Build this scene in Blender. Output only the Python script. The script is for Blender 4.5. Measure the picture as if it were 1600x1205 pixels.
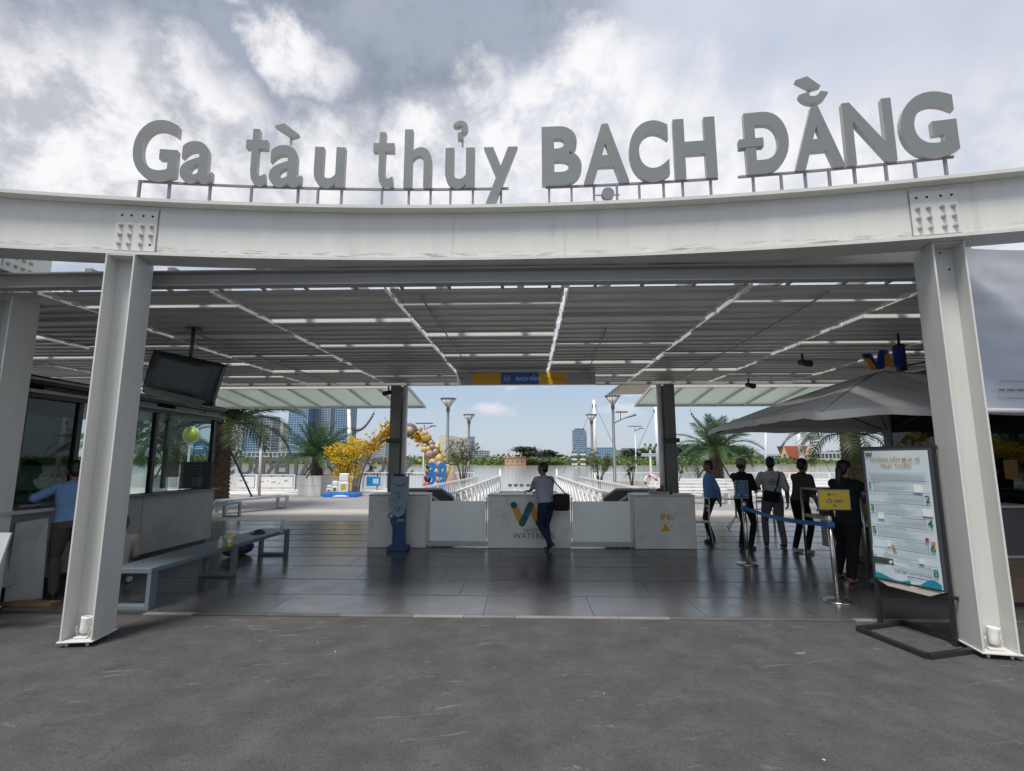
import bpy, bmesh, math, random
import numpy as np
from mathutils import Vector, Matrix, Quaternion
from mathutils.bvhtree import BVHTree
random.seed(7)
R = math.radians
scene = bpy.context.scene
for o in list(bpy.data.objects):
    bpy.data.objects.remove(o)
COL = scene.collection

# ------------------------------------------------------------------ camera
CAM_H, FPX, PITCH, YAW = 1.65, 800.0, math.atan((720 - 602.5) / 800.0), R(1.8)
cam = bpy.data.cameras.new('camera')
cam.sensor_width = 36.0
cam.lens = 18.0
cam.clip_start = 0.05
cam.clip_end = 9000
cam_o = bpy.data.objects.new('camera', cam)
cam_o.location = (0, 0, CAM_H)
cam_o.rotation_euler = (R(90) + PITCH, 0, YAW)
COL.objects.link(cam_o)
scene.camera = cam_o

def at(u, v, Y=None, Z=None, X=None):
    """a point of the place seen at pixel u,v of the 1600x1205 photograph, at a known depth Y, height Z or side X"""
    dx, dz = (u - 800) / FPX, -(v - 602.5) / FPX
    cp, sp, cy, sy = math.cos(PITCH), math.sin(PITCH), math.cos(YAW), math.sin(YAW)
    y, z = cp - dz * sp, sp + dz * cp
    r = Vector((dx * cy - y * sy, dx * sy + y * cy, z))
    t = Y / r.y if Y is not None else ((Z - CAM_H) / r.z if Z is not None else X / r.x)
    return Vector((0, 0, CAM_H)) + r * t

# ------------------------------------------------------------------ sky and sun
SUN_EL, SUN_AZ = R(63), R(208)      # azimuth clockwise from +Y: high, behind the camera's left shoulder
world = bpy.data.worlds.new('World')
scene.world = world
world.use_nodes = True
nt = world.node_tree
nt.nodes.clear()
def N(t, **kw):
    n = nt.nodes.new(t)
    for k, v in kw.items():
        setattr(n, k, v)
    return n
def LK(a, b):
    nt.links.new(a, b)
def vmath(op, a, b=None, out=0):
    n = N('ShaderNodeVectorMath', operation=op)
    for i, x in enumerate((a, b)):
        if x is None: continue
        if isinstance(x, (tuple, list, Vector)): n.inputs[i].default_value = tuple(x)
        elif isinstance(x, (int, float)): n.inputs['Scale'].default_value = x
        else: LK(x, n.inputs[i])
    return n.outputs[out]
def smath(op, a, b=None, clamp=False):
    n = N('ShaderNodeMath', operation=op, use_clamp=clamp)
    for i, x in enumerate((a, b)):
        if x is None: continue
        if isinstance(x, (int, float)): n.inputs[i].default_value = x
        else: LK(x, n.inputs[i])
    return n.outputs[0]
def remap(x, a, b, c=0.0, d=1.0):
    n = N('ShaderNodeMapRange', interpolation_type='SMOOTHSTEP')
    LK(x, n.inputs[0])
    for i, v in enumerate((a, b, c, d)): n.inputs[i + 1].default_value = v
    return n.outputs[0]
def mixc(f, a, b):
    n = N('ShaderNodeMix', data_type='RGBA')
    if isinstance(f, (int, float)): n.inputs[0].default_value = f
    else: LK(f, n.inputs[0])
    for i, x in ((6, a), (7, b)):
        if isinstance(x, (tuple, list)): n.inputs[i].default_value = (*x, 1)
        else: LK(x, n.inputs[i])
    return n.outputs[2]
tc = N('ShaderNodeTexCoord')
D = tc.outputs['Generated']
sep = N('ShaderNodeSeparateXYZ'); LK(D, sep.inputs[0])
dz = sep.outputs[2]
sky = N('ShaderNodeTexSky', sky_type='NISHITA', sun_disc=False)
sky.sun_elevation, sky.sun_rotation = SUN_EL, SUN_AZ
sky.air_density, sky.dust_density, sky.ozone_density = 1.0, 2.0, 1.2
skyc = vmath('SCALE', sky.outputs[0], 0.085)
def noise(vec, scale, detail, rough, dist=0.0):
    n = N('ShaderNodeTexNoise'); LK(vec, n.inputs['Vector'])
    n.inputs['Scale'].default_value = scale; n.inputs['Detail'].default_value = detail
    n.inputs['Roughness'].default_value = rough; n.inputs['Distortion'].default_value = dist
    return n
# cloud layers, laid out by direction: soft grey sheets, bright cumulus heads, a hazy blue band low down
warp = noise(D, 2.6, 3, 0.55)
wv = vmath('SCALE', vmath('SUBTRACT', warp.outputs['Color'], (0.5, 0.5, 0.5)), 0.30)
DS = vmath('NORMALIZE', vmath('ADD', D, wv))                        # broad, soft distortion
billow = noise(D, 11.0, 7, 0.62, 0.15)
bv = vmath('SCALE', vmath('SUBTRACT', billow.outputs['Color'], (0.5, 0.5, 0.5)), 0.15)
DB = vmath('NORMALIZE', vmath('ADD', DS, bv))                       # cauliflower edges for the cumulus
broad = noise(vmath('MULTIPLY', D, (1, 1, 1.8)), 3.0, 3, 0.5)
def skydir(u, v):
    return (at(u, v, Y=10) - Vector((0, 0, CAM_H))).normalized()
def blob(vec, u, v, rad, soft):
    dot = vmath('DOT_PRODUCT', vec, skydir(u, v), out=1)
    a = rad / 900.0
    return remap(dot, math.cos(a * (1 + soft)), math.cos(a * max(0, 1 - soft)), 0, 1)
def union(lst):
    acc = lst[0]
    for x in lst[1:]: acc = smath('MAXIMUM', acc, x)
    return acc
greys = union([blob(DS, 130, -10, 250, .5), blob(DS, 350, 120, 120, .8), blob(DS, 570, 120, 130, .6), blob(DS, 650, 10, 180, .6), blob(DS, 820, -20, 90, .9),
               blob(DS, 10, 110, 110, .8), blob(DS, -420, 60, 380, .5), blob(DS, 300, -350, 420, .5)])
heads = union([blob(DB, 940, 160, 85, .40), blob(DB, 890, 240, 120, .45), blob(DB, 1020, 260, 105, .5), blob(DB, 760, 150, 42, .7), blob(DB, 690, 255, 90, .6), blob(DB, 455, 85, 28, .95),
               blob(DB, 330, 235, 75, .7), blob(DB, 170, 245, 95, .7), blob(DB, 20, 270, 100, .7), blob(DB, 520, 265, 70, .7), blob(DB, 1180, 265, 75, .7), blob(DB, 1300, 240, 55, .8), blob(DB, 2100, 250, 160, .5)])
base_cloud = mixc(remap(broad.outputs[0], 0.36, 0.64), (0.47, 0.525, 0.645), (0.58, 0.62, 0.71))
c0 = mixc(smath('MULTIPLY', remap(dz, 0.44, 0.58, 1.0, 0.0), remap(billow.outputs[0], 0.34, 0.60, 0.25, 0.8)), base_cloud, (0.75, 0.755, 0.79))
c1 = mixc(smath('MULTIPLY', greys, remap(billow.outputs[0], 0.30, 0.62, 1.0, 0.62)), c0, (0.255, 0.29, 0.36))
c2 = mixc(smath('MULTIPLY', heads, remap(billow.outputs[0], 0.36, 0.60, 0.35, 1.0)), c1, (0.86, 0.85, 0.87))
puff = noise(vmath('MULTIPLY', D, (1, 1, 2.6)), 7.0, 4, 0.55)
haze_blue = mixc(remap(dz, 0.0, 0.16), (0.60, 0.67, 0.76), (0.46, 0.58, 0.74))
low = mixc(0.25, haze_blue, skyc)
low = mixc(smath('MULTIPLY', remap(puff.outputs[0], 0.54, 0.70), remap(dz, 0.06, 0.13)), low, (0.80, 0.77, 0.80))
cover = remap(smath('ADD', dz, smath('MULTIPLY', smath('SUBTRACT', broad.outputs[0], 0.5), 0.2)), 0.20, 0.36)
total = mixc(cover, low, c2)
bg = N('ShaderNodeBackground'); LK(total, bg.inputs[0]); bg.inputs[1].default_value = 0.85
world.cycles.sampling_method = 'MANUAL'; world.cycles.sample_map_resolution = 512
wo = N('ShaderNodeOutputWorld'); LK(bg.outputs[0], wo.inputs[0])

sun = bpy.data.lights.new('sun', 'SUN')
sun.energy, sun.angle, sun.color = 3.0, R(18), (1.0, 0.945, 0.865)
sun_o = bpy.data.objects.new('sun', sun)
COL.objects.link(sun_o)
sd = Vector((math.sin(SUN_AZ) * math.cos(SUN_EL), math.cos(SUN_AZ) * math.cos(SUN_EL), math.sin(SUN_EL)))
sun_o.rotation_euler = sd.to_track_quat('Z', 'Y').to_euler()
sun_o.location = sd * 60
scene.view_settings.view_transform = 'Standard'
scene.view_settings.look = 'None'
scene.view_settings.gamma = 1.0
scene.view_settings.exposure = 0.40
scene.view_settings.use_curve_mapping = False
scene.cycles.max_bounces = 7
scene.cycles.diffuse_bounces = 5
scene.cycles.transparent_max_bounces = 12
scene.cycles.use_denoising = True
# ------------------------------------------------------------------ materials
MATS = {}
def mat(name, col, rough=0.6, metal=0.0, var=0.12, scale=3.0, bump=0.0, bscale=40.0, rvar=0.0, dirt=None, dscale=2.0, stretch=(1, 1, 1),
        alpha=None, trans=0.0, objvar=0.0, spec=0.5, emit=None, coat=0.0):
    if name in MATS: return MATS[name]
    m = bpy.data.materials.new(name); m.use_nodes = True
    t = m.node_tree; b = t.nodes['Principled BSDF']
    lk = t.links.new
    geo = t.nodes.new('ShaderNodeNewGeometry')
    mp = t.nodes.new('ShaderNodeVectorMath'); mp.operation = 'MULTIPLY'; mp.inputs[1].default_value = stretch
    lk(geo.outputs['Position'], mp.inputs[0])
    def nz(s, d=6, r=0.6):
        n = t.nodes.new('ShaderNodeTexNoise'); lk(mp.outputs[0], n.inputs['Vector'])
        n.inputs['Scale'].default_value = s; n.inputs['Detail'].default_value = d; n.inputs['Roughness'].default_value = r
        return n.outputs[0]
    def mr(x, a, b_, c, d):
        n = t.nodes.new('ShaderNodeMapRange'); lk(x, n.inputs[0])
        for i, v in enumerate((a, b_, c, d)): n.inputs[i + 1].default_value = v
        return n.outputs[0]
    def mul(x, y):
        n = t.nodes.new('ShaderNodeMath'); n.operation = 'MULTIPLY'; lk(x, n.inputs[0]); lk(y, n.inputs[1]); return n.outputs[0]
    f = mr(nz(scale), 0.25, 0.75, 1 - var, 1 + var)
    if objvar:
        oi = t.nodes.new('ShaderNodeObjectInfo')
        f = mul(f, mr(oi.outputs['Random'], 0, 1, 1 - objvar, 1 + objvar))
    vm = t.nodes.new('ShaderNodeVectorMath'); vm.operation = 'SCALE'
    vm.inputs[0].default_value = col; lk(f, vm.inputs['Scale'])
    cout = vm.outputs[0]
    if dirt:
        mx = t.nodes.new('ShaderNodeMix'); mx.data_type = 'RGBA'
        lk(mr(nz(dscale, 8, 0.7), dirt[1], dirt[2], 0, dirt[3]), mx.inputs[0])
        lk(cout, mx.inputs[6]); mx.inputs[7].default_value = (*dirt[0], 1)
        cout = mx.outputs[2]
    lk(cout, b.inputs['Base Color'])
    b.inputs['Roughness'].default_value = rough
    if rvar: lk(mr(nz(scale * 2.3), 0.3, 0.7, max(0.02, rough - rvar), rough + rvar), b.inputs['Roughness'])
    b.inputs['Metallic'].default_value = metal
    b.inputs['Specular IOR Level'].default_value = spec
    if coat: b.inputs['Coat Weight'].default_value = coat
    if trans:
        b.inputs['Transmission Weight'].default_value = trans
    if alpha is not None: b.inputs['Alpha'].default_value = alpha
    if emit: b.inputs['Emission Color'].default_value = (*emit[0], 1); b.inputs['Emission Strength'].default_value = emit[1]
    if bump:
        bp = t.nodes.new('ShaderNodeBump'); bp.inputs['Strength'].default_value = bump; bp.inputs['Distance'].default_value = 0.01
        lk(nz(bscale, 5), bp.inputs['Height']); lk(bp.outputs[0], b.inputs['Normal'])
    MATS[name] = m
    return m

def leafmat(name, c1, c2, tr=0.35):
    if name in MATS: return MATS[name]
    m = bpy.data.materials.new(name); m.use_nodes = True
    t = m.node_tree; t.nodes.clear(); lk = t.links.new
    geo = t.nodes.new('ShaderNodeNewGeometry')
    mx = t.nodes.new('ShaderNodeMix'); mx.data_type = 'RGBA'
    lk(geo.outputs['Random Per Island'], mx.inputs[0]); mx.inputs[6].default_value = (*c1, 1); mx.inputs[7].default_value = (*c2, 1)
    p = t.nodes.new('ShaderNodeBsdfPrincipled'); p.inputs['Roughness'].default_value = 0.5
    lk(mx.outputs[2], p.inputs['Base Color'])
    tr_ = t.nodes.new('ShaderNodeBsdfTranslucent'); lk(mx.outputs[2], tr_.inputs[0])
    ms = t.nodes.new('ShaderNodeMixShader'); ms.inputs[0].default_value = tr
    lk(p.outputs[0], ms.inputs[1]); lk(tr_.outputs[0], ms.inputs[2])
    o = t.nodes.new('ShaderNodeOutputMaterial'); lk(ms.outputs[0], o.inputs[0])
    MATS[name] = m
    return m

def glassmat(name, tint, rough, refl_mix=0.0, ior=1.45):
    """thin pane: see-through tinted glass with a reflection, or frosted when rough"""
    if name in MATS: return MATS[name]
    m = bpy.data.materials.new(name); m.use_nodes = True
    t = m.node_tree; t.nodes.clear(); lk = t.links.new
    o = t.nodes.new('ShaderNodeOutputMaterial')
    ms = t.nodes.new('ShaderNodeMixShader')
    gl = t.nodes.new('ShaderNodeBsdfGlossy'); gl.inputs['Roughness'].default_value = max(0.02, rough); gl.inputs[0].default_value = (.9, .95, .93, 1)
    fr = t.nodes.new('ShaderNodeFresnel'); gg = t.nodes.new('ShaderNodeNewGeometry'); mi_ = t.nodes.new('ShaderNodeMapRange')
    lk(gg.outputs['Backfacing'], mi_.inputs[0]); mi_.inputs[3].default_value = ior; mi_.inputs[4].default_value = 1 / ior; lk(mi_.outputs[0], fr.inputs[0])
    if rough > 0.2:
        tb = t.nodes.new('ShaderNodeBsdfTranslucent'); tb.inputs[0].default_value = (*tint, 1)
        df = t.nodes.new('ShaderNodeBsdfDiffuse'); df.inputs[0].default_value = (*tint, 1)
        m2 = t.nodes.new('ShaderNodeMixShader'); m2.inputs[0].default_value = 0.45
        lk(tb.outputs[0], m2.inputs[1]); lk(df.outputs[0], m2.inputs[2])
        base = m2.outputs[0]
        if refl_mix:
            tp = t.nodes.new('ShaderNodeBsdfTransparent'); tp.inputs[0].default_value = (*tint, 1)
            m3 = t.nodes.new('ShaderNodeMixShader'); m3.inputs[0].default_value = refl_mix
            lk(base, m3.inputs[1]); lk(tp.outputs[0], m3.inputs[2]); base = m3.outputs[0]
    else:
        tp = t.nodes.new('ShaderNodeBsdfTransparent'); tp.inputs[0].default_value = (*tint, 1)
        base = tp.outputs[0]
    lk(fr.outputs[0], ms.inputs[0]); lk(base, ms.inputs[1]); lk(gl.outputs[0], ms.inputs[2])
    lk(ms.outputs[0], o.inputs[0])
    MATS[name] = m
    return m

WHITE = mat('white_paint', (.585, .585, .56), .45, var=.07, scale=2.2, dirt=((.36, .335, .295), .58, .82, .5), dscale=3.4, stretch=(1.6, 1.6, .35), bump=.08)
LETTER = mat('letter_paint', (.175, .195, .195), .4, var=.05, scale=2.5, dirt=((.22, .22, .21), .60, .85, .4), dscale=5)
LETSIDE = mat('letter_return', (.46, .44, .425), .5, var=.08, scale=4, dirt=((.35, .31, .28), .58, .85, .5), dscale=6)
POST = mat('sign_post_steel', (.20, .19, .21), .5, var=.1)
ROOFM = mat('roof_sheet', (.58, .575, .56), .45, metal=.1, var=.16, scale=1.3, stretch=(.35, 2.5, 1), rvar=.1, dirt=((.32, .31, .29), .5, .8, .6), dscale=2)
CHANM = mat('channel_paint', (.34, .335, .325), .5, var=.1, dirt=((.2, .19, .18), .5, .8, .5))
LIPM = mat('lip_paint', (.78, .78, .75), .5, var=.06, dirt=((.5, .47, .4), .6, .85, .5))
DARKST = mat('dark_steel', (.055, .058, .062), .4, var=.15)
BLACK = mat('black_paint', (.022, .022, .024), .45, var=.2, dirt=((.12, .12, .12), .66, .8, .5), dscale=9)
GREYCOL = mat('grey_column_paint', (.22, .22, .205), .55, var=.1, dirt=((.14, .13, .11), .5, .8, .5))
STEEL = mat('brushed_steel', (.62, .60, .56), .28, metal=.95, var=.08)
STONE = mat('counter_marble', (.68, .67, .65), .42, var=.10, scale=4, dirt=((.33, .32, .31), .56, .74, .7), dscale=5, rvar=.1)
STONEG = mat('booth_granite', (.42, .425, .42), .4, var=.13, scale=1.8, dirt=((.17, .17, .175), .5, .8, .6), dscale=1.2, rvar=.1)
GRAN = mat('floor_granite', (.075, .077, .081), .22, var=.16, scale=1.1, rvar=.055, objvar=.14, spec=.62, dirt=((.14, .14, .14), .62, .86, .35), dscale=2.4, bump=.04, bscale=6)
DRAIN = mat('drain_strip', (.16, .165, .17), .25, metal=.5, var=.2, scale=2)
PAVE = None
BEIGE = mat('beige_paving', (.42, .385, .35), .7, var=.12, scale=1.5, objvar=.06)
GREYP = mat('grey_paving', (.26, .26, .265), .75, var=.14, scale=.9)
KERB = mat('pale_kerb', (.62, .61, .59), .7, var=.1)
WATER = mat('river_water', (.34, .32, .29), .12, var=.06, scale=.02, bump=.12, bscale=.5, spec=.7)
BANK = mat('bank_soil', (.10, .12, .05), .9, var=.3, scale=.05)

def paving_mat():
    m = mat('plaza_stone', (.070, .068, .070), .66, var=.30, scale=2.6, bump=.7, bscale=45, rvar=.08, dirt=((.105, .101, .099), .50, .74, .75), dscale=3.2)
    t = m.node_tree; lk = t.links.new
    b = t.nodes['Principled BSDF']
    src = b.inputs['Base Color'].links[0].from_socket
    geo = t.nodes.new('ShaderNodeNewGeometry')
    rot = t.nodes.new('ShaderNodeVectorRotate'); rot.inputs['Angle'].default_value = R(-12); lk(geo.outputs['Position'], rot.inputs['Vector'])
    rot.rotation_type = 'Z_AXIS'
    mp = t.nodes.new('ShaderNodeVectorMath'); mp.operation = 'MULTIPLY'; mp.inputs[1].default_value = (.9, 5.0, 1); lk(rot.outputs[0], mp.inputs[0])
    n1 = t.nodes.new('ShaderNodeTexNoise'); n1.inputs['Scale'].default_value = 2.3; n1.inputs['Detail'].default_value = 9; n1.inputs['Roughness'].default_value = .68
    n1.inputs['Distortion'].default_value = .8
    lk(mp.outputs[0], n1.inputs['Vector'])
    r1 = t.nodes.new('ShaderNodeMapRange'); lk(n1.outputs[0], r1.inputs[0])
    for i, v in enumerate((.605, .675, 0, .85)): r1.inputs[i + 1].default_value = v
    n2 = t.nodes.new('ShaderNodeTexNoise'); n2.inputs['Scale'].default_value = .45; n2.inputs['Detail'].default_value = 3; lk(geo.outputs['Position'], n2.inputs['Vector'])
    r2 = t.nodes.new('ShaderNodeMapRange'); lk(n2.outputs[0], r2.inputs[0])
    for i, v in enumerate((.40, .62, .15, 1)): r2.inputs[i + 1].default_value = v
    mu = t.nodes.new('ShaderNodeMath'); mu.operation = 'MULTIPLY'; lk(r1.outputs[0], mu.inputs[0]); lk(r2.outputs[0], mu.inputs[1])
    mx = t.nodes.new('ShaderNodeMix'); mx.data_type = 'RGBA'; lk(mu.outputs[0], mx.inputs[0]); lk(src, mx.inputs[6]); mx.inputs[7].default_value = (.27, .265, .26, 1)
    # small dark pits
    n3 = t.nodes.new('ShaderNodeTexNoise'); n3.inputs['Scale'].default_value = 22; n3.inputs['Detail'].default_value = 4; lk(geo.outputs['Position'], n3.inputs['Vector'])
    r3 = t.nodes.new('ShaderNodeMapRange'); lk(n3.outputs[0], r3.inputs[0])
    for i, v in enumerate((.58, .70, 0, .6)): r3.inputs[i + 1].default_value = v
    mx2 = t.nodes.new('ShaderNodeMix'); mx2.data_type = 'RGBA'; lk(r3.outputs[0], mx2.inputs[0]); lk(mx.outputs[2], mx2.inputs[6]); mx2.inputs[7].default_value = (.04, .038, .039, 1)
    n6 = t.nodes.new('ShaderNodeTexNoise'); n6.inputs['Scale'].default_value = 75; n6.inputs['Detail'].default_value = 3; n6.inputs['Roughness'].default_value = .8; lk(geo.outputs['Position'], n6.inputs['Vector'])
    r6 = t.nodes.new('ShaderNodeMapRange'); lk(n6.outputs[0], r6.inputs[0])
    for i, v in enumerate((.3, .7, .62, 1.38)): r6.inputs[i + 1].default_value = v
    sc6 = t.nodes.new('ShaderNodeVectorMath'); sc6.operation = 'SCALE'; lk(mx2.outputs[2], sc6.inputs[0]); lk(r6.outputs[0], sc6.inputs['Scale'])
    lk(sc6.outputs[0], b.inputs['Base Color'])
    return m
PAVE = paving_mat()

def web_paint():
    m = WHITE.copy(); m.name = 'worn_web_paint'; t = m.node_tree; lk = t.links.new; b = t.nodes['Principled BSDF']; src = b.inputs['Base Color'].links[0].from_socket
    geo = t.nodes.new('ShaderNodeNewGeometry'); sp = t.nodes.new('ShaderNodeSeparateXYZ'); lk(geo.outputs['Position'], sp.inputs[0])
    mp = t.nodes.new('ShaderNodeVectorMath'); mp.operation = 'MULTIPLY'; mp.inputs[1].default_value = (2.2, 2.2, 26); lk(geo.outputs['Position'], mp.inputs[0])
    n = t.nodes.new('ShaderNodeTexNoise'); n.inputs['Scale'].default_value = 1.6; n.inputs['Detail'].default_value = 8; n.inputs['Roughness'].default_value = .7; lk(mp.outputs[0], n.inputs['Vector'])
    def mr(x, *a):
        r = t.nodes.new('ShaderNodeMapRange'); r.interpolation_type = 'SMOOTHSTEP'; lk(x, r.inputs[0])
        for i, v in enumerate(a): r.inputs[i + 1].default_value = v
        return r.outputs[0]
    def mul(x, y):
        q = t.nodes.new('ShaderNodeMath'); q.operation = 'MULTIPLY'; lk(x, q.inputs[0]); lk(y, q.inputs[1]); return q.outputs[0]
    band = mul(mr(sp.outputs[2], 3.74, 3.775, 0, 1), mr(sp.outputs[2], 3.80, 3.86, 1, 0))
    k = mul(mr(n.outputs[0], .50, .62, 0, .75), band)
    mx = t.nodes.new('ShaderNodeMix'); mx.data_type = 'RGBA'; lk(k, mx.inputs[0]); lk(src, mx.inputs[6]); mx.inputs[7].default_value = (.20, .17, .135, 1)
    m4 = t.nodes.new('ShaderNodeVectorMath'); m4.operation = 'MULTIPLY'; m4.inputs[1].default_value = (11, 11, .55); lk(geo.outputs['Position'], m4.inputs[0])
    n4 = t.nodes.new('ShaderNodeTexNoise'); n4.inputs['Scale'].default_value = 1.0; n4.inputs['Detail'].default_value = 5; lk(m4.outputs[0], n4.inputs['Vector'])
    n5 = t.nodes.new('ShaderNodeTexNoise'); n5.inputs['Scale'].default_value = .9; n5.inputs['Detail'].default_value = 2; lk(geo.outputs['Position'], n5.inputs['Vector'])
    k2 = mul(mr(n4.outputs[0], .58, .76, 0, .32), mr(n5.outputs[0], .42, .62, 0, 1))
    mx2 = t.nodes.new('ShaderNodeMix'); mx2.data_type = 'RGBA'; lk(k2, mx2.inputs[0]); lk(mx.outputs[2], mx2.inputs[6]); mx2.inputs[7].default_value = (.27, .24, .195, 1)
    lk(mx2.outputs[2], b.inputs['Base Color'])
    return m
WEBP = web_paint()

# ------------------------------------------------------------------ mesh building helpers
FONTCACHE = {}
def text_geo(s, bold=0.0):
    key = (s, bold)
    if key in FONTCACHE: return FONTCACHE[key]
    c = bpy.data.curves.new('tmp_text', 'FONT')
    c.body = s; c.size = 1.0; c.offset = bold; c.resolution_u = 4; c.fill_mode = 'FRONT'
    o = bpy.data.objects.new('tmp_text', c)
    COL.objects.link(o)
    dg = bpy.context.evaluated_depsgraph_get()
    me = bpy.data.meshes.new_from_object(o.evaluated_get(dg))
    vs = [v.co.copy() for v in me.vertices]; fs = [tuple(p.vertices) for p in me.polygons]
    bpy.data.objects.remove(o); bpy.data.curves.remove(c); bpy.data.meshes.remove(me)
    FONTCACHE[key] = (vs, fs)
    return vs, fs

class MB:
    def __init__(s):
        s.v, s.f, s.m, s.sm = [], [], [], []
    def add(s, vs, fs, mi=0, smooth=False, M=None):
        n = len(s.v)
        s.v += [tuple(M @ Vector(p)) if M is not None else tuple(p) for p in vs]
        for f in fs:
            s.f.append(tuple(n + i for i in f)); s.m.append(mi); s.sm.append(smooth)
        return s
    def box(s, c, d, mi=0, M=None, rz=0.0, bev=0.0):
        x, y, z = d[0] / 2, d[1] / 2, d[2] / 2
        T = Matrix.Translation(c) @ Matrix.Rotation(rz, 4, 'Z')
        if M is not None: T = M @ T
        if not bev:
            vs = [(i * x, j * y, k * z) for i in (-1, 1) for j in (-1, 1) for k in (-1, 1)]
            fs = [(0, 1, 3, 2), (4, 6, 7, 5), (0, 4, 5, 1), (2, 3, 7, 6), (0, 2, 6, 4), (1, 5, 7, 3)]
        else:
            b = min(bev, x * .9, y * .9, z * .9)
            vs = []
            for i in (-1, 1):
                for j in (-1, 1):
                    for k in (-1, 1):
                        vs += [(i * x, j * (y - b), k * (z - b)), (i * (x - b), j * y, k * (z - b)), (i * (x - b), j * (y - b), k * z)]
            I = lambda i, j, k, a: ((i > 0) * 4 + (j > 0) * 2 + (k > 0)) * 3 + a
            fs = []
            for i in (-1, 1):
                q = [I(i, -1, -1, 0), I(i, 1, -1, 0), I(i, 1, 1, 0), I(i, -1, 1, 0)]; fs.append(q if i > 0 else q[::-1])
                q = [I(-1, i, -1, 1), I(-1, i, 1, 1), I(1, i, 1, 1), I(1, i, -1, 1)]; fs.append(q if i > 0 else q[::-1])
                q = [I(-1, -1, i, 2), I(1, -1, i, 2), I(1, 1, i, 2), I(-1, 1, i, 2)]; fs.append(q if i > 0 else q[::-1])
            for j in (-1, 1):
                for k in (-1, 1):
                    fs.append((I(-1, j, k, 1), I(1, j, k, 1), I(1, j, k, 2), I(-1, j, k, 2)))
                    fs.append((I(j, -1, k, 0), I(j, 1, k, 0), I(j, 1, k, 2), I(j, -1, k, 2)))
                    fs.append((I(j, k, -1, 0), I(j, k, 1, 0), I(j, k, 1, 1), I(j, k, -1, 1)))
            for i in (-1, 1):
                for j in (-1, 1):
                    for k in (-1, 1):
                        fs.append((I(i, j, k, 0), I(i, j, k, 1), I(i, j, k, 2)))
        return s.add(vs, fs, mi, False, T)
    def bar(s, a, b, w, h=None, mi=0):
        a, b = Vector(a), Vector(b); h = h or w
        d = b - a; L = d.length
        if L < 1e-6: return s
        q = d.to_track_quat('Y', 'Z').to_matrix().to_4x4()
        return s.box((0, 0, 0), (w, L, h), mi, Matrix.Translation((a + b) / 2) @ q)
    def tube(s, pts, r, n=8, mi=0, caps=True, smooth=True):
        pts = [Vector(p) for p in pts]; rs = r if isinstance(r, (list, tuple)) else [r] * len(pts)
        vs, fs = [], []; up = Vector((0, 0, 1)); prev = None
        for i, p in enumerate(pts):
            d = (pts[min(i + 1, len(pts) - 1)] - pts[max(i - 1, 0)]).normalized()
            if prev is None:
                x = d.cross(up) if abs(d.dot(up)) < .95 else d.cross(Vector((1, 0, 0)))
            else:
                x = prev - d * prev.dot(d)
            x.normalize(); y = d.cross(x); prev = x
            for k in range(n):
                a = 2 * math.pi * k / n
                vs.append(p + (x * math.cos(a) + y * math.sin(a)) * rs[i])
        for i in range(len(pts) - 1):
            for k in range(n):
                fs.append((i * n + k, i * n + (k + 1) % n, (i + 1) * n + (k + 1) % n, (i + 1) * n + k))
        s.add(vs, fs, mi, smooth)
        if caps:
            m = len(s.v) - len(vs)
            s.f.append(tuple(m + k for k in range(n))[::-1]); s.m.append(mi); s.sm.append(False)
            s.f.append(tuple(m + (len(pts) - 1) * n + k for k in range(n))); s.m.append(mi); s.sm.append(False)
        return s
    def lathe(s, prof, n=16, mi=0, M=None, smooth=True):
        vs, fs = [], []
        for (r, z) in prof:
            for k in range(n):
                a = 2 * math.pi * k / n
                vs.append((r * math.cos(a), r * math.sin(a), z))
        for i in range(len(prof) - 1):
            for k in range(n):
                fs.append((i * n + k, i * n + (k + 1) % n, (i + 1) * n + (k + 1) % n, (i + 1) * n + k))
        fs.append(tuple(range(n))[::-1]); fs.append(tuple((len(prof) - 1) * n + k for k in range(n)))
        return s.add(vs, fs, mi, smooth, M)
    def prism(s, poly, M, depth, mi=0, mi_side=None):
        """poly in local xy, extruded along local +z by depth"""
        n = len(poly)
        vs = [(p[0], p[1], 0) for p in poly] + [(p[0], p[1], depth) for p in poly]
        s.add(vs, [tuple(range(n))[::-1], tuple(range(n, 2 * n))], mi, False, M)
        s.add(vs, [(i, (i + 1) % n, n + (i + 1) % n, n + i) for i in range(n)], mi if mi_side is None else mi_side, False, M)
        return s
    def sphere(s, c, r, n=10, mi=0, sc=(1, 1, 1), M=None):
        vs, fs = [], []
        h = n // 2 + 1
        for i in range(h + 1):
            t = math.pi * i / h
            for k in range(n):
                a = 2 * math.pi * k / n
                vs.append((c[0] + r * sc[0] * math.sin(t) * math.cos(a), c[1] + r * sc[1] * math.sin(t) * math.sin(a), c[2] + r * sc[2] * math.cos(t)))
        for i in range(h):
            for k in range(n):
                a, b, c_, d = i * n + k, i * n + (k + 1) % n, (i + 1) * n + (k + 1) % n, (i + 1) * n + k
                if i == 0: fs.append((a, d, c_))
                elif i == h - 1: fs.append((a, d, b))
                else: fs.append((a, d, c_, b))
        return s.add(vs, fs, mi, True, M)
    def text(s, txt, M, size=None, width=None, height=None, bold=0.0, mi=0, align='c'):
        vs, fs = text_geo(txt, bold)
        if not vs: return s
        x0, x1 = min(v.x for v in vs), max(v.x for v in vs); y0, y1 = min(v.y for v in vs), max(v.y for v in vs)
        sx = sy = size if size else 1
        if height: sy = height / (y1 - y0); sx = sy
        if width: sx = width / (x1 - x0); sy = sy if height else sx
        ox = {'c': -(x0 + x1) / 2, 'l': -x0, 'r': -x1}[align]
        return s.add([((v.x + ox) * sx, (v.y - (y0 + y1) / 2) * sy, 0) for v in vs], fs, mi, False, M)
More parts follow.
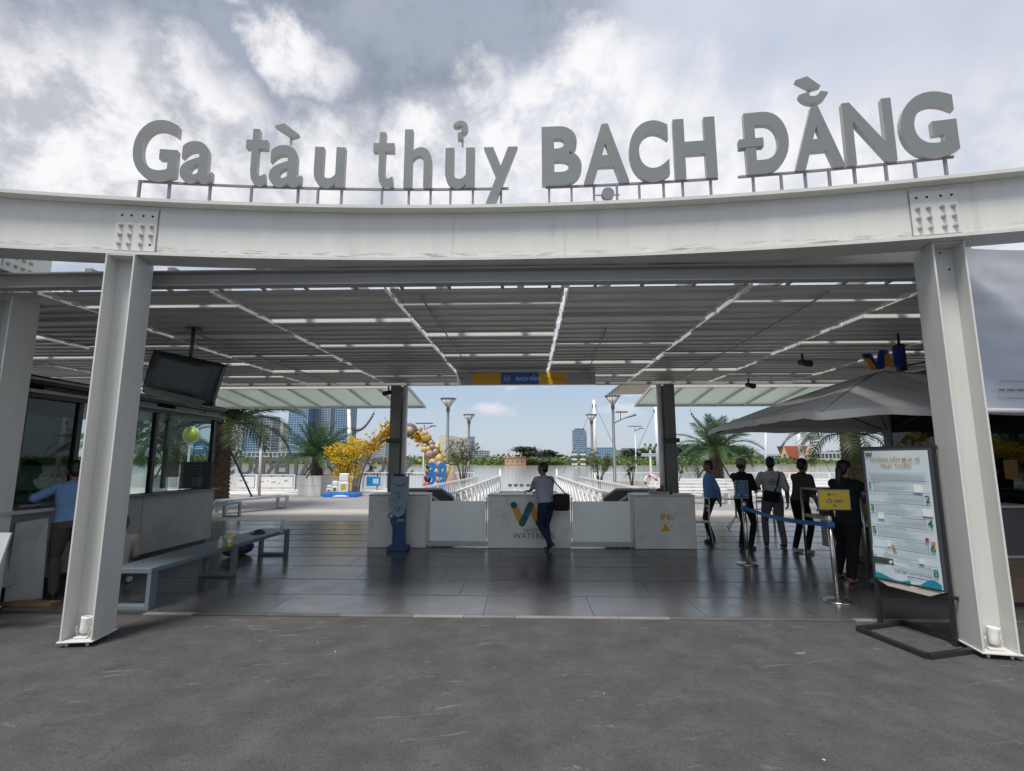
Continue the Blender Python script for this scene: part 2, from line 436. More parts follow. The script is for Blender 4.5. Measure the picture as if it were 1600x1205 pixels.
    def mesh(s, name, mats):
        me = bpy.data.meshes.new(name)
        me.from_pydata(s.v, [], s.f)
        for m in (mats if isinstance(mats, (list, tuple)) else [mats]): me.materials.append(m)
        me.polygons.foreach_set('material_index', s.m)
        me.polygons.foreach_set('use_smooth', s.sm)
        me.update()
        return me
    def build(s, name, mats, parent=None, **kw):
        return obj(name, s.mesh(name, mats), parent, **kw)

def obj(name, me, parent=None, label=None, cat=None, group=None, kind=None, M=None):
    o = bpy.data.objects.new(name, me)
    COL.objects.link(o)
    if parent is not None: o.parent = parent
    if M is not None: o.matrix_local = M
    tag(o, label, cat, group, kind)
    return o
def tag(o, label=None, cat=None, group=None, kind=None):
    for k, v in (('label', label), ('category', cat), ('group', group), ('kind', kind)):
        if v: o[k] = v
    return o
def empty(name, loc=(0, 0, 0), rz=0.0, label=None, cat=None, group=None, kind=None):
    o = bpy.data.objects.new(name, None)
    COL.objects.link(o); o.location = loc; o.rotation_euler = (0, 0, rz); o.empty_display_size = .1
    return tag(o, label, cat, group, kind)
def copy_tree(o, parent=None):
    c = o.copy(); COL.objects.link(c); c.parent = parent
    for ch in [x for x in bpy.data.objects if x.parent == o]: copy_tree(ch, c)
    return c
def frame(origin, xdir, up=(0, 0, 1)):
    """local x along xdir, local y along up, local z = outwards"""
    x = Vector(xdir).normalized(); u = Vector(up); z = x.cross(u).normalized(); y = z.cross(x)
    return Matrix(((x.x, y.x, z.x, origin[0]), (x.y, y.y, z.y, origin[1]), (x.z, y.z, z.z, origin[2]), (0, 0, 0, 1)))
def arcY(x): return 5.02 - (x + .5) ** 2 / 48
def arc_rz(x): return math.atan(-(x + .5) / 24)
def wpart(mb, name, mats, parent, **kw):
    """part whose mesh is written in world coordinates under an unrotated Empty"""
    o = mb.build(name, mats, parent, **kw)
    o.location = -Vector(parent.location)
    return o

# ------------------------------------------------------------------ ground, floor, water
g = MB(); g.box((0, 4.5, -.322), (90, 49, .62)); g.build('ground', PAVE, kind='structure', label='dark grey stone plaza and quay')
GJ = PAVE
pv = MB(); pv.box((0, 2.55, -.0065), (24.2, 6.3, .006)); paving = pv.build('plaza_paving', GJ, kind='structure')
sl = MB(); sl.box((0, 0, -.0015), (1.199, 1.199, .003)); slab_me = sl.mesh('paving_slab', PAVE)
sh = MB(); sh.box((0, 0, -.0015), (1.199, .899, .003)); slab_short = sh.mesh('paving_slab', PAVE)
for i in range(20):
    for j in range(4):
        o = obj('paving_slab', slab_me, paving); o.location = (-11.4 + 1.2 * i, .6 + 1.2 * j, random.uniform(-.0008, .0))
    o = obj('paving_slab', slab_short, paving); o.location = (-11.4 + 1.2 * i, 5.25, 0)
hf = MB(); hf.box((0, 10.05, -.009), (24.2, 8.7, .006)); hall = hf.build('hall_floor', mat('floor_joint', (.03, .03, .032), .7), kind='structure')
rows = [5.80, 6.62, 7.44, 8.36, 9.21, 10.06, 10.92, 11.78, 12.64, 13.50, 14.36]
tilecache = {}
for j in range(len(rows) - 1):
    y0, y1 = rows[j] + .03, rows[j + 1] - .03
    x = -8.9 - (j % 3) * .37
    while x < 9.0:
        w = 1.2
        key = round(y1 - y0, 3)
        if key not in tilecache:
            t = MB(); t.box((0, 0, -.003), (w - .006, key, .006)); tilecache[key] = t.mesh('granite_slab', GRAN)
        o = obj('granite_slab', tilecache[key], hall); o.location = (x + w / 2, (y0 + y1) / 2, random.uniform(-.0012, 0))
        o.rotation_euler = (random.gauss(0, .0012), random.gauss(0, .0012), 0)
        x += w
    d = MB()
    for dy in (-.018, .018):
        d.box((0, rows[j] + dy, -.004), (18.4, .018, .005))
    if j in (1, 2, 3, 4): d.build('drain_strip', DRAIN, hall)
# pale threshold strips at the front edge
x = -4.2
th = mat('threshold_stone', (.16, .16, .158), .35, var=.2, objvar=.6)
while x < 8.8:
    w = random.choice((.55, .8, 1.1))
    t = MB(); t.box((x + w / 2, 5.772, -.002), (w - .006, .085, .008)); t.build('threshold_strip', th, hall); x += w
bp = MB(); bp.box((0, 16.1, -.006), (60, 3.4, .012)); bp.build('beige_walkway', BEIGE, kind='structure')
gp = MB(); gp.box((0, 21.2, -.0055), (80, 6.8, .010)); gp.build('grey_walkway', GREYP, kind='structure')
kb = MB(); kb.box((-13.0, 26.6, .045), (22.6, 4.0, .10), bev=.015); kb.build('pale_kerb', KERB, kind='structure')
kb = MB(); kb.box((16.0, 26.6, .045), (26, 4.0, .10), bev=.015); kb.build('pale_kerb', KERB, kind='structure')
wt = MB(); wt.add([(-3000, 28.5, -1.7), (3000, 28.5, -1.7), (3000, 400, -1.7), (-3000, 400, -1.7)], [(0, 1, 2, 3)]); wt.build('river_water', WATER, kind='structure')
fb = MB()
vs = []
for i in range(61):
    X = -3000 + 100 * i
    vs += [(X, 384 + 3 * math.sin(i * 1.7), -2.2), (X, 392 + 4 * math.sin(i * 1.3), -.4), (X, 520, .3), (X, 6500, 2)]
fb.add(vs, [(4 * i + k, 4 * i + 4 + k, 4 * i + 5 + k, 4 * i + 1 + k) for i in range(60) for k in range(3)])
fb.build('far_bank_ground', BANK, kind='structure')

# ------------------------------------------------------------------ arched entrance beam with splice plates
def sweep(mb, prof, xs, mi=0):
    """closed profile (offset towards +Y from the arc, z) swept along the arc"""
    n = len(prof); vs = []
    for x in xs:
        a = arc_rz(x)
        nx, ny = -math.sin(a), math.cos(a)
        for (d, z) in prof: vs.append((x + nx * d, arcY(x) + ny * d, z))
    fs = []
    for i in range(len(xs) - 1):
        for k in range(n):
            fs.append((i * n + k, (i + 1) * n + k, (i + 1) * n + (k + 1) % n, i * n + (k + 1) % n))
    fs.append(tuple(range(n))); fs.append(tuple((len(xs) - 1) * n + k for k in range(n))[::-1])
    mb.add(vs, fs, mi)
XS = [-8.5 + .35 * i for i in range(48)]
beam = empty('arched_beam', (0, 5.1, 3.7), label='long white curved steel beam spanning the station entrance under the big letters', cat='beam', kind='thing')
m = MB(); sweep(m, [(0, 4.275), (.30, 4.275), (.30, 4.31), (0, 4.31)], XS); wpart(m, 'top_flange', WHITE, beam)
m = MB(); sweep(m, [(.12, 3.732), (.14, 3.732), (.14, 4.273), (.12, 4.273)], XS); wpart(m, 'web', WEBP, beam)
m = MB(); sweep(m, [(0, 3.70), (.30, 3.70), (.30, 3.73), (0, 3.73)], XS); wpart(m, 'bottom_flange', WHITE, beam)
HOLE = mat('bolt_hole', (.01, .01, .01), .9)
BOLT = mat('bolt_steel', (.48, .47, .45), .45, metal=.5, var=.2)
def splice(xc, missing, side):
    a = arc_rz(xc); c = Vector((xc, arcY(xc), 0)); nrm = Vector((math.sin(a), -math.cos(a), 0)); tx = Vector((math.cos(a), math.sin(a), 0))
    F = frame(c - nrm * .118 + Vector((0, 0, 4.0)), tx)
    p = MB(); p.box((0, 0, .006), (.40, .44, .012), 0, F, bev=.003)
    pl = wpart(p, 'splice_plate', WHITE, beam)
    p = MB(); p.box((-.205 if side > 0 else .205, 0, .0035), (.006, .50, .007), 0, F); wpart(p, 'plate_seam', mat('seam_grey', (.25, .24, .22), .8), beam)  # thin grey strip marking the joint along one edge of the plate
    for r in range(4):
        for q in range(4):
            x, y = (-.145, -.055, .06, .15)[q], (.16, .05, -.05, -.15)[r]
            b = MB()
            if r == 0 or (r, q) in missing:
                b.lathe([(.012, .0), (.012, .002)], 10, 0, F @ Matrix.Translation((x, y, .0122))); mt = HOLE; nm = 'bolt_hole'
            else:
                b.lathe([(.026, 0), (.026, .004), (.019, .005), (.019, .020), (.010, .021), (.010, .036)], 6, 0, F @ Matrix.Translation((x, y, .0122)) @ Matrix.Rotation(random.random() * 3, 4, 'Z'), smooth=False); mt = BOLT; nm = 'bolt'
            o = b.build(nm, mt, pl)
splice(-4.02, {(3, 3)}, -1)
splice(3.88, set(), 1)

def hcolumn(name, x, y, rz, top, w, d, label, lamp=True, base=.055):
    e = empty(name, (x, y, 0), rz, label, 'column', 'white steel columns of the entrance', 'thing')
    t = .016
    m = MB(); m.box((-(w - t) / 2, 0, (top + base) / 2), (t, d, top - base), bev=.002); m.build('flange', WHITE, e)
    m = MB(); m.box(((w - t) / 2, 0, (top + base) / 2), (t, d, top - base), bev=.002); m.build('flange', WHITE, e)
    m = MB(); m.box((0, .02, (top + base) / 2), (w - 2 * t - .001, .014, top - base - .002)); m.build('web', WHITE, e)
    m = MB(); m.box((0, -d / 4 + .008, top - .008), (w - 2 * t - .002, d / 2 - .02, .012)); m.build('cap_plate', WHITE, e)
    m = MB(); m.box((0, 0, base - .008), (w + .03, d + .03, .014), bev=.003); bpn = m.build('base_plate', WHITE, e)
    for sx in (-1, 1):
        for sy in (-1, 1):
            m = MB(); m.tube([(sx * (w / 2 - .05), sy * (d / 2 - .03), -.01), (sx * (w / 2 - .05), sy * (d / 2 - .03), base - .015)], .014, 8)
            m.build('anchor_bolt', BOLT, e)
    for (hx, hz) in ((.02, top - .05), (w * .30, top - .22)):
        m = MB(); m.lathe([(.010, 0), (.010, .002)], 10, 0, Matrix.Translation((hx, .0125, hz)) @ Matrix.Rotation(R(90), 4, 'X')); m.build('bolt_hole', HOLE, e)
    if lamp:
        l = empty('spot_lamp', (x, y, 0), rz, 'small white uplight lamp standing in the foot of the ' + ('left' if x < 0 else 'right') + ' front column', 'lamp', 'column foot lamps')
        lx, ly = .0, -.075
        m = MB(); m.box((lx, ly, base + .008), (.11, .08, .016), bev=.004); m.build('lamp_foot', WHITE, l)
        for sx in (-1, 1):
            m = MB(); m.tube([(lx + sx * .045, ly, base + .02), (lx + sx * .06, ly, base + .08), (lx + sx * .055, ly, base + .10)], .006, 6); m.build('bracket', WHITE, l)
        T = Matrix.Translation((lx, ly, base + .04)) @ Matrix.Rotation(R(8), 4, 'Y') @ Matrix.Rotation(R(-6), 4, 'X')
        m = MB(); m.lathe([(.02, 0), (.032, .01), (.036, .05), (.046, .11), (.05, .125), (.05, .14), (.042, .142), (.04, .13)], 16, 0, T); m.build('lamp_body', mat('lamp_white', (.75, .76, .75), .35), l)
        m = MB(); m.lathe([(.038, .131), (.038, .133)], 16, 0, T); m.build('lens', mat('lamp_lens', (.35, .38, .40), .15), l)
    return e
hcolumn('steel_column', -4.08, 4.90, arc_rz(-4.08), 3.698, .27, .33, 'white steel column at the left of the entrance, standing before the bench')
hcolumn('steel_column', 3.99, 4.86, arc_rz(3.99), 3.698, .27, .33, 'white steel column at the right of the entrance, beside the hanging banner')
hcolumn('steel_column', -6.02, 5.62, 0, 3.698, .30, .34, 'white stained steel column at the far left edge, behind the front column', lamp=False)
# transverse beam from the arch back to the rear left column
tb = empty('transverse_beam', (-5.8, 5.2, 3.7), label='short white steel beam running back to the far left column', cat='beam', kind='thing')
m = MB(); m.box((-5.83, 5.32, 3.715), (.32, .98, .028)); wpart(m, 'bottom_flange', WHITE, tb)
m = MB(); m.box((-5.83, 5.32, 4.0), (.016, .98, .536)); wpart(m, 'web', WHITE, tb)
m = MB(); m.box((-5.83, 5.32, 4.285), (.32, .98, .028)); wpart(m, 'top_flange', WHITE, tb)
F = frame((-5.82, 5.42, 3.98), (0, 1, 0)); p = MB(); p.box((0, 0, .006), (.36, .42, .012), 0, F); pl = wpart(p, 'splice_plate', WHITE, tb)
for r in range(4):
    for q in range(4):
        b = MB(); b.lathe([(.024, 0), (.024, .004), (.018, .02), (.010, .021), (.010, .034)], 6, 0, F @ Matrix.Translation((-.13 + .085 * q, .15 - .1 * r, .0122)), smooth=False); b.build('bolt', BOLT, pl)

# ------------------------------------------------------------------ louvred hall roof
roof = empty('hall_roof', (0, 5.2, 3.5), label='grey louvred metal roof of staggered ribbed panels over the hall', cat='roof', kind='thing')
m = MB(); m.box((-2.85, 5.215, 3.672), (13.9, .10, .016)); m.box((-2.85, 5.262, 3.585), (13.9, .012, .158)); m.box((-2.85, 5.205, 3.508), (13.9, .12, .012)); wpart(m, 'edge_channel', CHANM, roof)
m = MB(); m.box((3.0, 5.31, 3.82), (3.4, .012, .30)); m.box((3.0, 5.40, 3.965), (3.4, .18, .012)); wpart(m, 'closing_panel', CHANM, roof)
for k in range(20):
    m = MB(); m.box((-5.5 + .52 * k + random.uniform(-.06, .06), 5.30, 3.515), (.035, .10, .02)); wpart(m, 'edge_clip', CHANM, roof)
PITCHY = 1.55
def louvre(x0, x1, y0, y1):
    w = x1 - x0 - .075; L = y1 - y0
    nb = max(2, round(L / .31)); prof = [(0, 0)]
    rise = .040 * L / 1.55
    step = L / nb
    for i in range(nb):
        y = i * step
        for (fy, dzz) in ((.10, 0), (.22, .016), (.70, .016), (.82, 0), (1, 0)):
            prof.append((y + fy * step, dzz + rise * (y + fy * step) / L))
    vs, fs = [], []
    for (y, z) in prof:
        vs += [(0, y, z), (w, y, z), (0, y, z + .006), (w, y, z + .006)]
    for i in range(len(prof) - 1):
        a, b = 4 * i, 4 * i + 4
        fs += [(a, b, b + 1, a + 1), (a + 2, a + 3, b + 3, b + 2), (a, a + 2, b + 2, b), (a + 1, b + 1, b + 3, a + 3)]
    mb = MB(); mb.add(vs, fs)
    return mb, w, rise, L
lcache = {}
for k in range(-8, 6):
    x0 = .42 + 1.95 * k; x1 = x0 + 1.95
    off = 5.90 if k % 2 == 1 else 6.62
    ys = [5.33]
    y = off
    while y < 12.0: ys.append(y); y += PITCHY
    ys.append(12.28)
    for j in range(len(ys) - 1):
        slit = (.012, .026, .034, .018)[(k * 5 + j * 3) % 4]
        key = (round(ys[j + 1] - ys[j], 3), slit)
        if key not in lcache:
            mb, w, rise, L = louvre(x0, x1, ys[j], ys[j + 1] - slit)
            lp = MB()
            lp.box((w / 2, -.006, .055), (w, .010, .13))                      # front lip
            ends = []
            for xx in (-.006, w + .006):
                s_ = MB()
                s_.add([(xx - .004, 0, -.012), (xx - .004, L, rise - .012), (xx - .004, L, rise + .04), (xx - .004, 0, .04), (xx + .004, 0, -.012), (xx + .004, L, rise - .012), (xx + .004, L, rise + .04), (xx + .004, 0, .04)],
                       [(0, 1, 2, 3), (7, 6, 5, 4), (0, 4, 5, 1), (3, 2, 6, 7), (0, 3, 7, 4), (1, 5, 6, 2)])
                for q in (.30, .75):
                    s_.box((xx, L * q, rise * q + .02), (.03, .10, .085))
                ends.append(s_.mesh('end_plate', LIPM))
            lcache[key] = (mb.mesh('louvre_panel', ROOFM), lp.mesh('front_lip', LIPM), ends)
        a, b, c = lcache[key]
        e = obj('louvre_panel', a, roof); e.location = Vector((x0 + .0375, ys[j], 3.50 + random.uniform(-.006, .006))) - Vector(roof.location)
        if j > 0: obj('front_lip', b, e)
        for cc in c: obj('end_plate', cc, e)
    # rafters above the panels
    for xx in (x0 + .5, x1 - .5):
        m = MB(); m.box((xx, 8.8, 3.72), (.08, 6.9, .14)); wpart(m, 'rafter', CHANM, roof)
    for yy in (5.6, 6.35, 7.2, 8.1, 9.0, 9.9, 10.8, 11.6):
        m = MB(); m.box((x0, yy + random.uniform(-.1, .1), 3.60), (.085, .03, .05)); wpart(m, 'gap_bracket', LIPM, roof)
for (xa, ya, xb, yb) in ((-4.9, 5.5, -4.6, 12.2), (-1.2, 5.5, -1.15, 12.2), (1.1, 7.0, 1.3, 12.2), (3.3, 5.5, 3.4, 12.2), (-4.6, 9.2, 3.4, 9.25)):
    m = MB(); m.tube([(xa + (xb - xa) * t_ / 8, ya + (yb - ya) * t_ / 8, 3.478 - .014 * math.sin(math.pi * t_ / 2) ** 2) for t_ in range(9)], .011, 6); wpart(m, 'conduit', CHANM, roof)
m = MB(); m.box((-1.6, 12.34, 3.55), (27.0, .10, .16)); wpart(m, 'rear_channel', CHANM, roof)

# ------------------------------------------------------------------ entrance letters
sign = empty('station_sign', (0, 5.1, 4.31), label='big grey raised letters Ga tàu thủy BẠCH ĐẰNG above the white beam', cat='sign')
LT = [('G', -4.17, -3.67, 0, 0), ('a', -3.69, -3.31, 0, 0), ('t', -3.04, -2.77, 0, 0), ('à', -2.78, -2.40, 0, 0), ('u', -2.31, -1.95, 0, 0), ('t', -1.68, -1.43, 0, 0), ('h', -1.34, -1.02, 0, 0),
      ('ủ', -.89, -.56, 0, 0), ('y', -.47, -.10, 0, 0), ('B', .16, .59, 1, 0), ('Ạ', .60, 1.09, 1, 0), ('C', 1.08, 1.51, 1, 0), ('H', 1.54, 1.99, 1, 0), ('Đ', 2.19, 2.70, 1, 0), ('Ằ', 2.70, 3.20, 1, 0), ('N', 3.17, 3.66, 1, 0), ('G', 3.66, 4.19, 1, 0)]
capv, _ = text_geo('H', 0.0)
CAPH = max(v.y for v in capv) - min(v.y for v in capv)
T_POLY = [(.28, .645), (.58, .645), (.58, .515), (1, .515), (1, .415), (.58, .415), (.58, .18), (.61, .125), (.69, .098), (.80, .098), (.96, .125), (1.0, .025), (.85, -.004), (.67, -.012), (.48, .006), (.34, .06), (.28, .15), (.28, .415), (0, .415), (0, .515), (.28, .515)]
def ringarc(cx, cy, r0, r1, a0, a1, n=12):
    A_ = [R(a0 + (a1 - a0) * i / n) for i in range(n + 1)]
    return [(cx + r1 * math.cos(a), cy + r1 * math.sin(a)) for a in A_] + [(cx + r0 * math.cos(a), cy + r0 * math.sin(a)) for a in A_[::-1]]
EXTRA = {'à': [[(-.15, .690), (-.045, .725), (.115, .600), (.04, .565)]],
         'ủ': [ringarc(.0, .700, .026, .082, 165, -80), [(-.028, .565), (.03, .565), (.03, .640), (-.028, .640)]],
         'Ằ': [ringarc(.0, .865, .068, .145, 195, 345), [(-.16, 1.0), (-.045, 1.03), (.075, .905), (-.015, .885)]]}
def letter_mesh(ch, width, bold):
    mb = MB(); DP = .065
    PM = Matrix.Translation((0, 0, -DP / 2))
    if ch == 't':
        mb.prism([((p[0] - .5) * width, p[1]) for p in T_POLY][::-1], PM, DP, 0, 1)
    else:
        base = {'Đ': 'D', 'Ạ': 'A', 'Ằ': 'A', 'à': 'a', 'ủ': 'u'}.get(ch, ch)
        off = {'A': .027, 'N': .018, 'D': .034}.get(base, .036) if bold else .016
        c = bpy.data.curves.new('tmp_text', 'FONT')
        c.body = base; c.size = 1.0; c.offset = off; c.resolution_u = 8; c.extrude = .5
        o = bpy.data.objects.new('tmp_text', c); COL.objects.link(o)
        dg = bpy.context.evaluated_depsgraph_get()
        me = bpy.data.meshes.new_from_object(o.evaluated_get(dg))
        bpy.data.objects.remove(o); bpy.data.curves.remove(c)
        s = .68 / (CAPH + 2 * off)
        xs = [v.co.x for v in me.vertices]; x0, x1 = min(xs), max(xs); sx = width / (x1 - x0)
        k, dx = (.88, width * .06) if ch == 'Đ' else (1, 0)
        vs = [(((v.co.x - (x0 + x1) / 2) * sx) * k + dx, (v.co.y + off) * s, v.co.z * DP) for v in me.vertices]
        n0 = len(mb.v); mb.v += vs
        for p in me.polygons:
            mb.f.append(tuple(n0 + i for i in p.vertices)); mb.m.append(0 if abs(p.normal.z) > .7 else 1); mb.sm.append(False)
        bpy.data.meshes.remove(me)
    if ch == 'Đ':
        mb.box((-width * .26, .34, 0), (width * .50, .095, DP + .008), 0)
    for poly in EXTRA.get(ch, []):
        a_ = sum(poly[i][0] * poly[(i + 1) % len(poly)][1] - poly[(i + 1) % len(poly)][0] * poly[i][1] for i in range(len(poly)))
        mb.prism(poly if a_ > 0 else poly[::-1], PM, DP, 0, 1)
    if ch == 'Ằ':
        mb.box((0, .70, -.02), (.02, .06, .02), 1); mb.box((-.03, .87, -.02), (.02, .10, .02), 1)
    if ch in 'àủ': mb.box((.02, .55, -.02), (.02, .10, .02), 1)
    return mb.mesh('letter', [LETTER, LETSIDE])
for (ch, x0, x1, bold, _) in LT:
    if x0 < 0: x1 -= .016 * abs(x1)
    else: x0 += .014 * x0
    xc = (x0 + x1) / 2; a = arc_rz(xc)
    o = obj('letter', letter_mesh(ch, x1 - x0, bold), sign)
    y = arcY(xc) + .155
    F = frame((xc, y, 4.58), (math.cos(a), math.sin(a), 0))
    o.matrix_local = Matrix.Translation(-Vector(sign.location)) @ F
XR = [-4.12 + .2 * i for i in range(42)]
def rail_pts(x0, x1, z, off=.17, n=8):
    return [(x0 + (x1 - x0) * i / n, arcY(x0 + (x1 - x0) * i / n) + off, z) for i in range(n + 1)]
for (a, b) in ((-4.1, -.2), (.2, 2.0), (2.2, 4.15)):
    m = MB()
    for p, q in zip(rail_pts(a, b, 4.575), rail_pts(a, b, 4.575)[1:]): m.bar(p, q, .022, .022)
    wpart(m, 'rail', POST, sign)
m = MB()
for p, q in zip(rail_pts(-4.2, 4.2, 4.318, n=20), rail_pts(-4.2, 4.2, 4.318, n=20)[1:]): m.bar(p, q, .10, .012)
wpart(m, 'base_strip', mat('base_strip', (.42, .41, .43), .6, var=.15, scale=5), sign)
for u in (217, 264, 328, 393, 466, 497, 534, 597, 639, 673, 704, 739, 783, 858, 893, 928, 964, 999, 1037, 1067, 1111, 1178, 1222, 1260, 1298, 1338, 1388, 1434, 1483):
    x = at(u, 300, Y=5.1).x
    for _ in range(3): x = at(u, 300, Y=arcY(x) + .17).x
    m = MB(); m.box((x, arcY(x) + .17, 4.45), (.022, .026, .27)); wpart(m, 'post', POST, sign)
x = .86; m = MB(); m.lathe([(.066, -.03), (.066, .03)], 20, 0, frame((x, arcY(x) + .155, 4.46), (1, 0, 0)), smooth=False); wpart(m, 'letter_dot', LETTER, sign)
m = MB()
m.bar((x - .13, arcY(x) + .17, 4.46), (x + .13, arcY(x) + .17, 4.46), .011, .011); wpart(m, 'dot_bracket', POST, sign)
# ------------------------------------------------------------------ gate: stone counters, frosted gates
GY = 10.08
def counter(x0, x1, label, h=1.0):
    e = empty('gate_counter', ((x0 + x1) / 2, GY + .3, 0), label=label, cat='counter', group='stone counters of the gate')
    w = x1 - x0
    m = MB(); m.box((0, 0, h / 2 - .012), (w, .60, h - .026), bev=.006); m.build('stone_body', STONE, e)
    m = MB(); m.box((0, 0, h - .009), (w + .012, .62, .024), bev=.004); m.build('top_slab', mat('counter_top', (.55, .545, .53), .4, var=.1), e)
    return e
cL = counter(-3.10, -1.98, 'grey stone gate counter marked OUT behind the blue pedestal')
cC = counter(-.78, .80, 'wide grey stone gate counter with zigzag logo in the middle')
cR = counter(2.02, 3.17, 'grey stone gate counter marked IN with orange triangle')
ORANGE = mat('orange_print', (.72, .33, .02), .5, var=.04); BLUEP = mat('blue_print', (.02, .10, .32), .5, var=.04)
TEAL = mat('teal_print', (.0, .115, .10), .5, var=.04); BLUEL = mat('logo_blue', (.01, .13, .33), .5, var=.04); GREYT = mat('grey_print', (.16, .16, .16), .6, var=.1)
def local_frame(e, x, z, y=-.3025):
    return frame((x, y, z), (1, 0, 0))
def stroke(mb, F, a, b, r, mi, zoff=0.0, n=10):
    a, b = Vector((*a, 0)), Vector((*b, 0)); d = (b - a).normalized(); p = Vector((-d.y, d.x, 0)); ang = math.atan2(d.y, d.x)
    pts = [b + Vector((math.cos(ang - math.pi / 2 + math.pi * i / n), math.sin(ang - math.pi / 2 + math.pi * i / n), 0)) * r for i in range(n + 1)]
    pts += [a + Vector((math.cos(ang + math.pi / 2 + math.pi * i / n), math.sin(ang + math.pi / 2 + math.pi * i / n), 0)) * r for i in range(n + 1)]
    mb.add([(q.x, q.y, zoff) for q in pts], [tuple(range(len(pts)))], mi, False, F)
def zigzag(mb, F, s, mats0=0):
    """the W mark: orange and blue slanted strokes with green round ends; s = height"""
    r = .135 * s
    P0, P1, P2, P3, P4 = (-.62 * s, .36 * s), (-.28 * s, -.36 * s), (.06 * s, .36 * s), (.40 * s, -.36 * s), (.74 * s, .36 * s)
    stroke(mb, F, P0, P1, r, mats0, .0); stroke(mb, F, P2, P3, r, mats0, .0)
    stroke(mb, F, P1, P2, r, mats0 + 1, .0012); stroke(mb, F, P3, P4, r, mats0 + 1, .0012)
    lerp = lambda a, b, t: (a[0] + (b[0] - a[0]) * t, a[1] + (b[1] - a[1]) * t)
    stroke(mb, F, P0, P0, r, mats0 + 2, .0024); stroke(mb, F, P1, lerp(P1, P2, .22), r, mats0 + 2, .0024); stroke(mb, F, P2, lerp(P2, P1, .22), r, mats0 + 2, .0024); stroke(mb, F, P3, lerp(P3, P4, .22), r, mats0 + 2, .0024)
m = MB(); zigzag(m, local_frame(cC, .0, .635), .47); m.build('logo', [ORANGE, BLUEL, TEAL], cC)
m = MB(); m.text('SAIGON', local_frame(cC, .05, .34), height=.062, bold=.01); m.build('lettering', GREYT, cC); m = MB(); m.text('WATERBUS', local_frame(cC, .08, .235), height=.105, width=.78, bold=.004); m.build('lettering', GREYT, cC)
m = MB(); m.text('IN', local_frame(cR, .0, .60), height=.125, bold=.03); m.build('lettering', ORANGE, cR); m = MB(); F = local_frame(cR, 0, .40); m.add([(-.085, -.075, 0), (.085, -.075, 0), (0, .085, 0)], [(0, 1, 2)], 0, False, F); m.build('arrow_triangle', ORANGE, cR)
m = MB(); m.text('OUT', local_frame(cL, .0, .60), height=.125, bold=.03); m.build('lettering', BLUEP, cL); m = MB(); F = local_frame(cL, 0, .40); m.add([(-.085, .075, 0), (0, -.085, 0), (.085, .075, 0)], [(0, 1, 2)], 0, False, F); m.build('arrow_triangle', BLUEP, cL)
FROST = glassmat('frosted_glass', (.94, .97, .955), .35)
for (x0, x1, sd_, lb) in ((-1.97, -.785, -1, 'frosted glass gate leaf between the OUT counter and the middle counter'), (.805, 2.01, 1, 'frosted glass gate leaf between the middle counter and the IN counter')):
    e = empty('glass_gate', ((x0 + x1) / 2, GY + .12, 0), label=lb, cat='gate', group='frosted glass gates')
    w = x1 - x0
    m = MB(); m.box((0, 0, .49), (w - .10, .012, .76), bev=.003); m.build('glass_pane', FROST, e)
    m = MB(); m.box((0, 0, .065), (w - .02, .05, .09), bev=.004); m.build('bottom_rail', mat('gate_alu', (.42, .41, .40), .4, metal=.4), e)
    for s in (-1, 1):
        m = MB(); m.box((s * (w / 2 - .028), 0, .56), (.045 if s == sd_ else .02, .05, .89 if s == sd_ else .77), bev=.004); m.build('upright', WHITE, e)
    m = MB(); m.tube([(sd_ * (w / 2 - .03), -.01, -.0), (sd_ * (w / 2 - .03), -.01, .02)], .015, 8); m.build('pivot', DARKST, e)

# things on the IN counter
def small_box(name, c, d, mt, label, cat, rz=0.0, group=None):
    e = empty(name, (c[0], c[1], c[2] - d[2] / 2), rz, label, cat, group)
    m = MB(); m.box((0, 0, d[2] / 2), d, bev=min(d) * .12); m.build('body', mt, e)
    return e
e = empty('desk_tray', (2.55, GY + .3, 1.003), 0, 'small grey tray of odds and ends on the IN counter', 'tray')
m = MB(); m.box((0, 0, .006), (.30, .22, .012)); m.box((-.15, 0, .03), (.008, .22, .05)); m.box((.15, 0, .03), (.008, .22, .05)); m.box((0, .11, .03), (.30, .008, .05)); m.box((0, -.11, .03), (.30, .008, .05)); m.build('tray_shell', mat('tray_grey', (.3, .31, .32), .5), e)
m = MB(); m.tube([(-.08, 0, .012), (-.08, 0, .11)], .03, 10); m.build('cup', mat('cup_white', (.6, .6, .58), .4), e)
m = MB(); m.sphere((.02, -.02, .07), .05, 10, sc=(1, .8, .9)); m.build('tape_roll', mat('tape_dark', (.05, .04, .04), .5), e)
m = MB(); m.box((.09, .02, .09), (.07, .05, .16), bev=.01); m.build('red_box', mat('box_red', (.22, .04, .045), .5), e)
e = empty('stamp', (2.78, GY + .22, 1.003), 0, 'small black hand stamp standing on the IN counter', 'stamp')
m = MB(); m.lathe([(.035, 0), (.035, .03), (.016, .045), (.014, .09), (.026, .11), (.02, .135)], 10); m.build('body', BLACK, e)
e = empty('notebook', (3.0, GY + .2, 1.003), .2, 'pale blue notebook lying on the IN counter', 'notebook')
m = MB(); m.box((0, 0, .004), (.24, .17, .008)); m.build('cover', mat('book_blue', (.45, .55, .62), .5), e)
m = MB(); m.box((0, 0, .012), (.23, .16, .007)); m.build('pages', mat('paper', (.75, .75, .72), .8), e)

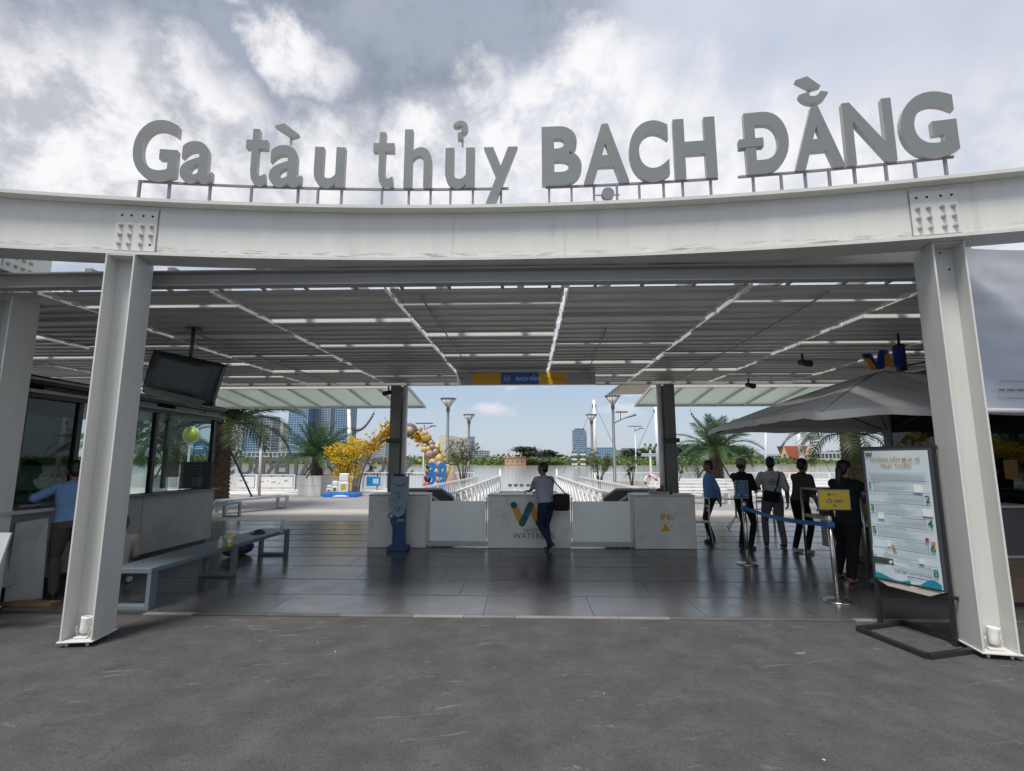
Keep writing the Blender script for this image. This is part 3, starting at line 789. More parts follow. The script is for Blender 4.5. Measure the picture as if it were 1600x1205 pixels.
# blue pedestal with a wrapped head before the OUT counter
e = empty('blue_pedestal', (-2.42, 9.80, 0), 0, 'dark blue floor pedestal with pale wrapped top before the OUT counter', 'pedestal')
NAVY = mat('navy_panel', (.012, .045, .15), .4, var=.1, objvar=.05)
m = MB(); m.box((0, 0, .045), (.38, .30, .09), bev=.01); m.build('foot', NAVY, e)
m = MB(); m.prism([(-.11, .09), (.12, .09), (.12, .80), (-.11, .80), (-.11, .60), (-.16, .56), (-.16, .52), (-.11, .42)], frame((0, .05, 0), (1, 0, 0)), .12); m.build('shaft', NAVY, e)
m = MB()
m.box((.045, -.0715, .56), (.13, .002, .012)); m.box((.03, -.0715, .535), (.16, .002, .006)); m.build('print_line', mat('pale_print', (.55, .6, .65), .6), e)
WRAP = mat('wrapped_board', (.22, .28, .335), .45, var=.16, scale=6, bump=.3, bscale=12)
m = MB(); m.prism([(-.10, .66), (.0, .61), (.10, .67), (.155, .82), (.165, .93), (.155, 1.0), (.17, 1.02), (.175, 1.36), (.12, 1.365), (-.12, 1.365), (-.155, 1.36), (-.15, 1.02), (-.17, 1.0), (-.185, .93), (-.17, .82)], frame((.01, -.075, 0), (1, 0, 0)), .09); m.build('wrapped_panel', WRAP, e)
m = MB()
for k in range(7):
    m.sphere((-.085 + .028 * k, -.11, 1.375 + .012 * (k % 2)), .026, 8)
m.build('crumpled_top', mat('crumple_dark', (.03, .035, .045), .5), e)
FF = frame((.01, -.167, 0), (1, 0, 0))
inkm = mat('dark_ink', (.025, .035, .05), .6)
m = MB()
for (x, z, r) in ((-.07, 1.21, .013), (-.03, 1.19, .018), (.02, 1.185, .022), (.06, 1.20, .016), (.10, 1.21, .02), (-.11, 1.215, .012), (.0, 1.05, .018), (.02, 1.02, .012), (-.02, 1.08, .012), (-.07, 1.06, .012), (.07, 1.075, .012), (.01, .985, .02)):
    stroke(m, FF, (x - r, z), (x + r, z + .004), r * .45, 0)
m.add([(-.06, .80, 0), (-.045, .80, 0), (-.02, .72, 0), (-.035, .72, 0)], [(3, 2, 1, 0)], 0, False, FF); m.add([(.0, .80, 0), (.05, .80, 0), (.045, .785, 0), (.03, .785, 0), (.02, .72, 0), (.0, .72, 0), (.01, .785, 0)], [(6, 5, 4, 3, 2, 1, 0)], 0, False, FF)
m.build('printed_marks', inkm, e)

# dark ramp guards with white edges behind the counters
for s, lb in ((-1, 'dark folded guard panel with white edges behind the OUT counter'), (1, 'dark folded guard panel with white edges behind the IN counter')):
    e = empty('ramp_guard', (s * 2.3, 11.6, 0), 0, lb, 'guard rail', 'dark guards of the boarding ramp')
    for dy, xin, zt in ((0, 1.98, .95), (.9, 1.78, .98)):
        X0, X1, X2 = s * 3.1 - s * 2.3, s * (xin + .30) - s * 2.3, s * xin - s * 2.3
        poly = [(X0, 0), (X0, zt), (X1, zt), (X2, zt - .20), (X2, 0)]
        m = MB(); m.prism(poly if s < 0 else poly[::-1], frame((0, dy, 0), (1, 0, 0)), .03)
        m.build('panel', mat('guard_dark', (.13, .13, .125), .5), e)
        pts2 = [Vector((x_, dy - .045, z_)) for x_, z_ in ((X0, zt), (X1, zt), (X2, zt - .20), (X2, 0))]
        m = MB()
        for p, q in zip(pts2, pts2[1:]): m.bar(p, q, .03, .045)
        m.build('white_edge', WHITE, e)

# hanging direction sign over the gate
e = empty('direction_sign', (-.04, 10.72, 3.5), 0, 'long hanging direction sign with orange and blue panels reading BẠCH ĐẰNG', 'sign')
SF = lambda x, z: frame((x, -.0425, z), (1, 0, 0))
GREYPAN = mat('sign_grey', (.5, .5, .49), .5); AMBER = mat('sign_amber', (.95, .52, .03), .45, var=.05); SBLUE = mat('sign_blue', (.04, .17, .58), .45, var=.05)
m = MB(); m.box((0, 0, -.13), (2.92, .08, .25)); m.build('sign_box', GREYPAN, e)
m = MB(); m.box((-.835, -.041, -.13), (.585, .002, .25)); m.build('amber_panel', AMBER, e)
m = MB(); m.box((-.13, -.041, -.13), (.80, .002, .25)); m.build('blue_panel', SBLUE, e)
m = MB(); m.box((.565, -.041, -.13), (.58, .002, .25)); m.build('amber_panel', AMBER, e)
m = MB(); m.box((0, -.0, -.262), (2.96, .10, .012)); m.build('bottom_trim', mat('trim_alu', (.6, .6, .62), .35, metal=.5), e)
m = MB(); m.text('BẠCH ĐẰNG', SF(.06, -.125), width=.54, height=.15, bold=.02); m.build('lettering', mat('sign_white', (.85, .87, .9), .5), e)
m = MB(); m.lathe([(.078, 0), (.078, .002)], 20, 0, SF(-.40, -.13)); m.build('number_disc', mat('sign_disc', (.45, .47, .50), .5), e)
m = MB(); m.text('1', frame((-.40, -.0455, -.13), (1, 0, 0)), height=.10, bold=.01); m.build('lettering', mat('disc_brown', (.20, .13, .06), .5), e)
PALEP = mat('amber_pale', (.66, .47, .22), .5)
m = MB(); m.text('PHÒNG VÉ', SF(-.83, -.10), width=.29, bold=.012); m.build('lettering', PALEP, e); m = MB(); m.text('TICKET', SF(-.83, -.19), width=.13); m.build('lettering', PALEP, e)
m = MB(); m.text('Waterbus Cafe', SF(.565, -.13), width=.45, bold=.008); m.build('lettering', mat('amber_dim', (.44, .25, .05), .5), e)
for s in (-1, 1):
    m = MB(); F = SF(1.30 * s, -.13); m.box((0, 0, .0), (.15, .008, .002), 0, F); m.bar(F @ Vector((s * .075, 0, 0)), F @ Vector((s * .04, .03, 0)), .006, .006); m.bar(F @ Vector((s * .075, 0, 0)), F @ Vector((s * .04, -.03, 0)), .006, .006); m.build('arrow', DARKST, e)
for x in (-1.2, 0, 1.2):
    m = MB(); m.box((x, 0, .02), (.02, .02, .05)); m.build('hanger', DARKST, e)

# ------------------------------------------------------------------ rear columns, canopies
for s, lb in ((-1, 'grey rear column beside the OUT counter with a white downpipe'), (1, 'grey rear column beside the IN counter with a white downpipe')):
    PIPEW = mat('pipe_white', (.82, .83, .82), .4, var=.03)
    xc = -3.17 if s < 0 else 3.33
    e = empty('rear_column', (xc, 12.25, 0), 0, lb, 'column', 'grey rear columns of the hall', 'thing')
    w, d = .25, .30
    m = MB(); m.box((0, -.14, 1.73), (w, .016, 3.44)); m.build('flange', GREYCOL, e)
    m = MB(); m.box((0, .14, 1.73), (w, .016, 3.44)); m.build('flange', GREYCOL, e)
    m = MB(); m.box((0, 0, 1.73), (.016, .262, 3.44)); m.build('web', GREYCOL, e)
    m = MB(); m.box((.0, -.16, 2.12), (w + .12, .12, .10), bev=.01); m.build('bracket', DARKST, e)
    m = MB(); m.tube([(-s * (w / 2 + .07), .02, 0), (-s * (w / 2 + .07), .02, 3.46)], .062, 12); m.build('downpipe', PIPEW, e)
def canopy(x0, x1, y0, y1, z, tip, label, sgn):
    e = empty('glass_canopy', ((x0 + x1) / 2, (y0 + y1) / 2, z), 0, label, 'canopy', 'pale glass canopies behind the hall', 'thing')
    c = Vector(e.location)
    gm = mat('canopy_pane', (.42, .50, .46), .35, var=.06)
    n = 12
    for i in range(n):
        a, b = x0 + (x1 - x0) * i / n, x0 + (x1 - x0) * (i + 1) / n
        m = MB(); m.box(((a + b) / 2 - c.x, 0, .02), (abs(b - a) - .05, y1 - y0 - .06, .012)); m.build('glass_pane', CANOPYGL, e)
    for i in range(n + 1):
        a = x0 + (x1 - x0) * i / n
        m = MB(); m.box((a - c.x, 0, 0), (.045, y1 - y0, .07)); m.build('rib', WHITE, e)
    for y in (y0, y1):
        m = MB(); m.box((0, y - c.y, .005), (abs(x1 - x0) + .06, .05, .10)); m.build('edge_beam', WHITE, e)
    e.rotation_euler = (R(-7), 0, 0)
    return e
CANOPYGL = glassmat('canopy_frost', (.66, .72, .68), .3, refl_mix=.15)
canopy(-12.2, -3.0, 12.55, 14.75, 3.34, None, 'pale green glass canopy with ribs beyond the left of the hall', -1)
canopy(3.05, 12.2, 12.55, 14.6, 3.34, None, 'pale green glass canopy with ribs beyond the right of the hall', 1)
def camera_thing(x, y, z, yaw, label):
    e = empty('security_camera', (x, y, z), yaw, label, 'camera', 'ceiling cameras')
    m = MB(); m.tube([(0, 0, 0), (0, 0, -.12)], .02, 8); m.build('stem', DARKST, e)
    m = MB(); m.tube([(0, .06, -.14), (0, -.16, -.2)], [.05, .06], 10); m.build('housing', BLACK, e)
p = at(607, 616, Y=12.05); camera_thing(p.x, p.y, 3.42, -.4, 'small dark security camera under the roof beside the left rear column')
p = at(1170, 604, Y=11.3); camera_thing(p.x, p.y, 3.45, .3, 'small dark security camera under the roof above the waiting men')
p = at(1254, 565, Y=8.8); camera_thing(p.x, p.y, 3.47, .3, 'small grey loudspeaker bracket hanging near the parasol top')

# ------------------------------------------------------------------ left: ticket booth, counter, bench, covered screen
bx = -6.0
e = empty('ticket_booth', (bx - 1.5, 7.6, 0), label='dark glazed ticket booth with stone counter wall along the left side', cat='booth')
BG = glassmat('booth_glass', (.10, .14, .13), .02)
CLEARGL = glassmat('clear_glass', (.82, .87, .86), .02, ior=1.16)
BF = mat('booth_frame', (.012, .013, .015), .35)
y0, y1 = 3.6, 9.8
m = MB(); m.box((bx - .06, 8.9, .66), (.10, 1.82, .90), bev=.004); wpart(m, 'stone_panel', STONEG, e)
m = MB(); m.box((bx - .06, 6.95, .66), (.10, 2.05, .90), bev=.004); wpart(m, 'stone_panel', STONEG, e)
m = MB(); m.box((bx - .03, 7.85, 1.125), (.30, 3.92, .03), bev=.004); wpart(m, 'counter_top', mat('booth_top', (.13, .13, .13), .3), e)
m = MB(); m.box((bx - .06, 4.75, .53), (.10, 2.3, 1.02)); wpart(m, 'timber_panel', mat('booth_timber', (.20, .165, .13), .5, var=.15), e)
m = MB(); m.box((bx + .02, 5.2, 1.06), (.26, 2.4, .04)); wpart(m, 'window_sill', mat('sill_alu', (.42, .42, .41), .4), e)
m = MB(); m.box((bx - .45, 6.7, .10), (.70, 6.2, .20)); wpart(m, 'recessed_plinth', BLACK, e)
for y in (3.6, 5.1, 5.95, 6.75, 8.2, 9.76):
    m = MB(); m.box((bx - .10, y, 1.78), (.07 if y != 5.95 else .10, .07, 1.30)); wpart(m, 'mullion', BF, e)
ys = (3.6, 5.1, 5.95, 6.75, 8.2, 9.76)
for a, b in zip(ys, ys[1:]):
    m = MB(); m.box((bx - .10, (a + b) / 2, 1.78), (.010, b - a - .07, 1.28)); wpart(m, 'window_pane', BG if b < 7 else CLEARGL, e)
for y in (9.76,):
    m = MB(); m.box((bx - 1.1, y, 1.78), (2.0, .010, 1.28)); wpart(m, 'window_pane', CLEARGL, e)
    for x in (bx - 1.0, bx - 2.1):
        m = MB(); m.box((x, y, 1.78), (.06, .07, 1.3)); wpart(m, 'mullion', BF, e)
for z_, h_, o_, mt_, nm in ((2.445, .05, .0, BF, 'window_head'), (2.49, .04, .05, mat('booth_edge', (.30, .31, .30), .5), 'roof_edge'), (2.545, .07, -.02, BG, 'clerestory_pane'), (2.60, .04, .05, BF, 'roof_rail'), (2.632, .024, .09, mat('booth_edge', (.30, .31, .30), .5), 'roof_edge'), (2.66, .032, .06, BF, 'roof_top')):
    m = MB(); m.box((bx - 1.2 + o_ / 2, 6.72, z_), (2.4 + o_, 6.2 + o_, h_)); wpart(m, nm, mt_, e)
m = MB(); m.box((bx - 2.4, 5.2, 1.2), (.06, 3.4, 2.4)); wpart(m, 'back_wall', mat('booth_back', (.05, .055, .055), .6), e)
m = MB(); m.box((bx - 1.2, 6.8, .99), (1.0, 5.4, .03)); wpart(m, 'inner_desk', mat('booth_desk', (.10, .09, .08), .5), e)
for k, y in enumerate((7.15,)):
    d = empty('ticket_monitor', (bx - .55, y, 1.0), 0, ('black monitor standing inside the booth behind the column', 'black monitor standing inside the booth beside the carton')[k], 'monitor', 'booth monitors')
    m = MB(); m.box((0, 0, .015), (.18, .22, .02)); m.build('stand', BLACK, d)
    m = MB(); m.box((0, 0, .12), (.03, .05, .2)); m.build('neck', BLACK, d)
    m = MB(); m.box((.03, 0, .34), (.04, .50, .32), bev=.008); m.build('screen', BLACK, d)
d = empty('carton', (bx - .35, 7.72, 1.14), .1, 'small brown cardboard carton on the booth counter', 'box')
CARD = mat('cardboard', (.16, .085, .05), .8, var=.15)
m = MB(); m.box((0, 0, .10), (.22, .20, .20), bev=.004); m.build('body', CARD, d); m = MB(); m.box((0, 0, .2015), (.04, .20, .002)); m.build('tape', mat('tape', (.3, .22, .14), .4), d)
# printed black board leaning at the far end of the stone counter
d = empty('menu_board', (bx - .16, 9.45, 1.14), -.15, 'black menu board standing on the far end of the stone counter', 'board')
m = MB(); m.box((0, 0, .245), (.66, .05, .49), bev=.006); m.build('panel', BLACK, d)
m = MB()
for k in range(4): m.box((-.02 + .03 * k, -.0265, .41 - .05 * k), (.3 - .03 * k, .002, .012))
m.box((.06, -.0265, .13), (.22, .002, .16)); m.build('print_line', mat('dim_print', (.10, .12, .12), .5), d)

# long bench of folded steel frames
BENCH = mat('bench_paint', (.155, .205, .235), .42, var=.12, scale=2, dirt=((.09, .10, .11), .5, .8, .5), dscale=2)
def bench(loc, rz, L, w, h, nleg, label, group, mt=BENCH):
    e = empty('bench', loc, rz, label, 'bench', group)
    t = .045
    m = MB(); m.box((0, L / 2, h - .03), (w, L, .06), bev=.006); m.build('seat', mt, e)
    for i in range(nleg):
        y = .06 + (L - .12) * i / (nleg - 1) if i not in (0,) else .06
        for s in (-1, 1):
            m = MB(); m.box((s * (w / 2 - t / 2), y, (h - .06) / 2 + .0225), (t, .11, h - .06 - .045)); m.build('leg', mt, e)
        m = MB(); m.box((0, y, .0225), (w, .11, .045), bev=.004); m.build('foot_bar', mt, e)
    return e
bench((-4.50, 5.88, 0), R(.4), 3.45, .50, .45, 3, 'long blue-grey steel bench beside the left column with a yellow bottle on it', 'steel benches')
bench((-8.75, 13.4, 0), R(2), 2.0, .50, .45, 2, 'blue-grey steel bench standing just past the end of the stone counter', 'steel benches')
bench((-9.6, 16.0, 0), R(-24), 2.4, .50, .45, 2, 'pale grey steel bench out on the beige walkway by the palm', 'steel benches', mat('bench_pale', (.42, .43, .43), .5))
def bottle(loc, col, cap, label, h=.22, r=.032, full=True):
    e = empty('bottle', loc, 0, label, 'bottle', 'bottles on the bench')
    m = MB(); m.lathe([(r * .9, 0), (r, .01), (r, h * .62), (r * .75, h * .76), (r * .38, h * .86), (r * .36, h * .92)], 12); m.build('body', col, e)
    m = MB(); m.lathe([(r * .43, h * .92), (r * .43, h)], 10); m.build('cap', cap, e)
    if full: m = MB(); m.lathe([(r * 1.01, h * .28), (r * 1.01, h * .5)], 12); m.build('paper_band', mat('band_white', (.6, .6, .58), .6), e)
yel = mat('yellow_plastic', (.60, .42, .02), .35); clear = mat('clear_plastic', (.55, .58, .58), .15, alpha=.55)
p = at(358, 854, Z=.452); bottle((p.x, p.y, .452), yel, mat('cap_yellow', (.65, .5, .08), .4), 'yellow drink bottle standing on the long bench', .19, .04)
p = at(344, 856, Z=.452); bottle((p.x, p.y, .452), clear, mat('cap_white', (.7, .7, .7), .4), 'clear plastic cup-like bottle next to the yellow bottle on the bench', .15, .036, False)
p = at(440, 833, Z=.452); bottle((p.x, p.y, .452), clear, mat('cap_white', (.7, .7, .7), .4), 'clear water bottle at the far end of the long bench', .23, .033)
p = at(410, 833, Z=.452)
e = empty('black_cap', (p.x - .05, p.y, .452), 0, 'small black cap lying near the far end of the long bench', 'cap')
m = MB(); m.sphere((0, 0, .0), .10, 12, sc=(1, 1, .62)); m.build('crown', BLACK, e); m = MB(); m.lathe([(.02, 0), (.11, .0), (.115, .008), (.02, .012)], 14, 0, Matrix.Translation((0, -.08, .0))); m.build('brim', BLACK, e)
for (u, v, c, lb) in ((372, 870, (.05, .05, .055), 'dark backpack lying on the floor under the long bench'), (387, 866, (.02, .05, .14), 'dark blue bag standing under the far end of the bench')):
    p = at(u, v, Z=0); e = empty('backpack', (p.x - .1, p.y, 0), .4, lb, 'bag', 'bags under the bench')
    mt = mat('bag_%d' % u, c, .7, var=.2, bump=.2)
    m = MB(); m.sphere((0, 0, .13), .17, 12, sc=(1.1, .8, .78)); m.build('body', mt, e); m = MB(); m.sphere((0, -.11, .10), .09, 10, sc=(1.2, .6, .7)); m.build('pocket', mt, e); m = MB(); m.tube([(-.08, 0, .24), (-.05, 0, .31), (.05, 0, .31), (.08, 0, .24)], .012, 6); m.build('handle', BLACK, e)
# grey board leaning on the booth
e = empty('leaning_board', (-5.86, 5.95, 0), 0, 'grey stone board leaning against the booth below the window', 'board')
m = MB(); c = [(-.21, -.03, 0), (.03, .27, 0), (.20, .03, .985), (-.13, -.11, .94)]
c = [tuple(Vector(at(5, 945, Z=0)) - Vector(e.location)), tuple(Vector(at(66, 935, Z=0)) - Vector(e.location)), tuple(at(76, 810, Y=6.18) - Vector(e.location)), tuple(at(25, 818, Y=5.88) - Vector(e.location))]
n_ = (Vector(c[1]) - Vector(c[0])).cross(Vector(c[3]) - Vector(c[0])).normalized() * -.025
m.add(c + [tuple(Vector(q) + n_) for q in c], [(0, 1, 2, 3), (7, 6, 5, 4), (0, 4, 5, 1), (1, 5, 6, 2), (2, 6, 7, 3), (3, 7, 4, 0)]); m.build('panel', mat('lean_grey', (.42, .425, .42), .5, var=.12, scale=3, dirt=((.30, .30, .29), .55, .8, .3)), e)
m = MB(); m.box((.0, .12, .012), (.75, .14, .035)); m.build('plank', mat('plank_wood', (.25, .16, .08), .8, var=.25, scale=6), e)
e = empty('white_board', (-5.62, 5.05, 0), 0, 'white board edge standing at the far left edge of the picture', 'board')
c = [at(-60, 900, Y=5.0), at(-4, 892, Y=5.0), at(17, 833, Y=5.0), at(-60, 833, Y=5.0)]
c = [q - Vector(e.location) for q in c]; n_ = Vector((0, .02, 0))
m = MB(); m.add([tuple(q) for q in c] + [tuple(q + n_) for q in c], [(0, 1, 2, 3), (7, 6, 5, 4), (0, 4, 5, 1), (1, 5, 6, 2), (2, 6, 7, 3), (3, 7, 4, 0)]); m.build('panel', mat('board_white', (.6, .62, .64), .5), e)
m = MB(); m.box((c[0].x + .15, .05, .3), (.03, .03, .60)); m.build('prop_leg', DARKST, e)

# covered screen hanging from the roof
e = empty('covered_screen', (-4.75, 6.85, 2.85), 0, 'large hanging television wrapped in black plastic above the bench', 'television')
TARP = mat('black_tarp', (.014, .02, .02), .32, var=.4, scale=5, bump=.9, bscale=7, dirt=((.05, .065, .06), .55, .8, .6), dscale=3)
q = [at(237, 545, Y=6.75), at(347, 568, Y=6.95), at(326, 632, Y=6.95), at(218, 612, Y=6.75)]
q = [v - Vector(e.location) for v in q]
nx_, ny_ = 12, 9
m = MB(); vs = []
for side, off in ((0, 0.0), (1, .16)):
    for j in range(ny_ + 1):
        for i in range(nx_ + 1):
            s_, t_ = i / nx_, j / ny_
            p = (q[0] * (1 - s_) + q[1] * s_) * (1 - t_) + (q[3] * (1 - s_) + q[2] * s_) * t_
            edge = min(s_, 1 - s_, t_, 1 - t_)
            p = p + Vector((0, off + (.03 if side == 0 else -.03) * (1 - min(1, edge * 8)) + (random.uniform(-.008, .008)), 0))
            if t_ == 1: p += Vector((0, .03, -.03 * math.sin(s_ * 9)))
            vs.append(p)
W_ = nx_ + 1; K = W_ * (ny_ + 1)
fs = [(j * W_ + i, (j + 1) * W_ + i, (j + 1) * W_ + i + 1, j * W_ + i + 1) for j in range(ny_) for i in range(nx_)]
fs += [tuple(K + k for k in f[::-1]) for f in fs]
rim = [i for i in range(W_)] + [j * W_ + nx_ for j in range(1, ny_ + 1)] + [ny_ * W_ + i for i in range(nx_ - 1, -1, -1)] + [j * W_ for j in range(ny_ - 1, 0, -1)]
fs += [(rim[k], rim[(k + 1) % len(rim)], K + rim[(k + 1) % len(rim)], K + rim[k]) for k in range(len(rim))]
m.add(vs, fs, 0, True); m.build('wrapping', TARP, e)
m = MB(); a, b = q[3] + Vector((.05, .02, .06)), q[2] + Vector((-.05, .02, .06)); m.add([tuple(q[3] + Vector((.02, -.012, .09))), tuple(q[2] + Vector((-.04, -.012, .05))), tuple(q[2] + Vector((-.16, .04, -.045))), tuple(q[3] + Vector((.06, .03, -.03)))], [(0, 3, 2, 1)]); m.build('loose_flap', mat('tarp_grey', (.15, .15, .13), .5), e)
m = MB(); m.tube([(.0, .08, .2), (.0, .10, .68)], .025, 8); m.build('ceiling_pole', DARKST, e)
m = MB(); m.box((0, .10, .66), (.16, .16, .015)); m.build('ceiling_plate', DARKST, e)
# ------------------------------------------------------------------ right: banner, parasol, ticket counter, info board, stanchions
BANN = mat('banner_vinyl', (.47, .50, .57), .35, var=.02, scale=1.2)
e = empty('hanging_banner', (5.2, 5.25, 2.1), 0, 'large pale vinyl banner hanging beside the right column', 'banner')
m = MB(); vs = []
NX, NZ = 26, 20
for j in range(NZ + 1):
    for i in range(NX + 1):
        s_, t_ = i / NX, j / NZ
        x = -.72 + 2.9 * s_ + (-.20) * t_ * (1 - s_); z = .06 + 1.70 * t_ - .06 * t_ * s_
        cr = .010 * math.sin(23 * s_ + 9 * t_) * (t_ ** 2) + .006 * math.sin(41 * t_ + 6 * s_) + .035 * math.exp(-((s_ * 1.6 - (1 - t_) * 1.25 - .02) / .035) ** 2) - .04 * math.exp(-((s_ * 1.1 - (1 - t_) * .55 + .02) / .05) ** 2) + .012 * math.sin(7 * s_ + 3 * t_)
        vs.append((x, cr + .20 * s_, z))
fs = [(j * (NX + 1) + i, j * (NX + 1) + i + 1, (j + 1) * (NX + 1) + i + 1, (j + 1) * (NX + 1) + i) for j in range(NZ) for i in range(NX)]
m.add(vs, fs, 0, True); m.add([(p[0], p[1] + .004, p[2]) for p in vs], [f[::-1] for f in fs], 0, True); m.build('vinyl_sheet', BANN, e)
m = MB(); m.tube([(-.70, .0, .045), (2.2, .2, .045)], .028, 12); m.build('bottom_tube', mat('tube_white', (.6, .62, .66), .4), e)
INK = mat('banner_ink', (.16, .18, .21), .6)
m = MB(); F = frame((-.48, -.016, .33), (1, .075, 0)); m.box((.9, .012, .0), (1.8, .006, .002), 0, F); m.box((.92, -.165, 0), (1.76, .005, .002), 0, F); m.build('printed_rule', INK, e)
m = MB()
xx = .0
while xx < 1.7:
    wd = random.uniform(.03, .09); m.box((xx + wd / 2, -.078, 0), (wd, .022, .002), 0, F); xx += wd + .022
m.build('blurred_print', INK, e, kind='stuff')

# big square parasol with grey canopy
PAR = mat('parasol_canvas', (.78, .77, .76), .75, var=.12, scale=2.5, bump=.6, bscale=5)
pc = Vector((5.75, 8.35, 0))
e = empty('square_parasol', pc, 0, 'big square parasol with drooping grey canopy over the ticket counter', 'parasol')
hw = 2.15
m = MB(); vs = []; ND = 20
def cz(s_, t_):
    r_ = max(abs(s_), abs(t_)); c_ = min(abs(s_), abs(t_))
    sag = -.06 * math.sin(math.pi * r_) * (1 - c_ / (r_ + 1e-6)) - .06 * r_ * r_ * (c_ / (r_ + 1e-6)) ** 6
    return 3.08 - .78 * r_ ** 1.15 + sag
for j in range(ND + 1):
    for i in range(ND + 1):
        s_, t_ = -1 + 2 * i / ND, -1 + 2 * j / ND
        vs.append((s_ * hw, t_ * hw * .92, cz(s_, t_)))
fs = [(j * (ND + 1) + i, j * (ND + 1) + i + 1, (j + 1) * (ND + 1) + i + 1, (j + 1) * (ND + 1) + i) for j in range(ND) for i in range(ND)]
m.add(vs, fs, 0, True); m.add([(p[0], p[1], p[2] - .006) for p in vs], [f[::-1] for f in fs], 0, True)
rim = [i for i in range(ND + 1)] + [j * (ND + 1) + ND for j in range(1, ND + 1)] + [ND * (ND + 1) + i for i in range(ND - 1, -1, -1)] + [j * (ND + 1) for j in range(ND - 1, 0, -1)]
lo = [(vs[k][0] * 1.01, vs[k][1] * 1.01, vs[k][2] - .10 - .012 * math.sin(k * 1.3)) for k in rim]
hi = [vs[k] for k in rim]; nr = len(rim)
m.add(hi + lo, [(k, nr + k, nr + (k + 1) % nr, (k + 1) % nr) for k in range(nr)], 0, True)
can = m.build('canopy', PAR, e)
for sx in (-1, 1):
    for sy in (-1, 1):
        m = MB(); pts = [(sx * hw * t_ / 10, sy * hw * .92 * t_ / 10, cz(sx * t_ / 10, sy * t_ / 10) + .004) for t_ in range(11)]; m.tube(pts, .010, 5); m.build('seam', mat('parasol_seam', (.45, .44, .43), .8), can)
for k in range(4):
    m = MB(); a_ = k * math.pi / 2; dx, dy = round(math.cos(a_)), round(math.sin(a_)); pts = [(dx * hw * t_ / 10, dy * hw * .92 * t_ / 10, cz(dx * t_ / 10, dy * t_ / 10) + .004) for t_ in range(11)]; m.tube(pts, .007, 5); m.build('seam', mat('parasol_seam', (.45, .44, .43), .8), can)
for sx in (-1, 1):
    for sy in (-1, 1):
        m = MB(); m.tube([(0, 0, 2.98), (sx * hw * .97, sy * hw * .9, 2.17)], .016, 6); m.build('rib', DARKST, e)
m = MB(); m.tube([(.1, .2, 0), (.1, .2, 3.02)], .06, 12); m.build('pole', mat('pole_alu', (.33, .35, .35), .35, metal=.3), e)
for a_ in (0, 1, 2, 3):
    d_ = (math.cos(a_ * math.pi / 2 + .78), math.sin(a_ * math.pi / 2 + .78))
    m = MB(); m.tube([(.1 + d_[0] * .05, .2 + d_[1] * .05, 2.15), (.1 + d_[0] * .9, .2 + d_[1] * .9, 2.6)], .014, 6); m.build('strut', DARKST, e)
m = MB(); m.box((.1, .2, .05), (.8, .8, .10), bev=.01); m.build('base_plate', BLACK, e)

# right booth: glazed ticket office behind the queue
e = empty('ticket_office', (8.2, 8.3, 0), label='dark glazed ticket office along the right side under the parasol', cat='booth')
RG = glassmat('office_glass', (.13, .20, .18), .02)
xo = 6.55
for y in (4.4, 6.1, 7.9, 9.6):
    m = MB(); m.box((xo, y, 1.55), (.07, .07, 2.9)); wpart(m, 'mullion', BF, e)
for a, b in zip((4.4, 6.1, 7.9), (6.1, 7.9, 9.6)):
    m = MB(); m.box((xo, (a + b) / 2, 2.0), (.010, b - a - .07, 1.9)); wpart(m, 'window_pane', RG, e)
    m = MB(); m.box((xo, (a + b) / 2, .52), (.06, b - a - .07, 1.03)); wpart(m, 'lower_panel', mat('office_lower', (.10, .085, .07), .6), e)
m = MB(); m.box((xo + 1.2, 9.6, 1.5), (2.4, .010, 2.9)); wpart(m, 'window_pane', RG, e)
m = MB(); m.box((xo + 2.4, 7.0, 1.5), (.06, 5.4, 3.0)); wpart(m, 'back_wall', mat('office_back', (.03, .05, .045), .6, var=.4, scale=2.5), e)
m = MB(); m.box((xo + 1.2, 7.0, 3.05), (2.6, 5.5, .12)); wpart(m, 'roof_slab', BF, e)
m = MB(); m.box((xo + .1, 7.0, 1.05), (.40, 5.3, .04)); wpart(m, 'window_sill', mat('sill_alu', (.42, .42, .41), .4), e)
tealg = mat('office_sticker', (.05, .13, .13), .4)
for k in range(7):
    m = MB(); y = 6.3 + .47 * k; m.box((xo - .009, y, 1.75 + .25 * math.sin(k * 2.1)), (.004, .20 + .1 * (k % 2), .26)); wpart(m, 'sticker', (tealg, mat('sticker_pale', (.22, .25, .24), .5), mat('sticker_orange', (.30, .15, .03), .5))[k % 3], e)
WOOD = mat('counter_wood', (.17, .125, .085), .5, var=.2, scale=4, stretch=(1, 1, 6))
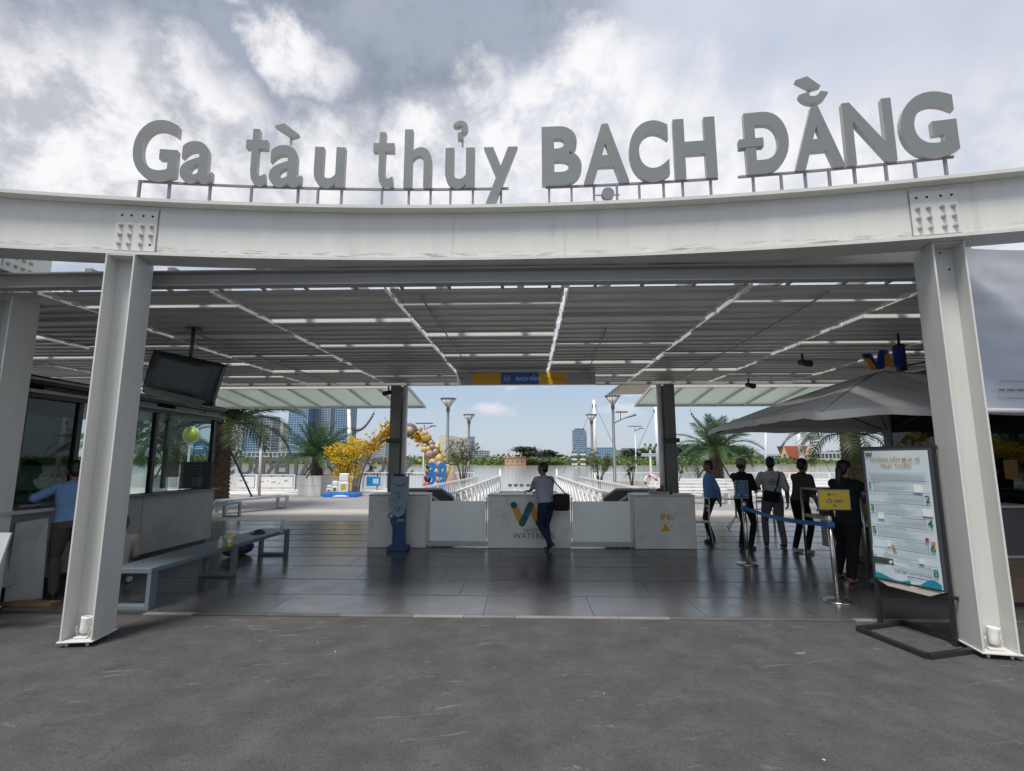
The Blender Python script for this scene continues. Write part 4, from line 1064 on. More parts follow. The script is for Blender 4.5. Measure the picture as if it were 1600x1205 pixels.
# service counter with poster fronts
def service_counter(y0, y1, xf, label, seed):
    e = empty('service_counter', (xf + .3, (y0 + y1) / 2, 0), 0, label, 'counter', 'ticket counters with posters')
    L = y1 - y0
    m = MB(); m.box((0, 0, .28), (.50, L - .04, .50), bev=.006); m.build('wooden_base', WOOD, e)
    m = MB(); m.box((0, 0, .015), (.56, L, .03)); m.build('kick_plate', BLACK, e)
    m = MB(); m.box((0, 0, .545), (.60, L, .03)); m.build('shelf', mat('counter_shelf', (.42, .41, .39), .5), e)
    m = MB(); m.box((.04, 0, .83), (.44, L - .06, .535)); m.build('upper_box', mat('counter_box', (.10, .10, .11), .5), e)
    m = MB(); m.box((0, 0, 1.115), (.62, L + .02, .03), bev=.004); m.build('top', mat('counter_shelf', (.42, .41, .39), .5), e)
    F = frame((-.186, 0, .83), (0, -1, 0))
    n = max(1, round(L / .85)); w = (L - .1) / n
    for i in range(n):
        cx = -L / 2 + .05 + w * (i + .5)
        m = MB(); m.box((cx, 0, .004), (w - .05, .48, .006), 0, F); po = m.build('poster', mat('poster_dark', (.05, .05, .06), .4, var=.3, scale=6), e)
        for (dx, dz_, sx_, sz_) in ((0, .235, w - .05, .012), (0, -.235, w - .05, .012), (-(w - .05) / 2, 0, .012, .48), ((w - .05) / 2, 0, .012, .48)):
            m = MB(); m.box((cx + dx, dz_, .009), (sx_, sz_, .006), 0, F); m.build('poster_frame', mat('frame_pale', (.5, .5, .5), .4), e)
        m = MB(); m.add([(cx - .12, -.20, .0085), (cx + .16, -.20, .0085), (cx + .20, .02, .0085), (cx + .05, .17, .0085), (cx - .14, .10, .0085)], [(0, 1, 2, 3, 4)], 0, False, F); m.build('poster_shape', mat('poster_yellow', (.42, .34, .04), .5, var=.1), e)
        m = MB(); m.add([(cx - .26, .02, .0088), (cx - .15, .0, .0088), (cx - .14, .12, .0088), (cx - .25, .13, .0088)], [(0, 1, 2, 3)], 0, False, F); m.add([(cx - .28, -.22, .0088), (cx + .28, -.22, .0088), (cx + .28, -.17, .0088), (cx - .28, -.13, .0088)], [(0, 1, 2, 3)], 0, False, F); m.build('poster_shape', mat('poster_violet', (.14, .12, .22), .5, var=.1), e)
    return e
service_counter(6.35, 9.1, 5.35, 'long wooden service counter with poster fronts behind the info board', 1)

# glass-sided table in the queue
e = empty('queue_table', (5.22, 8.75, 0), R(4), 'steel framed queue table with grey front panel among the waiting men', 'table')
for sx in (-.30, .30):
    for sy in (-.75, .75):
        m = MB(); m.tube([(sx, sy, 0), (sx, sy, 1.16)], .02, 8); m.build('leg', STEEL, e)
for sx in (-.30, .30):
    m = MB(); m.tube([(sx, -.75, 1.16), (sx, .75, 1.16)], .022, 8); m.build('top_rail', STEEL, e)
for sy in (-.75, .75):
    m = MB(); m.tube([(-.30, sy, 1.16), (.30, sy, 1.16)], .022, 8); m.build('top_rail', STEEL, e)
m = MB(); m.box((0, 0, .70), (.58, 1.48, .05)); m.build('shelf', mat('counter_shelf', (.42, .41, .39), .5), e)
m = MB(); m.box((-.29, -.2, .46), (.015, .95, .42)); m.build('front_panel', mat('panel_taupe', (.30, .28, .26), .6), e)
d = empty('ticket_printer', (5.22, 9.05, .727), 0, 'dark ticket printer on the queue table', 'printer')
m = MB(); m.box((0, 0, .12), (.36, .40, .24), bev=.02); m.build('body', mat('printer_dark', (.04, .04, .045), .4), d); m = MB(); m.box((-.185, 0, .14), (.01, .26, .13)); m.build('display', mat('printer_disp', (.16, .18, .2), .2), d); m = MB(); m.box((0, .21, .12), (.3, .02, .18)); m.build('side_panel', mat('printer_red', (.16, .06, .05), .5), d)

# ---- info board on a black floor stand
A = Vector((3.55, 5.58, 0)); B = Vector((3.80, 5.02, 0)); xd = (B - A).normalized(); Wd = (B - A).length
ib = empty('info_board', (A + B) / 2, 0, 'tall printed ticket guide board on a black floor stand by the right column', 'board')
c0 = Vector(ib.location); nrm = xd.cross(Vector((0, 0, 1))).normalized()
def IP(s, z, o=0.0): return A - c0 + xd * (s * Wd) + Vector((0, 0, z)) + nrm * o
IF = lambda s, z, o: frame(IP(s, z, o), xd)
for s in (-.03, 1.03):
    m = MB(); m.box((0, .88, 0), (.035, 1.78, .035), 0, IF(s, 0, -.03)); m.build('upright', BLACK, ib)
m = MB(); m.box((0, 0, 0), (Wd + .10, .04, .035), 0, IF(.5, 1.775, -.03)); m.build('top_bar', BLACK, ib)
base = [at(1341, 986, Z=0), at(1411, 976, Z=0), at(1530, 1019, Z=0), at(1451, 1030, Z=0)]
base = [Vector((p.x, p.y, .02)) - c0 for p in base]
for k in range(4):
    m = MB(); m.bar(base[k], base[(k + 1) % 4], .05, .04); m.build('base_bar', BLACK, ib)
m = MB(); m.box((0, 0, 0), (Wd + .16, .03, .03), 0, IF(.5, .42, -.03)); m.build('lower_bar', BLACK, ib)
m = MB(); m.box((0, 0, 0), (Wd + .04, 1.31, .02), 0, IF(.5, 1.115, -.012)); m.build('backing', mat('board_backing', (.05, .055, .07), .5), ib)
PAPER = mat('poster_paper', (.52, .60, .63), .3, var=.05, scale=2)
m = MB(); vs = []
for j in range(15):
    for i in range(8):
        s_, t_ = i / 7, j / 14
        bulge = .008 * math.sin(5 * s_ + 7 * t_) * (1 if t_ < .25 else .25) + (.012 * math.exp(-((s_ + (t_ - .16) * 3 - .25) / .12) ** 2) if t_ < .25 else 0)
        vs.append(IP(.015 + .97 * s_, .475 + 1.275 * t_, .006 + max(-.002, bulge)))
m.add(vs, [(j * 8 + i, j * 8 + i + 1, (j + 1) * 8 + i + 1, (j + 1) * 8 + i) for j in range(14) for i in range(7)], 0, True); sheet = m.build('printed_sheet', PAPER, ib)
GOLD = mat('gold_print', (.36, .24, .03), .5); GRN = mat('green_print', (.02, .14, .06), .5); BLU = mat('text_blue', (.03, .15, .33), .5); GRY = mat('text_grey', (.26, .31, .34), .6); TEA = mat('teal_wave', (.01, .22, .30), .4); PALE = mat('pale_row', (.60, .66, .66), .4)
o_ = .0175
m = MB(); m.text('HƯỚNG DẪN MUA VÉ', IF(.50, 1.672, o_), width=.46, bold=.012); m.text('TRỰC TUYẾN', IF(.50, 1.605, o_), width=.29, bold=.012); m.build('heading', GOLD, ib)
rows_z = [1.385, 1.25, 1.135, 1.01, .905, .785, .70, .565]
rows_z = [1.40 - .112 * k for k in range(8)]
heads = ['ĐẶT VÉ', 'CHỌN HÀNH TRÌNH, THỜI GIAN KHỞI HÀNH', 'CHỌN SỐ LƯỢNG GHẾ - VỊ TRÍ GHẾ', 'ĐIỀN THÔNG TIN CÁ NHÂN', 'CHỌN PHƯƠNG THỨC THANH TOÁN', 'QUÉT MÃ QR ĐỂ THANH TOÁN', 'KIỂM TRA VÉ', 'LÊN TÀU VÀ TRẢI NGHIỆM']
mn, mh, mg, mw = MB(), MB(), MB(), MB()
for k, z in enumerate(rows_z):
    left = k % 2 == 0
    sn = .07 if left else .92
    mn = MB(); mn.text(str(k + 1), IF(sn, z, o_), height=.070, bold=.02); mn.build('number_print', GRN, ib)
    mh.text(heads[k], IF(.15 if left else .84, z + .036, o_), height=.017, bold=.012, align='l' if left else 'r')
    for q in range(4):
        w_ = Wd * (.60 - .08 * ((q + k) % 3)); sc = .15 + w_ / Wd / 2 if left else .84 - w_ / Wd / 2
        mg.box((0, 0, 0), (w_, .0028, .001), 0, IF(sc, z + .014 - .014 * q, o_))
    mh.box((0, 0, 0), (Wd * .93, .0035, .001), 0, IF(.5, z + .055, o_))
    mh.box((0, 0, 0), (.003, .10, .001), 0, IF(.135 if left else .855, z, o_ - .0004))
for q in range(7):
    mg.box((0, 0, 0), (Wd * (.9 - .05 * (q % 3)), .0028, .001), 0, IF(.5, 1.535 - .0135 * q, o_))
mh.build('row_heading', BLU, ib, kind='stuff'); mg.build('text_lines', GRY, ib, kind='stuff')
for (w_, h_, s_, z_) in ((.075, .075, .80, 1.385), (.085, .07, .90, 1.165), (.06, .065, .20, 1.10), (.03, .055, .28, .83), (.045, .04, .74, .705)):
    m = MB(); m.box((0, 0, 0), (w_, h_, .001), 0, IF(s_, z_, o_)); m.build('white_patch', mat('patch_white', (.72, .74, .74), .4), ib)
m = MB(); m.box((0, 0, 0), (.028, .028, .001), 0, IF(.85, .915, o_)); m.build('red_patch', mat('patch_red', (.30, .03, .05), .4), ib)
m = MB(); m.box((0, 0, 0), (.03, .028, .001), 0, IF(.93, .885, o_)); m.build('orange_patch', mat('patch_orange', (.6, .16, .05), .4), ib)
m = MB(); m.add([(0, 0, 0), (.03, .0, 0), (.05, -.07, 0), (.02, -.06, 0)], [(3, 2, 1, 0)], 0, False, IF(.31, .82, o_)); m.build('hand_print', mat('hand_tan', (.35, .22, .13), .5), ib)
m = MB(); m.box((0, 0, 0), (.19, .06, .001), 0, IF(.17, .655, o_ + .003)); m.build('photo_print', mat('photo_dark', (.045, .06, .055), .4, var=.5, scale=20), ib)
m = MB(); m.text('CHÚC MỘT NGÀY TỐT LÀNH!', IF(.60, .575, o_ + .004), width=.33, bold=.015); m.box((0, 0, 0), (.18, .008, .001), 0, IF(.66, .542, o_ + .004)); m.build('footer_text', BLU, ib)
def wave(s0, s1, z0, amp, ph):
    n = 14; top = []; bot = []
    for i in range(n + 1):
        s = s0 + (s1 - s0) * i / n; top.append(IP(s, z0 + amp * (.5 + .5 * math.sin(ph + 5 * i / n)), o_ + .003)); bot.append(IP(s, .478, o_ + .003))
    return bot + top[::-1]
m = MB(); w = wave(.02, .55, .485, .045, 1.4); m.add(w, [tuple(range(len(w)))]); w = wave(.62, .98, .483, .07, -1.9); m.add(w, [tuple(range(len(w)))]); m.build('wave_print', TEA, ib)
m = MB(); zigzag(m, IF(.09, 1.715, o_), .045); m.build('logo', [GRN, GRN, GRN], ib)
m = MB(); m.add([tuple(IP(0, .46, .0)), tuple(IP(1, .46, 0)), tuple(IP(.8, .40, .02)), tuple(IP(.2, .415, .02))], [(0, 1, 2, 3), (3, 2, 1, 0)]); m.build('torn_edge', mat('torn_paper', (.34, .31, .27), .8), ib)

# ---- stanchions with signs and a blue belt
CHROME = mat('stanchion_steel', (.52, .50, .46), .2, metal=.95, var=.06)
BELT = mat('belt_blue', (.02, .13, .33), .6, var=.08)
def stanchion(x, y, lean, label):
    e = empty('stanchion', (x, y, 0), 0, label, 'stanchion', 'belt stanchions of the queue')
    m = MB(); m.lathe([(.165, 0), (.165, .014), (.15, .022), (.05, .034), (.03, .05)], 24); m.build('base', CHROME, e)
    m = MB(); m.tube([(0, 0, .03), (lean, 0, .93)], .031, 14); m.build('post', CHROME, e)
    m = MB(); m.lathe([(.034, .915), (.036, .92), (.036, .985), (.02, .992)], 14, 0, Matrix.Translation((lean, 0, 0))); m.build('head', CHROME, e)
    m = MB(); m.box((lean, 0, .885), (.085, .085, .065), bev=.008); m.build('belt_cassette', BELT, e)
    return e
s1 = stanchion(3.52, 8.68, .0, 'steel stanchion carrying the small blue notice, near the gate')
s2 = stanchion(3.66, 6.49, -.02, 'steel stanchion carrying the yellow LỐI VÀO sign')
def notice(px, py, pz, w, h, ang, face, label, name='notice_sign'):
    e = empty(name, (px, py, pz), ang, label, 'sign', 'notices on the stanchions')
    m = MB(); m.tube([(0, .01, -.05), (0, .01, .04)], .009, 8); m.build('stem', CHROME, e)
    m = MB(); m.box((0, 0, .03 + h / 2), (w, .018, h), bev=.004); m.build('frame', mat('notice_frame', (.33, .31, .27), .4, metal=.3), e)
    m = MB(); m.box((0, -.0102, .03 + h / 2), (w - .028, .002, h - .028)); m.build('face', face, e)
    return e
n1 = notice(3.49, 8.66, 1.01, .23, .29, R(8), mat('notice_blue', (.03, .10, .22), .45, var=.12), 'small blue framed notice on the stanchion near the gate')
m = MB()
for k in range(6): m.box((0, -.0118, .26 - .028 * k), (.13 - .02 * (k % 2), .001, .006))
m.box((-.06, -.0118, .085), (.03, .001, .03)); m.box((.06, -.0118, .085), (.03, .001, .03)); m.box((0, -.0118, .285), (.02, .001, .02)); m.build('print_line', mat('notice_print', (.35, .42, .5), .5), n1, kind='stuff')
n2 = notice(3.70, 6.46, 1.03, .37, .245, R(-4), mat('notice_yellow', (.70, .50, .03), .45, var=.04), 'yellow LỐI VÀO IN sign on the nearest stanchion')
m = MB(); F = frame((0, -.0122, .145), (1, 0, 0)); m.text('LỐI VÀO', F, width=.20, bold=.03); m.build('lettering', mat('sign_teal', (.04, .17, .21), .5), n2); m = MB(); m.text('IN', frame((0, -.0122, .082), (1, 0, 0)), height=.032, bold=.03); m.build('lettering', mat('sign_teal', (.04, .17, .21), .5), n2)
m = MB(); F = frame((-.02, -.0122, .215), (1, 0, 0)); m.box((0, 0, 0), (.075, .008, .001), 0, F); m.add([(-.065, 0, 0), (-.03, .018, 0), (-.03, -.018, 0)], [(0, 2, 1), (0, 1, 2)], 0, False, F); m.build('arrow', mat('sign_teal', (.04, .17, .21), .5), n2)
e = empty('queue_belt', (3.58, 7.58, .885), 0, 'blue belt stretched between the two queue stanchions', 'belt')
m = MB(); vs = []; nb = 14
for i in range(nb + 1):
    t_ = i / nb; p = Vector((3.52, 8.68, .885)).lerp(Vector((3.64, 6.49, .885)), t_) - Vector(e.location); sagz = -.05 * math.sin(math.pi * t_)
    for (dx, dz_) in ((-.002, -.028), (-.002 + .012 * math.sin(t_ * 5), .028), (.002 + .012 * math.sin(t_ * 5), .028), (.002, -.028)): vs.append((p.x + dx, p.y, p.z + dz_ + sagz))
m.add(vs, [(4 * i + k, 4 * i + (k + 1) % 4, 4 * i + 4 + (k + 1) % 4, 4 * i + 4 + k) for i in range(nb) for k in range(4)]); m.build('webbing', BELT, e)

# hanging zigzag logo under the right roof
e = empty('hanging_logo', at(1378, 562, Y=7.6), R(-8), 'blue and orange zigzag logo box hanging under the roof at the right', 'sign')
F = frame((0, 0, 0), (1, 0, .06))
ob, oo, od = mat('logo_box_blue', (.012, .04, .26), .35), mat('logo_box_orange', (.62, .27, .012), .4), BLACK
m = MB()
def quadp(mb, pts, mi): mb.prism(pts, F, .05, mi)
s = .42
quadp(m, [(-.28, .10), (-.16, .10), (-.06, -.14), (-.18, -.14)], 0); m.build('blue_stroke', ob, e)
m = MB(); m.prism([(-.255, .03), (-.19, .03), (-.11, -.14), (-.18, -.14)], frame((0, -.003, 0), (1, 0, .06)), .052); m.build('orange_stroke', oo, e)
m = MB(); quadp(m, [(-.12, -.14), (-.02, -.14), (.08, .12), (-.03, .14)], 0); m.build('blue_stroke', ob, e)
m = MB(); m.prism([(.02, .06), (.07, .10), (.13, -.10), (.0, -.12)], frame((0, -.003, 0), (1, 0, .06)), .052); m.build('orange_stroke', oo, e)
m = MB(); quadp(m, [(.13, -.12), (.24, -.12), (.28, .16), (.16, .18)], 0); m.build('blue_stroke', ob, e)
m = MB(); m.box((.28, .06, .03), (.10, .10, .40)); m.build('bracket_box', od, e)
m = MB(); m.tube([(.28, .06, .2), (.28, .06, .5)], .02, 8); m.build('ceiling_pole', od, e)
m = MB(); m.tube([(.30, .06, -.10), (.7, .1, -.02), (1.1, .1, -.04)], .012, 6); m.build('cable', od, e)
# ------------------------------------------------------------------ quay: fences, planters, lamps, gangway
def fence_module(L, h, infill):
    rails = None
    p = MB(); p.box((0, 0, h / 2), (.05, .05, h)); post = p.mesh('post', FENCEW)
    b = MB(); b.box((0, 0, (h + .08) / 2), (.018, .018, h - .16)); bar = b.mesh('bar', FENCEW)
    pn = MB(); pn.box((L / 2, -.03, h / 2 + .02), (L - .16, .012, h - .30)); panel = pn.mesh('panel', mat('fence_panel_white', (.70, .70, .70), .5, var=.05))
    return rails, post, bar, panel
FENCEW = mat('fence_white', (.74, .75, .75), .45, var=.05)
FM = {}
def fence(x, y, rz, L, h, kind, label, group):
    key = (L, h)
    if key not in FM: FM[key] = fence_module(L, h, kind)
    r, p, b, pn = FM[key]
    e = empty('fence_panel', (x, y, .09), rz, label, 'fence', group)
    tr = MB(); tr.box((L / 2, 0, h - .02), (L - .02, .04, .04)); obj('top_rail', FM.setdefault(('t', key), tr.mesh('top_rail', FENCEW)), e)
    br = MB(); br.box((L / 2, 0, .10), (L - .02, .04, .04)); obj('bottom_rail', FM.setdefault(('b', key), br.mesh('bottom_rail', FENCEW)), e)
    for k in (0, 1):
        o = obj('post', p, e); o.location = (L * k, 0, 0)
    if kind == 'bars':
        n = int(L / .16)
        for i in range(1, n):
            o = obj('bar', b, e); o.location = (L * i / n, 0, 0)
    else:
        obj('panel', pn, e)
        m = MB(); random.seed(int(x * 10))
        for k in range(5): m.box((.25 + k * (L - .4) / 5 + random.uniform(0, .1), -.0375, h / 2 + random.uniform(-.1, .12)), (random.uniform(.08, .25), .002, random.uniform(.03, .10)))
        m.build('sponsor_print', (mat('spon_grey', (.3, .3, .32), .5), mat('spon_red', (.4, .08, .08), .5))[int(abs(x)) % 2], e, kind='stuff')
    return e
for i in range(8):
    fence(-28.6 + 2.05 * i, 26.9, 0, 2.0, .85, 'panel', 'white sponsor fence panel on the left quay, %s from the left end' % ('first', 'second', 'third', 'fourth', 'fifth', 'sixth', 'seventh', 'eighth')[i], 'sponsor fence panels')
for i in range(3):
    fence(-9.0 + 2.05 * i, 27.6, 0, 2.0, .95, 'bars', 'white barred fence panel behind the blossom tree, ' + ('nearest the planter', 'middle of three', 'nearest the gangway')[i], 'barred fence panels on the left quay')
for i in range(9):
    fence(3.4 + 2.05 * i, 27.6, 0, 2.0, .95, 'bars', 'white barred fence panel on the right quay, %s from the gangway' % ('first', 'second', 'third', 'fourth', 'fifth', 'sixth', 'seventh', 'eighth', 'ninth')[i], 'barred fence panels on the right quay')

PLANT = mat('planter_white', (.66, .665, .66), .5, var=.05)
SOIL = mat('soil', (.05, .035, .022), .95, var=.3)
def planter(x, y, w, d, h, label):
    e = empty('planter', (x, y, .0), 0, label, 'planter', 'white plant boxes on the quay')
    for s in (-1, 1):
        m = MB(); m.box((s * (w / 2 - .03), 0, h / 2), (.06, d, h)); m.build('side_board', PLANT, e)
        for k in range(2):
            m = MB(); m.box((0, s * (d / 2 - .03), h * (.25 + .5 * k)), (w - .122, .056, h / 2 - .008)); m.build('board', PLANT, e)
    m = MB(); m.box((0, 0, h - .10), (w - .13, d - .13, .05)); m.build('soil', SOIL, e)
planter(-10.4, 25.1, 1.1, 1.3, .95, 'white plant box holding the small palm beside the blossom tree')
planter(-19.6, 25.3, 2.6, 1.2, .95, 'white plant box holding the palm seen through the booth glass')
planter(9.3, 25.4, 2.2, 1.2, .62, 'white plant box holding the palm behind the guard')
planter(-12.5, 17.6, 2.6, 2.2, .40, 'low plant bed at the foot of the big palm')

# quay letters seen from behind
LG = mat('quay_letter', (.10, .105, .11), .5, var=.08)
qs = empty('quay_letters', (-12, 28.0, .0), 0, 'row of big grey letters SAIGON WATERBUS seen mirrored from behind', 'sign')
us = dict(zip(range(14), (638, 621, 606, 590, 568, 546, 511, 481, 462, 443, 424, 404, 382, 358)))
for k, ch in enumerate('SAIGONWATERBUS'):
    p = at(us[k], 745, Y=28.0)
    c = bpy.data.curves.new('tmp_text', 'FONT'); c.body = ch; c.size = 1.25; c.extrude = .06; c.offset = .02; c.resolution_u = 4
    o = bpy.data.objects.new('tmp_text', c); COL.objects.link(o); dg = bpy.context.evaluated_depsgraph_get()
    me = bpy.data.meshes.new_from_object(o.evaluated_get(dg)); bpy.data.objects.remove(o); bpy.data.curves.remove(c)
    xm = (min(v.co.x for v in me.vertices) + max(v.co.x for v in me.vertices)) / 2
    for v in me.vertices: v.co.x -= xm
    me.materials.clear(); me.materials.append(LG)
    o = obj('letter', me, qs); o.matrix_local = Matrix.Translation((p.x + 12, 0, .92)) @ Matrix.Rotation(math.pi, 4, 'Z') @ Matrix.Rotation(R(90), 4, 'X')
    m = MB(); m.box((p.x + 12, .0, .46), (.06, .06, .92)); m.build('support', LG, qs)
m = MB(); m.box((-.9, .02, .89), (14.5, .06, .05)); m.build('beam', LG, qs)

POLEG = mat('lamp_pole_grey', (.12, .13, .14), .45, var=.08)
LAMPGL = mat('lamp_glass', (.66, .64, .58), .3, var=.05)
def street_lamp(u, v_top, Y, w, label, arm=False):
    p = at(u, v_top, Y=Y); H_ = p.z
    e = empty('street_lamp', (p.x, Y, .0), 0, label, 'lamp', 'cone headed street lamps')
    m = MB(); m.lathe([(.12, 0), (.12, .25), (.075, .28), (.065, H_ - w * .8)], 12); m.build('pole', POLEG, e)
    m = MB(); m.lathe([(.07, H_ - w * .85), (.10, H_ - w * .72), (.09, H_ - w * .62), (.055, H_ - w * .58)], 12); m.build('collar', POLEG, e)
    m = MB(); m.lathe([(.06, H_ - w * .60), (w * .46, H_ - .05), (w * .44, H_ - .05), (.04, H_ - w * .57)], 20, 0); m.build('lamp_shade', LAMPGL, e)
    m = MB(); m.lathe([(w * .40, H_ - .05), (w * .52, H_ - .045), (w * .50, H_ - .02), (w * .1, H_)], 20); m.build('lamp_cap', POLEG, e)
    for k in range(6):
        a = k * math.pi / 3 + .3
        m = MB(); m.tube([(.065 * math.cos(a), .065 * math.sin(a), H_ - w * .60), (w * .465 * math.cos(a), w * .465 * math.sin(a), H_ - .05)], .012, 5); m.build('rib', POLEG, e)
    if arm:
        m = MB(); m.tube([(.03, 0, H_ - 1.35), (.55, 0, H_ - 1.12), (1.1, 0, H_ - .95)], [.03, .025, .06], 6); m.build('arm', POLEG, e)
        m = MB(); m.tube([(.35, 0, H_ - 1.2), (.36, 0, H_ - .85)], .02, 6); m.build('panel_stem', POLEG, e)
        m = MB(); m.box((.42, 0, H_ - .82), (.55, .35, .04), 0, Matrix.Rotation(R(0), 4, 'Y')); m.build('solar_panel', DARKST, e)
    return e
street_lamp(700.5, 622, 25, .80, 'near cone headed street lamp left of the gangway')
street_lamp(733, 647, 28.2, .66, 'farther cone headed street lamp left of the gangway')
street_lamp(957, 618, 25, .80, 'near cone headed street lamp right of the gangway with a solar arm', True)
street_lamp(924, 647, 28.2, .66, 'farther cone headed street lamp right of the gangway')
def solar_lamp(u, v_top, Y, label, base_z=0.0, two=False):
    p = at(u, v_top, Y=Y)
    e = empty('solar_lamp', (p.x, Y, base_z), 0, label, 'lamp', 'thin solar street lamps')
    h = p.z - base_z
    m = MB(); m.tube([(0, 0, 0), (0, 0, h)], [.06, .035], 8); m.build('pole', FENCEW, e)
    m = MB(); m.box((0, 0, h + .1), (1.1, .6, .04)); m.build('solar_panel', DARKST, e)
    m = MB(); m.tube([(0, 0, h - .3), (.5, 0, h - .1)], .03, 6); m.build('arm', POLEG, e)
    m = MB(); m.box((.6, 0, h - .08), (.4, .16, .06)); m.build('lamp_head', DARKST, e)
solar_lamp(663, 664, 34, 'thin solar lamp standing behind the flower arch', -1.0)
solar_lamp(992, 668, 46, 'thin white solar lamp on the pontoon right of the gangway', -1.7)
def mast(u0, v0, u1, v1, Y, r, label, stays=True):
    a, b = at(u0, v0, Y=Y), at(u1, v1, Y=Y)
    e = empty('boat_mast', (b.x, Y, b.z), 0, label, 'mast', 'white masts on the water')
    m = MB(); m.tube([(0, 0, 0), tuple(a - b)], [r, r * .7], 10); m.build('pole', FENCEW, e)
    if stays:
        for s in (-1, 1):
            t = a - b
            m = MB(); m.tube([(t.x, 0, t.z * .95), (s * 1.9, .3, .1)], .014, 4); m.build('stay_cable', POLEG, e)
    m = MB(); m.box((a.x - b.x, 0, (a - b).z * .92), (.25, .12, .18)); m.build('mast_fitting', POLEG, e)
    m = MB(); m.lathe([(r * 2.2, -.6), (r * 2.2, .05), (r, .12)], 10); m.build('foot', FENCEW, e)
mast(928, 625, 931, 742, 31, .12, 'white mast with stay cables behind the right street lamp')
mast(1024, 633, 1030, 750, 30, .13, 'white mast partly hidden by the right rear column')
mast(1196, 655, 1197, 745, 40, .10, 'thin white mast behind the man in the white T-shirt', False)
mast(1245, 650, 1256, 752, 29.5, .15, 'thick leaning white mast before the red roofed house')
mast(545, 640, 548, 745, 32, .15, 'white mast with lights string beside the glass towers', False)
# string lights
def string_lights(a, b, sag, n, label):
    e = empty('string_lights', a, 0, label, 'lights', 'strings of festoon lights')
    pts = []
    for i in range(n + 1):
        t = i / n; p = a.lerp(b, t) - a; p.z -= sag * 4 * t * (1 - t); pts.append(p)
    m = MB(); m.tube(pts, .012, 4); m.build('cable', BLACK, e)
    for i, p in enumerate(pts[1:-1]):
        m = MB(); m.lathe([(.02, -.04), (.05, -.11), (.045, -.16), (.01, -.19)], 6, 0, Matrix.Translation(p)); m.build('bulb', BLACK, e)
string_lights(at(548, 665, Y=31), at(586, 640, Y=29), .55, 22, 'string of dark festoon bulbs hanging left of the rear column')
string_lights(at(1078, 640, Y=29), at(1112, 668, Y=31), .35, 16, 'string of dark festoon bulbs hanging beside the right palm')

# sail-like white awning at the right behind the lamps
e = empty('white_awning', at(960, 605, Y=17), 0, 'small white fringed awning corner under the right end of the roof', 'awning')
q = [at(948, 617, Y=17.5), at(1018, 616, Y=17.5), at(1030, 590, Y=15.5), at(985, 588, Y=15.5)]; q = [v - Vector(e.location) for v in q]
m = MB(); m.add([tuple(v) for v in q] + [tuple(v + Vector((0, 0, .02))) for v in q], [(0, 1, 2, 3), (7, 6, 5, 4), (0, 4, 5, 1), (3, 7, 4, 0)]); m.build('sheet', mat('awning_cream', (.55, .52, .45), .7), e)
for i in range(9):
    m = MB(); p = q[0].lerp(q[3], i / 8); m.add([tuple(p + Vector((0, -.08, 0))), tuple(p + Vector((0, .08, 0))), tuple(p + Vector((0, 0, -.18)))], [(0, 1, 2), (2, 1, 0)]); m.build('pennant', FENCEW, e)

# gangway rails
def lattice_rail(a, b, label, cross=True, h=.84):
    a, b = Vector(a), Vector(b); d = b - a; L = d.length
    e = empty('gangway_rail', a, 0, label, 'railing', 'white gangway railings')
    def q(t, z): return d * t + Vector((0, 0, z))
    m = MB(); m.bar(q(0, h), q(1, h), .07, .07); m.build('handrail', FENCEW, e)
    m = MB(); m.bar(q(0, .06), q(1, .06), .06, .06); m.build('bottom_rail', FENCEW, e)
    n = int(L / 1.05)
    for i in range(n + 1):
        m = MB(); m.bar(q(i / n, 0), q(i / n, h - .03), .05, .05); m.build('post', FENCEW, e)
        if cross and i < n:
            m = MB(); m.bar(q(i / n, .08), q((i + 1) / n, h - .05), .04, .04); m.build('brace', FENCEW, e)
            m = MB(); m.bar(q((i + 1) / n, .08) + Vector((.042, 0, 0)), q(i / n, h - .05) + Vector((.042, 0, 0)), .04, .04); m.build('brace', FENCEW, e)
        elif i < n:
            for k in (1, 2):
                m = MB(); m.bar(q((i + k / 3) / n, .08), q((i + k / 3) / n, h - .04), .04, .04); m.build('bar', FENCEW, e)
lattice_rail((-1.92, 12.7, 0), (-1.5, 27.4, 0), 'white cross-braced gangway railing on the left, leading to the river')
lattice_rail((1.98, 12.7, 0), (1.5, 27.4, 0), 'white cross-braced gangway railing on the right, leading to the river')
lattice_rail((-3.35, 16.4, 0), (-2.66, 27.4, 0), 'outer white barred railing left of the gangway', False, .80)
lattice_rail((3.45, 16.4, 0), (2.66, 27.4, 0), 'outer white barred railing right of the gangway', False, .80)
for s, lb in ((-1.5, 'thin white end post at the left end of the gangway'), (1.5, 'thin white end post at the right end of the gangway')):
    e = empty('end_post', (s, 27.5, 0), 0, lb, 'post', 'gangway end posts'); m = MB(); m.tube([(0, 0, -.4), (0, 0, 1.15)], .05, 10); m.build('shaft', FENCEW, e); m = MB(); m.sphere((0, 0, 1.17), .06, 8); m.build('cap', FENCEW, e)
pt = empty('pontoon', (0, 33.5, -1.5), 0, 'pale floating pontoon deck beyond the gangway', 'pontoon')
m = MB(); m.box((0, 0, .35), (9.0, 8.0, .35), bev=.03); m.build('deck', mat('pontoon_deck', (.52, .53, .53), .6, var=.08), pt)
m = MB(); m.box((0, 0, -.05), (8.6, 7.6, .45)); m.build('float', mat('pontoon_float', (.25, .26, .27), .6), pt)
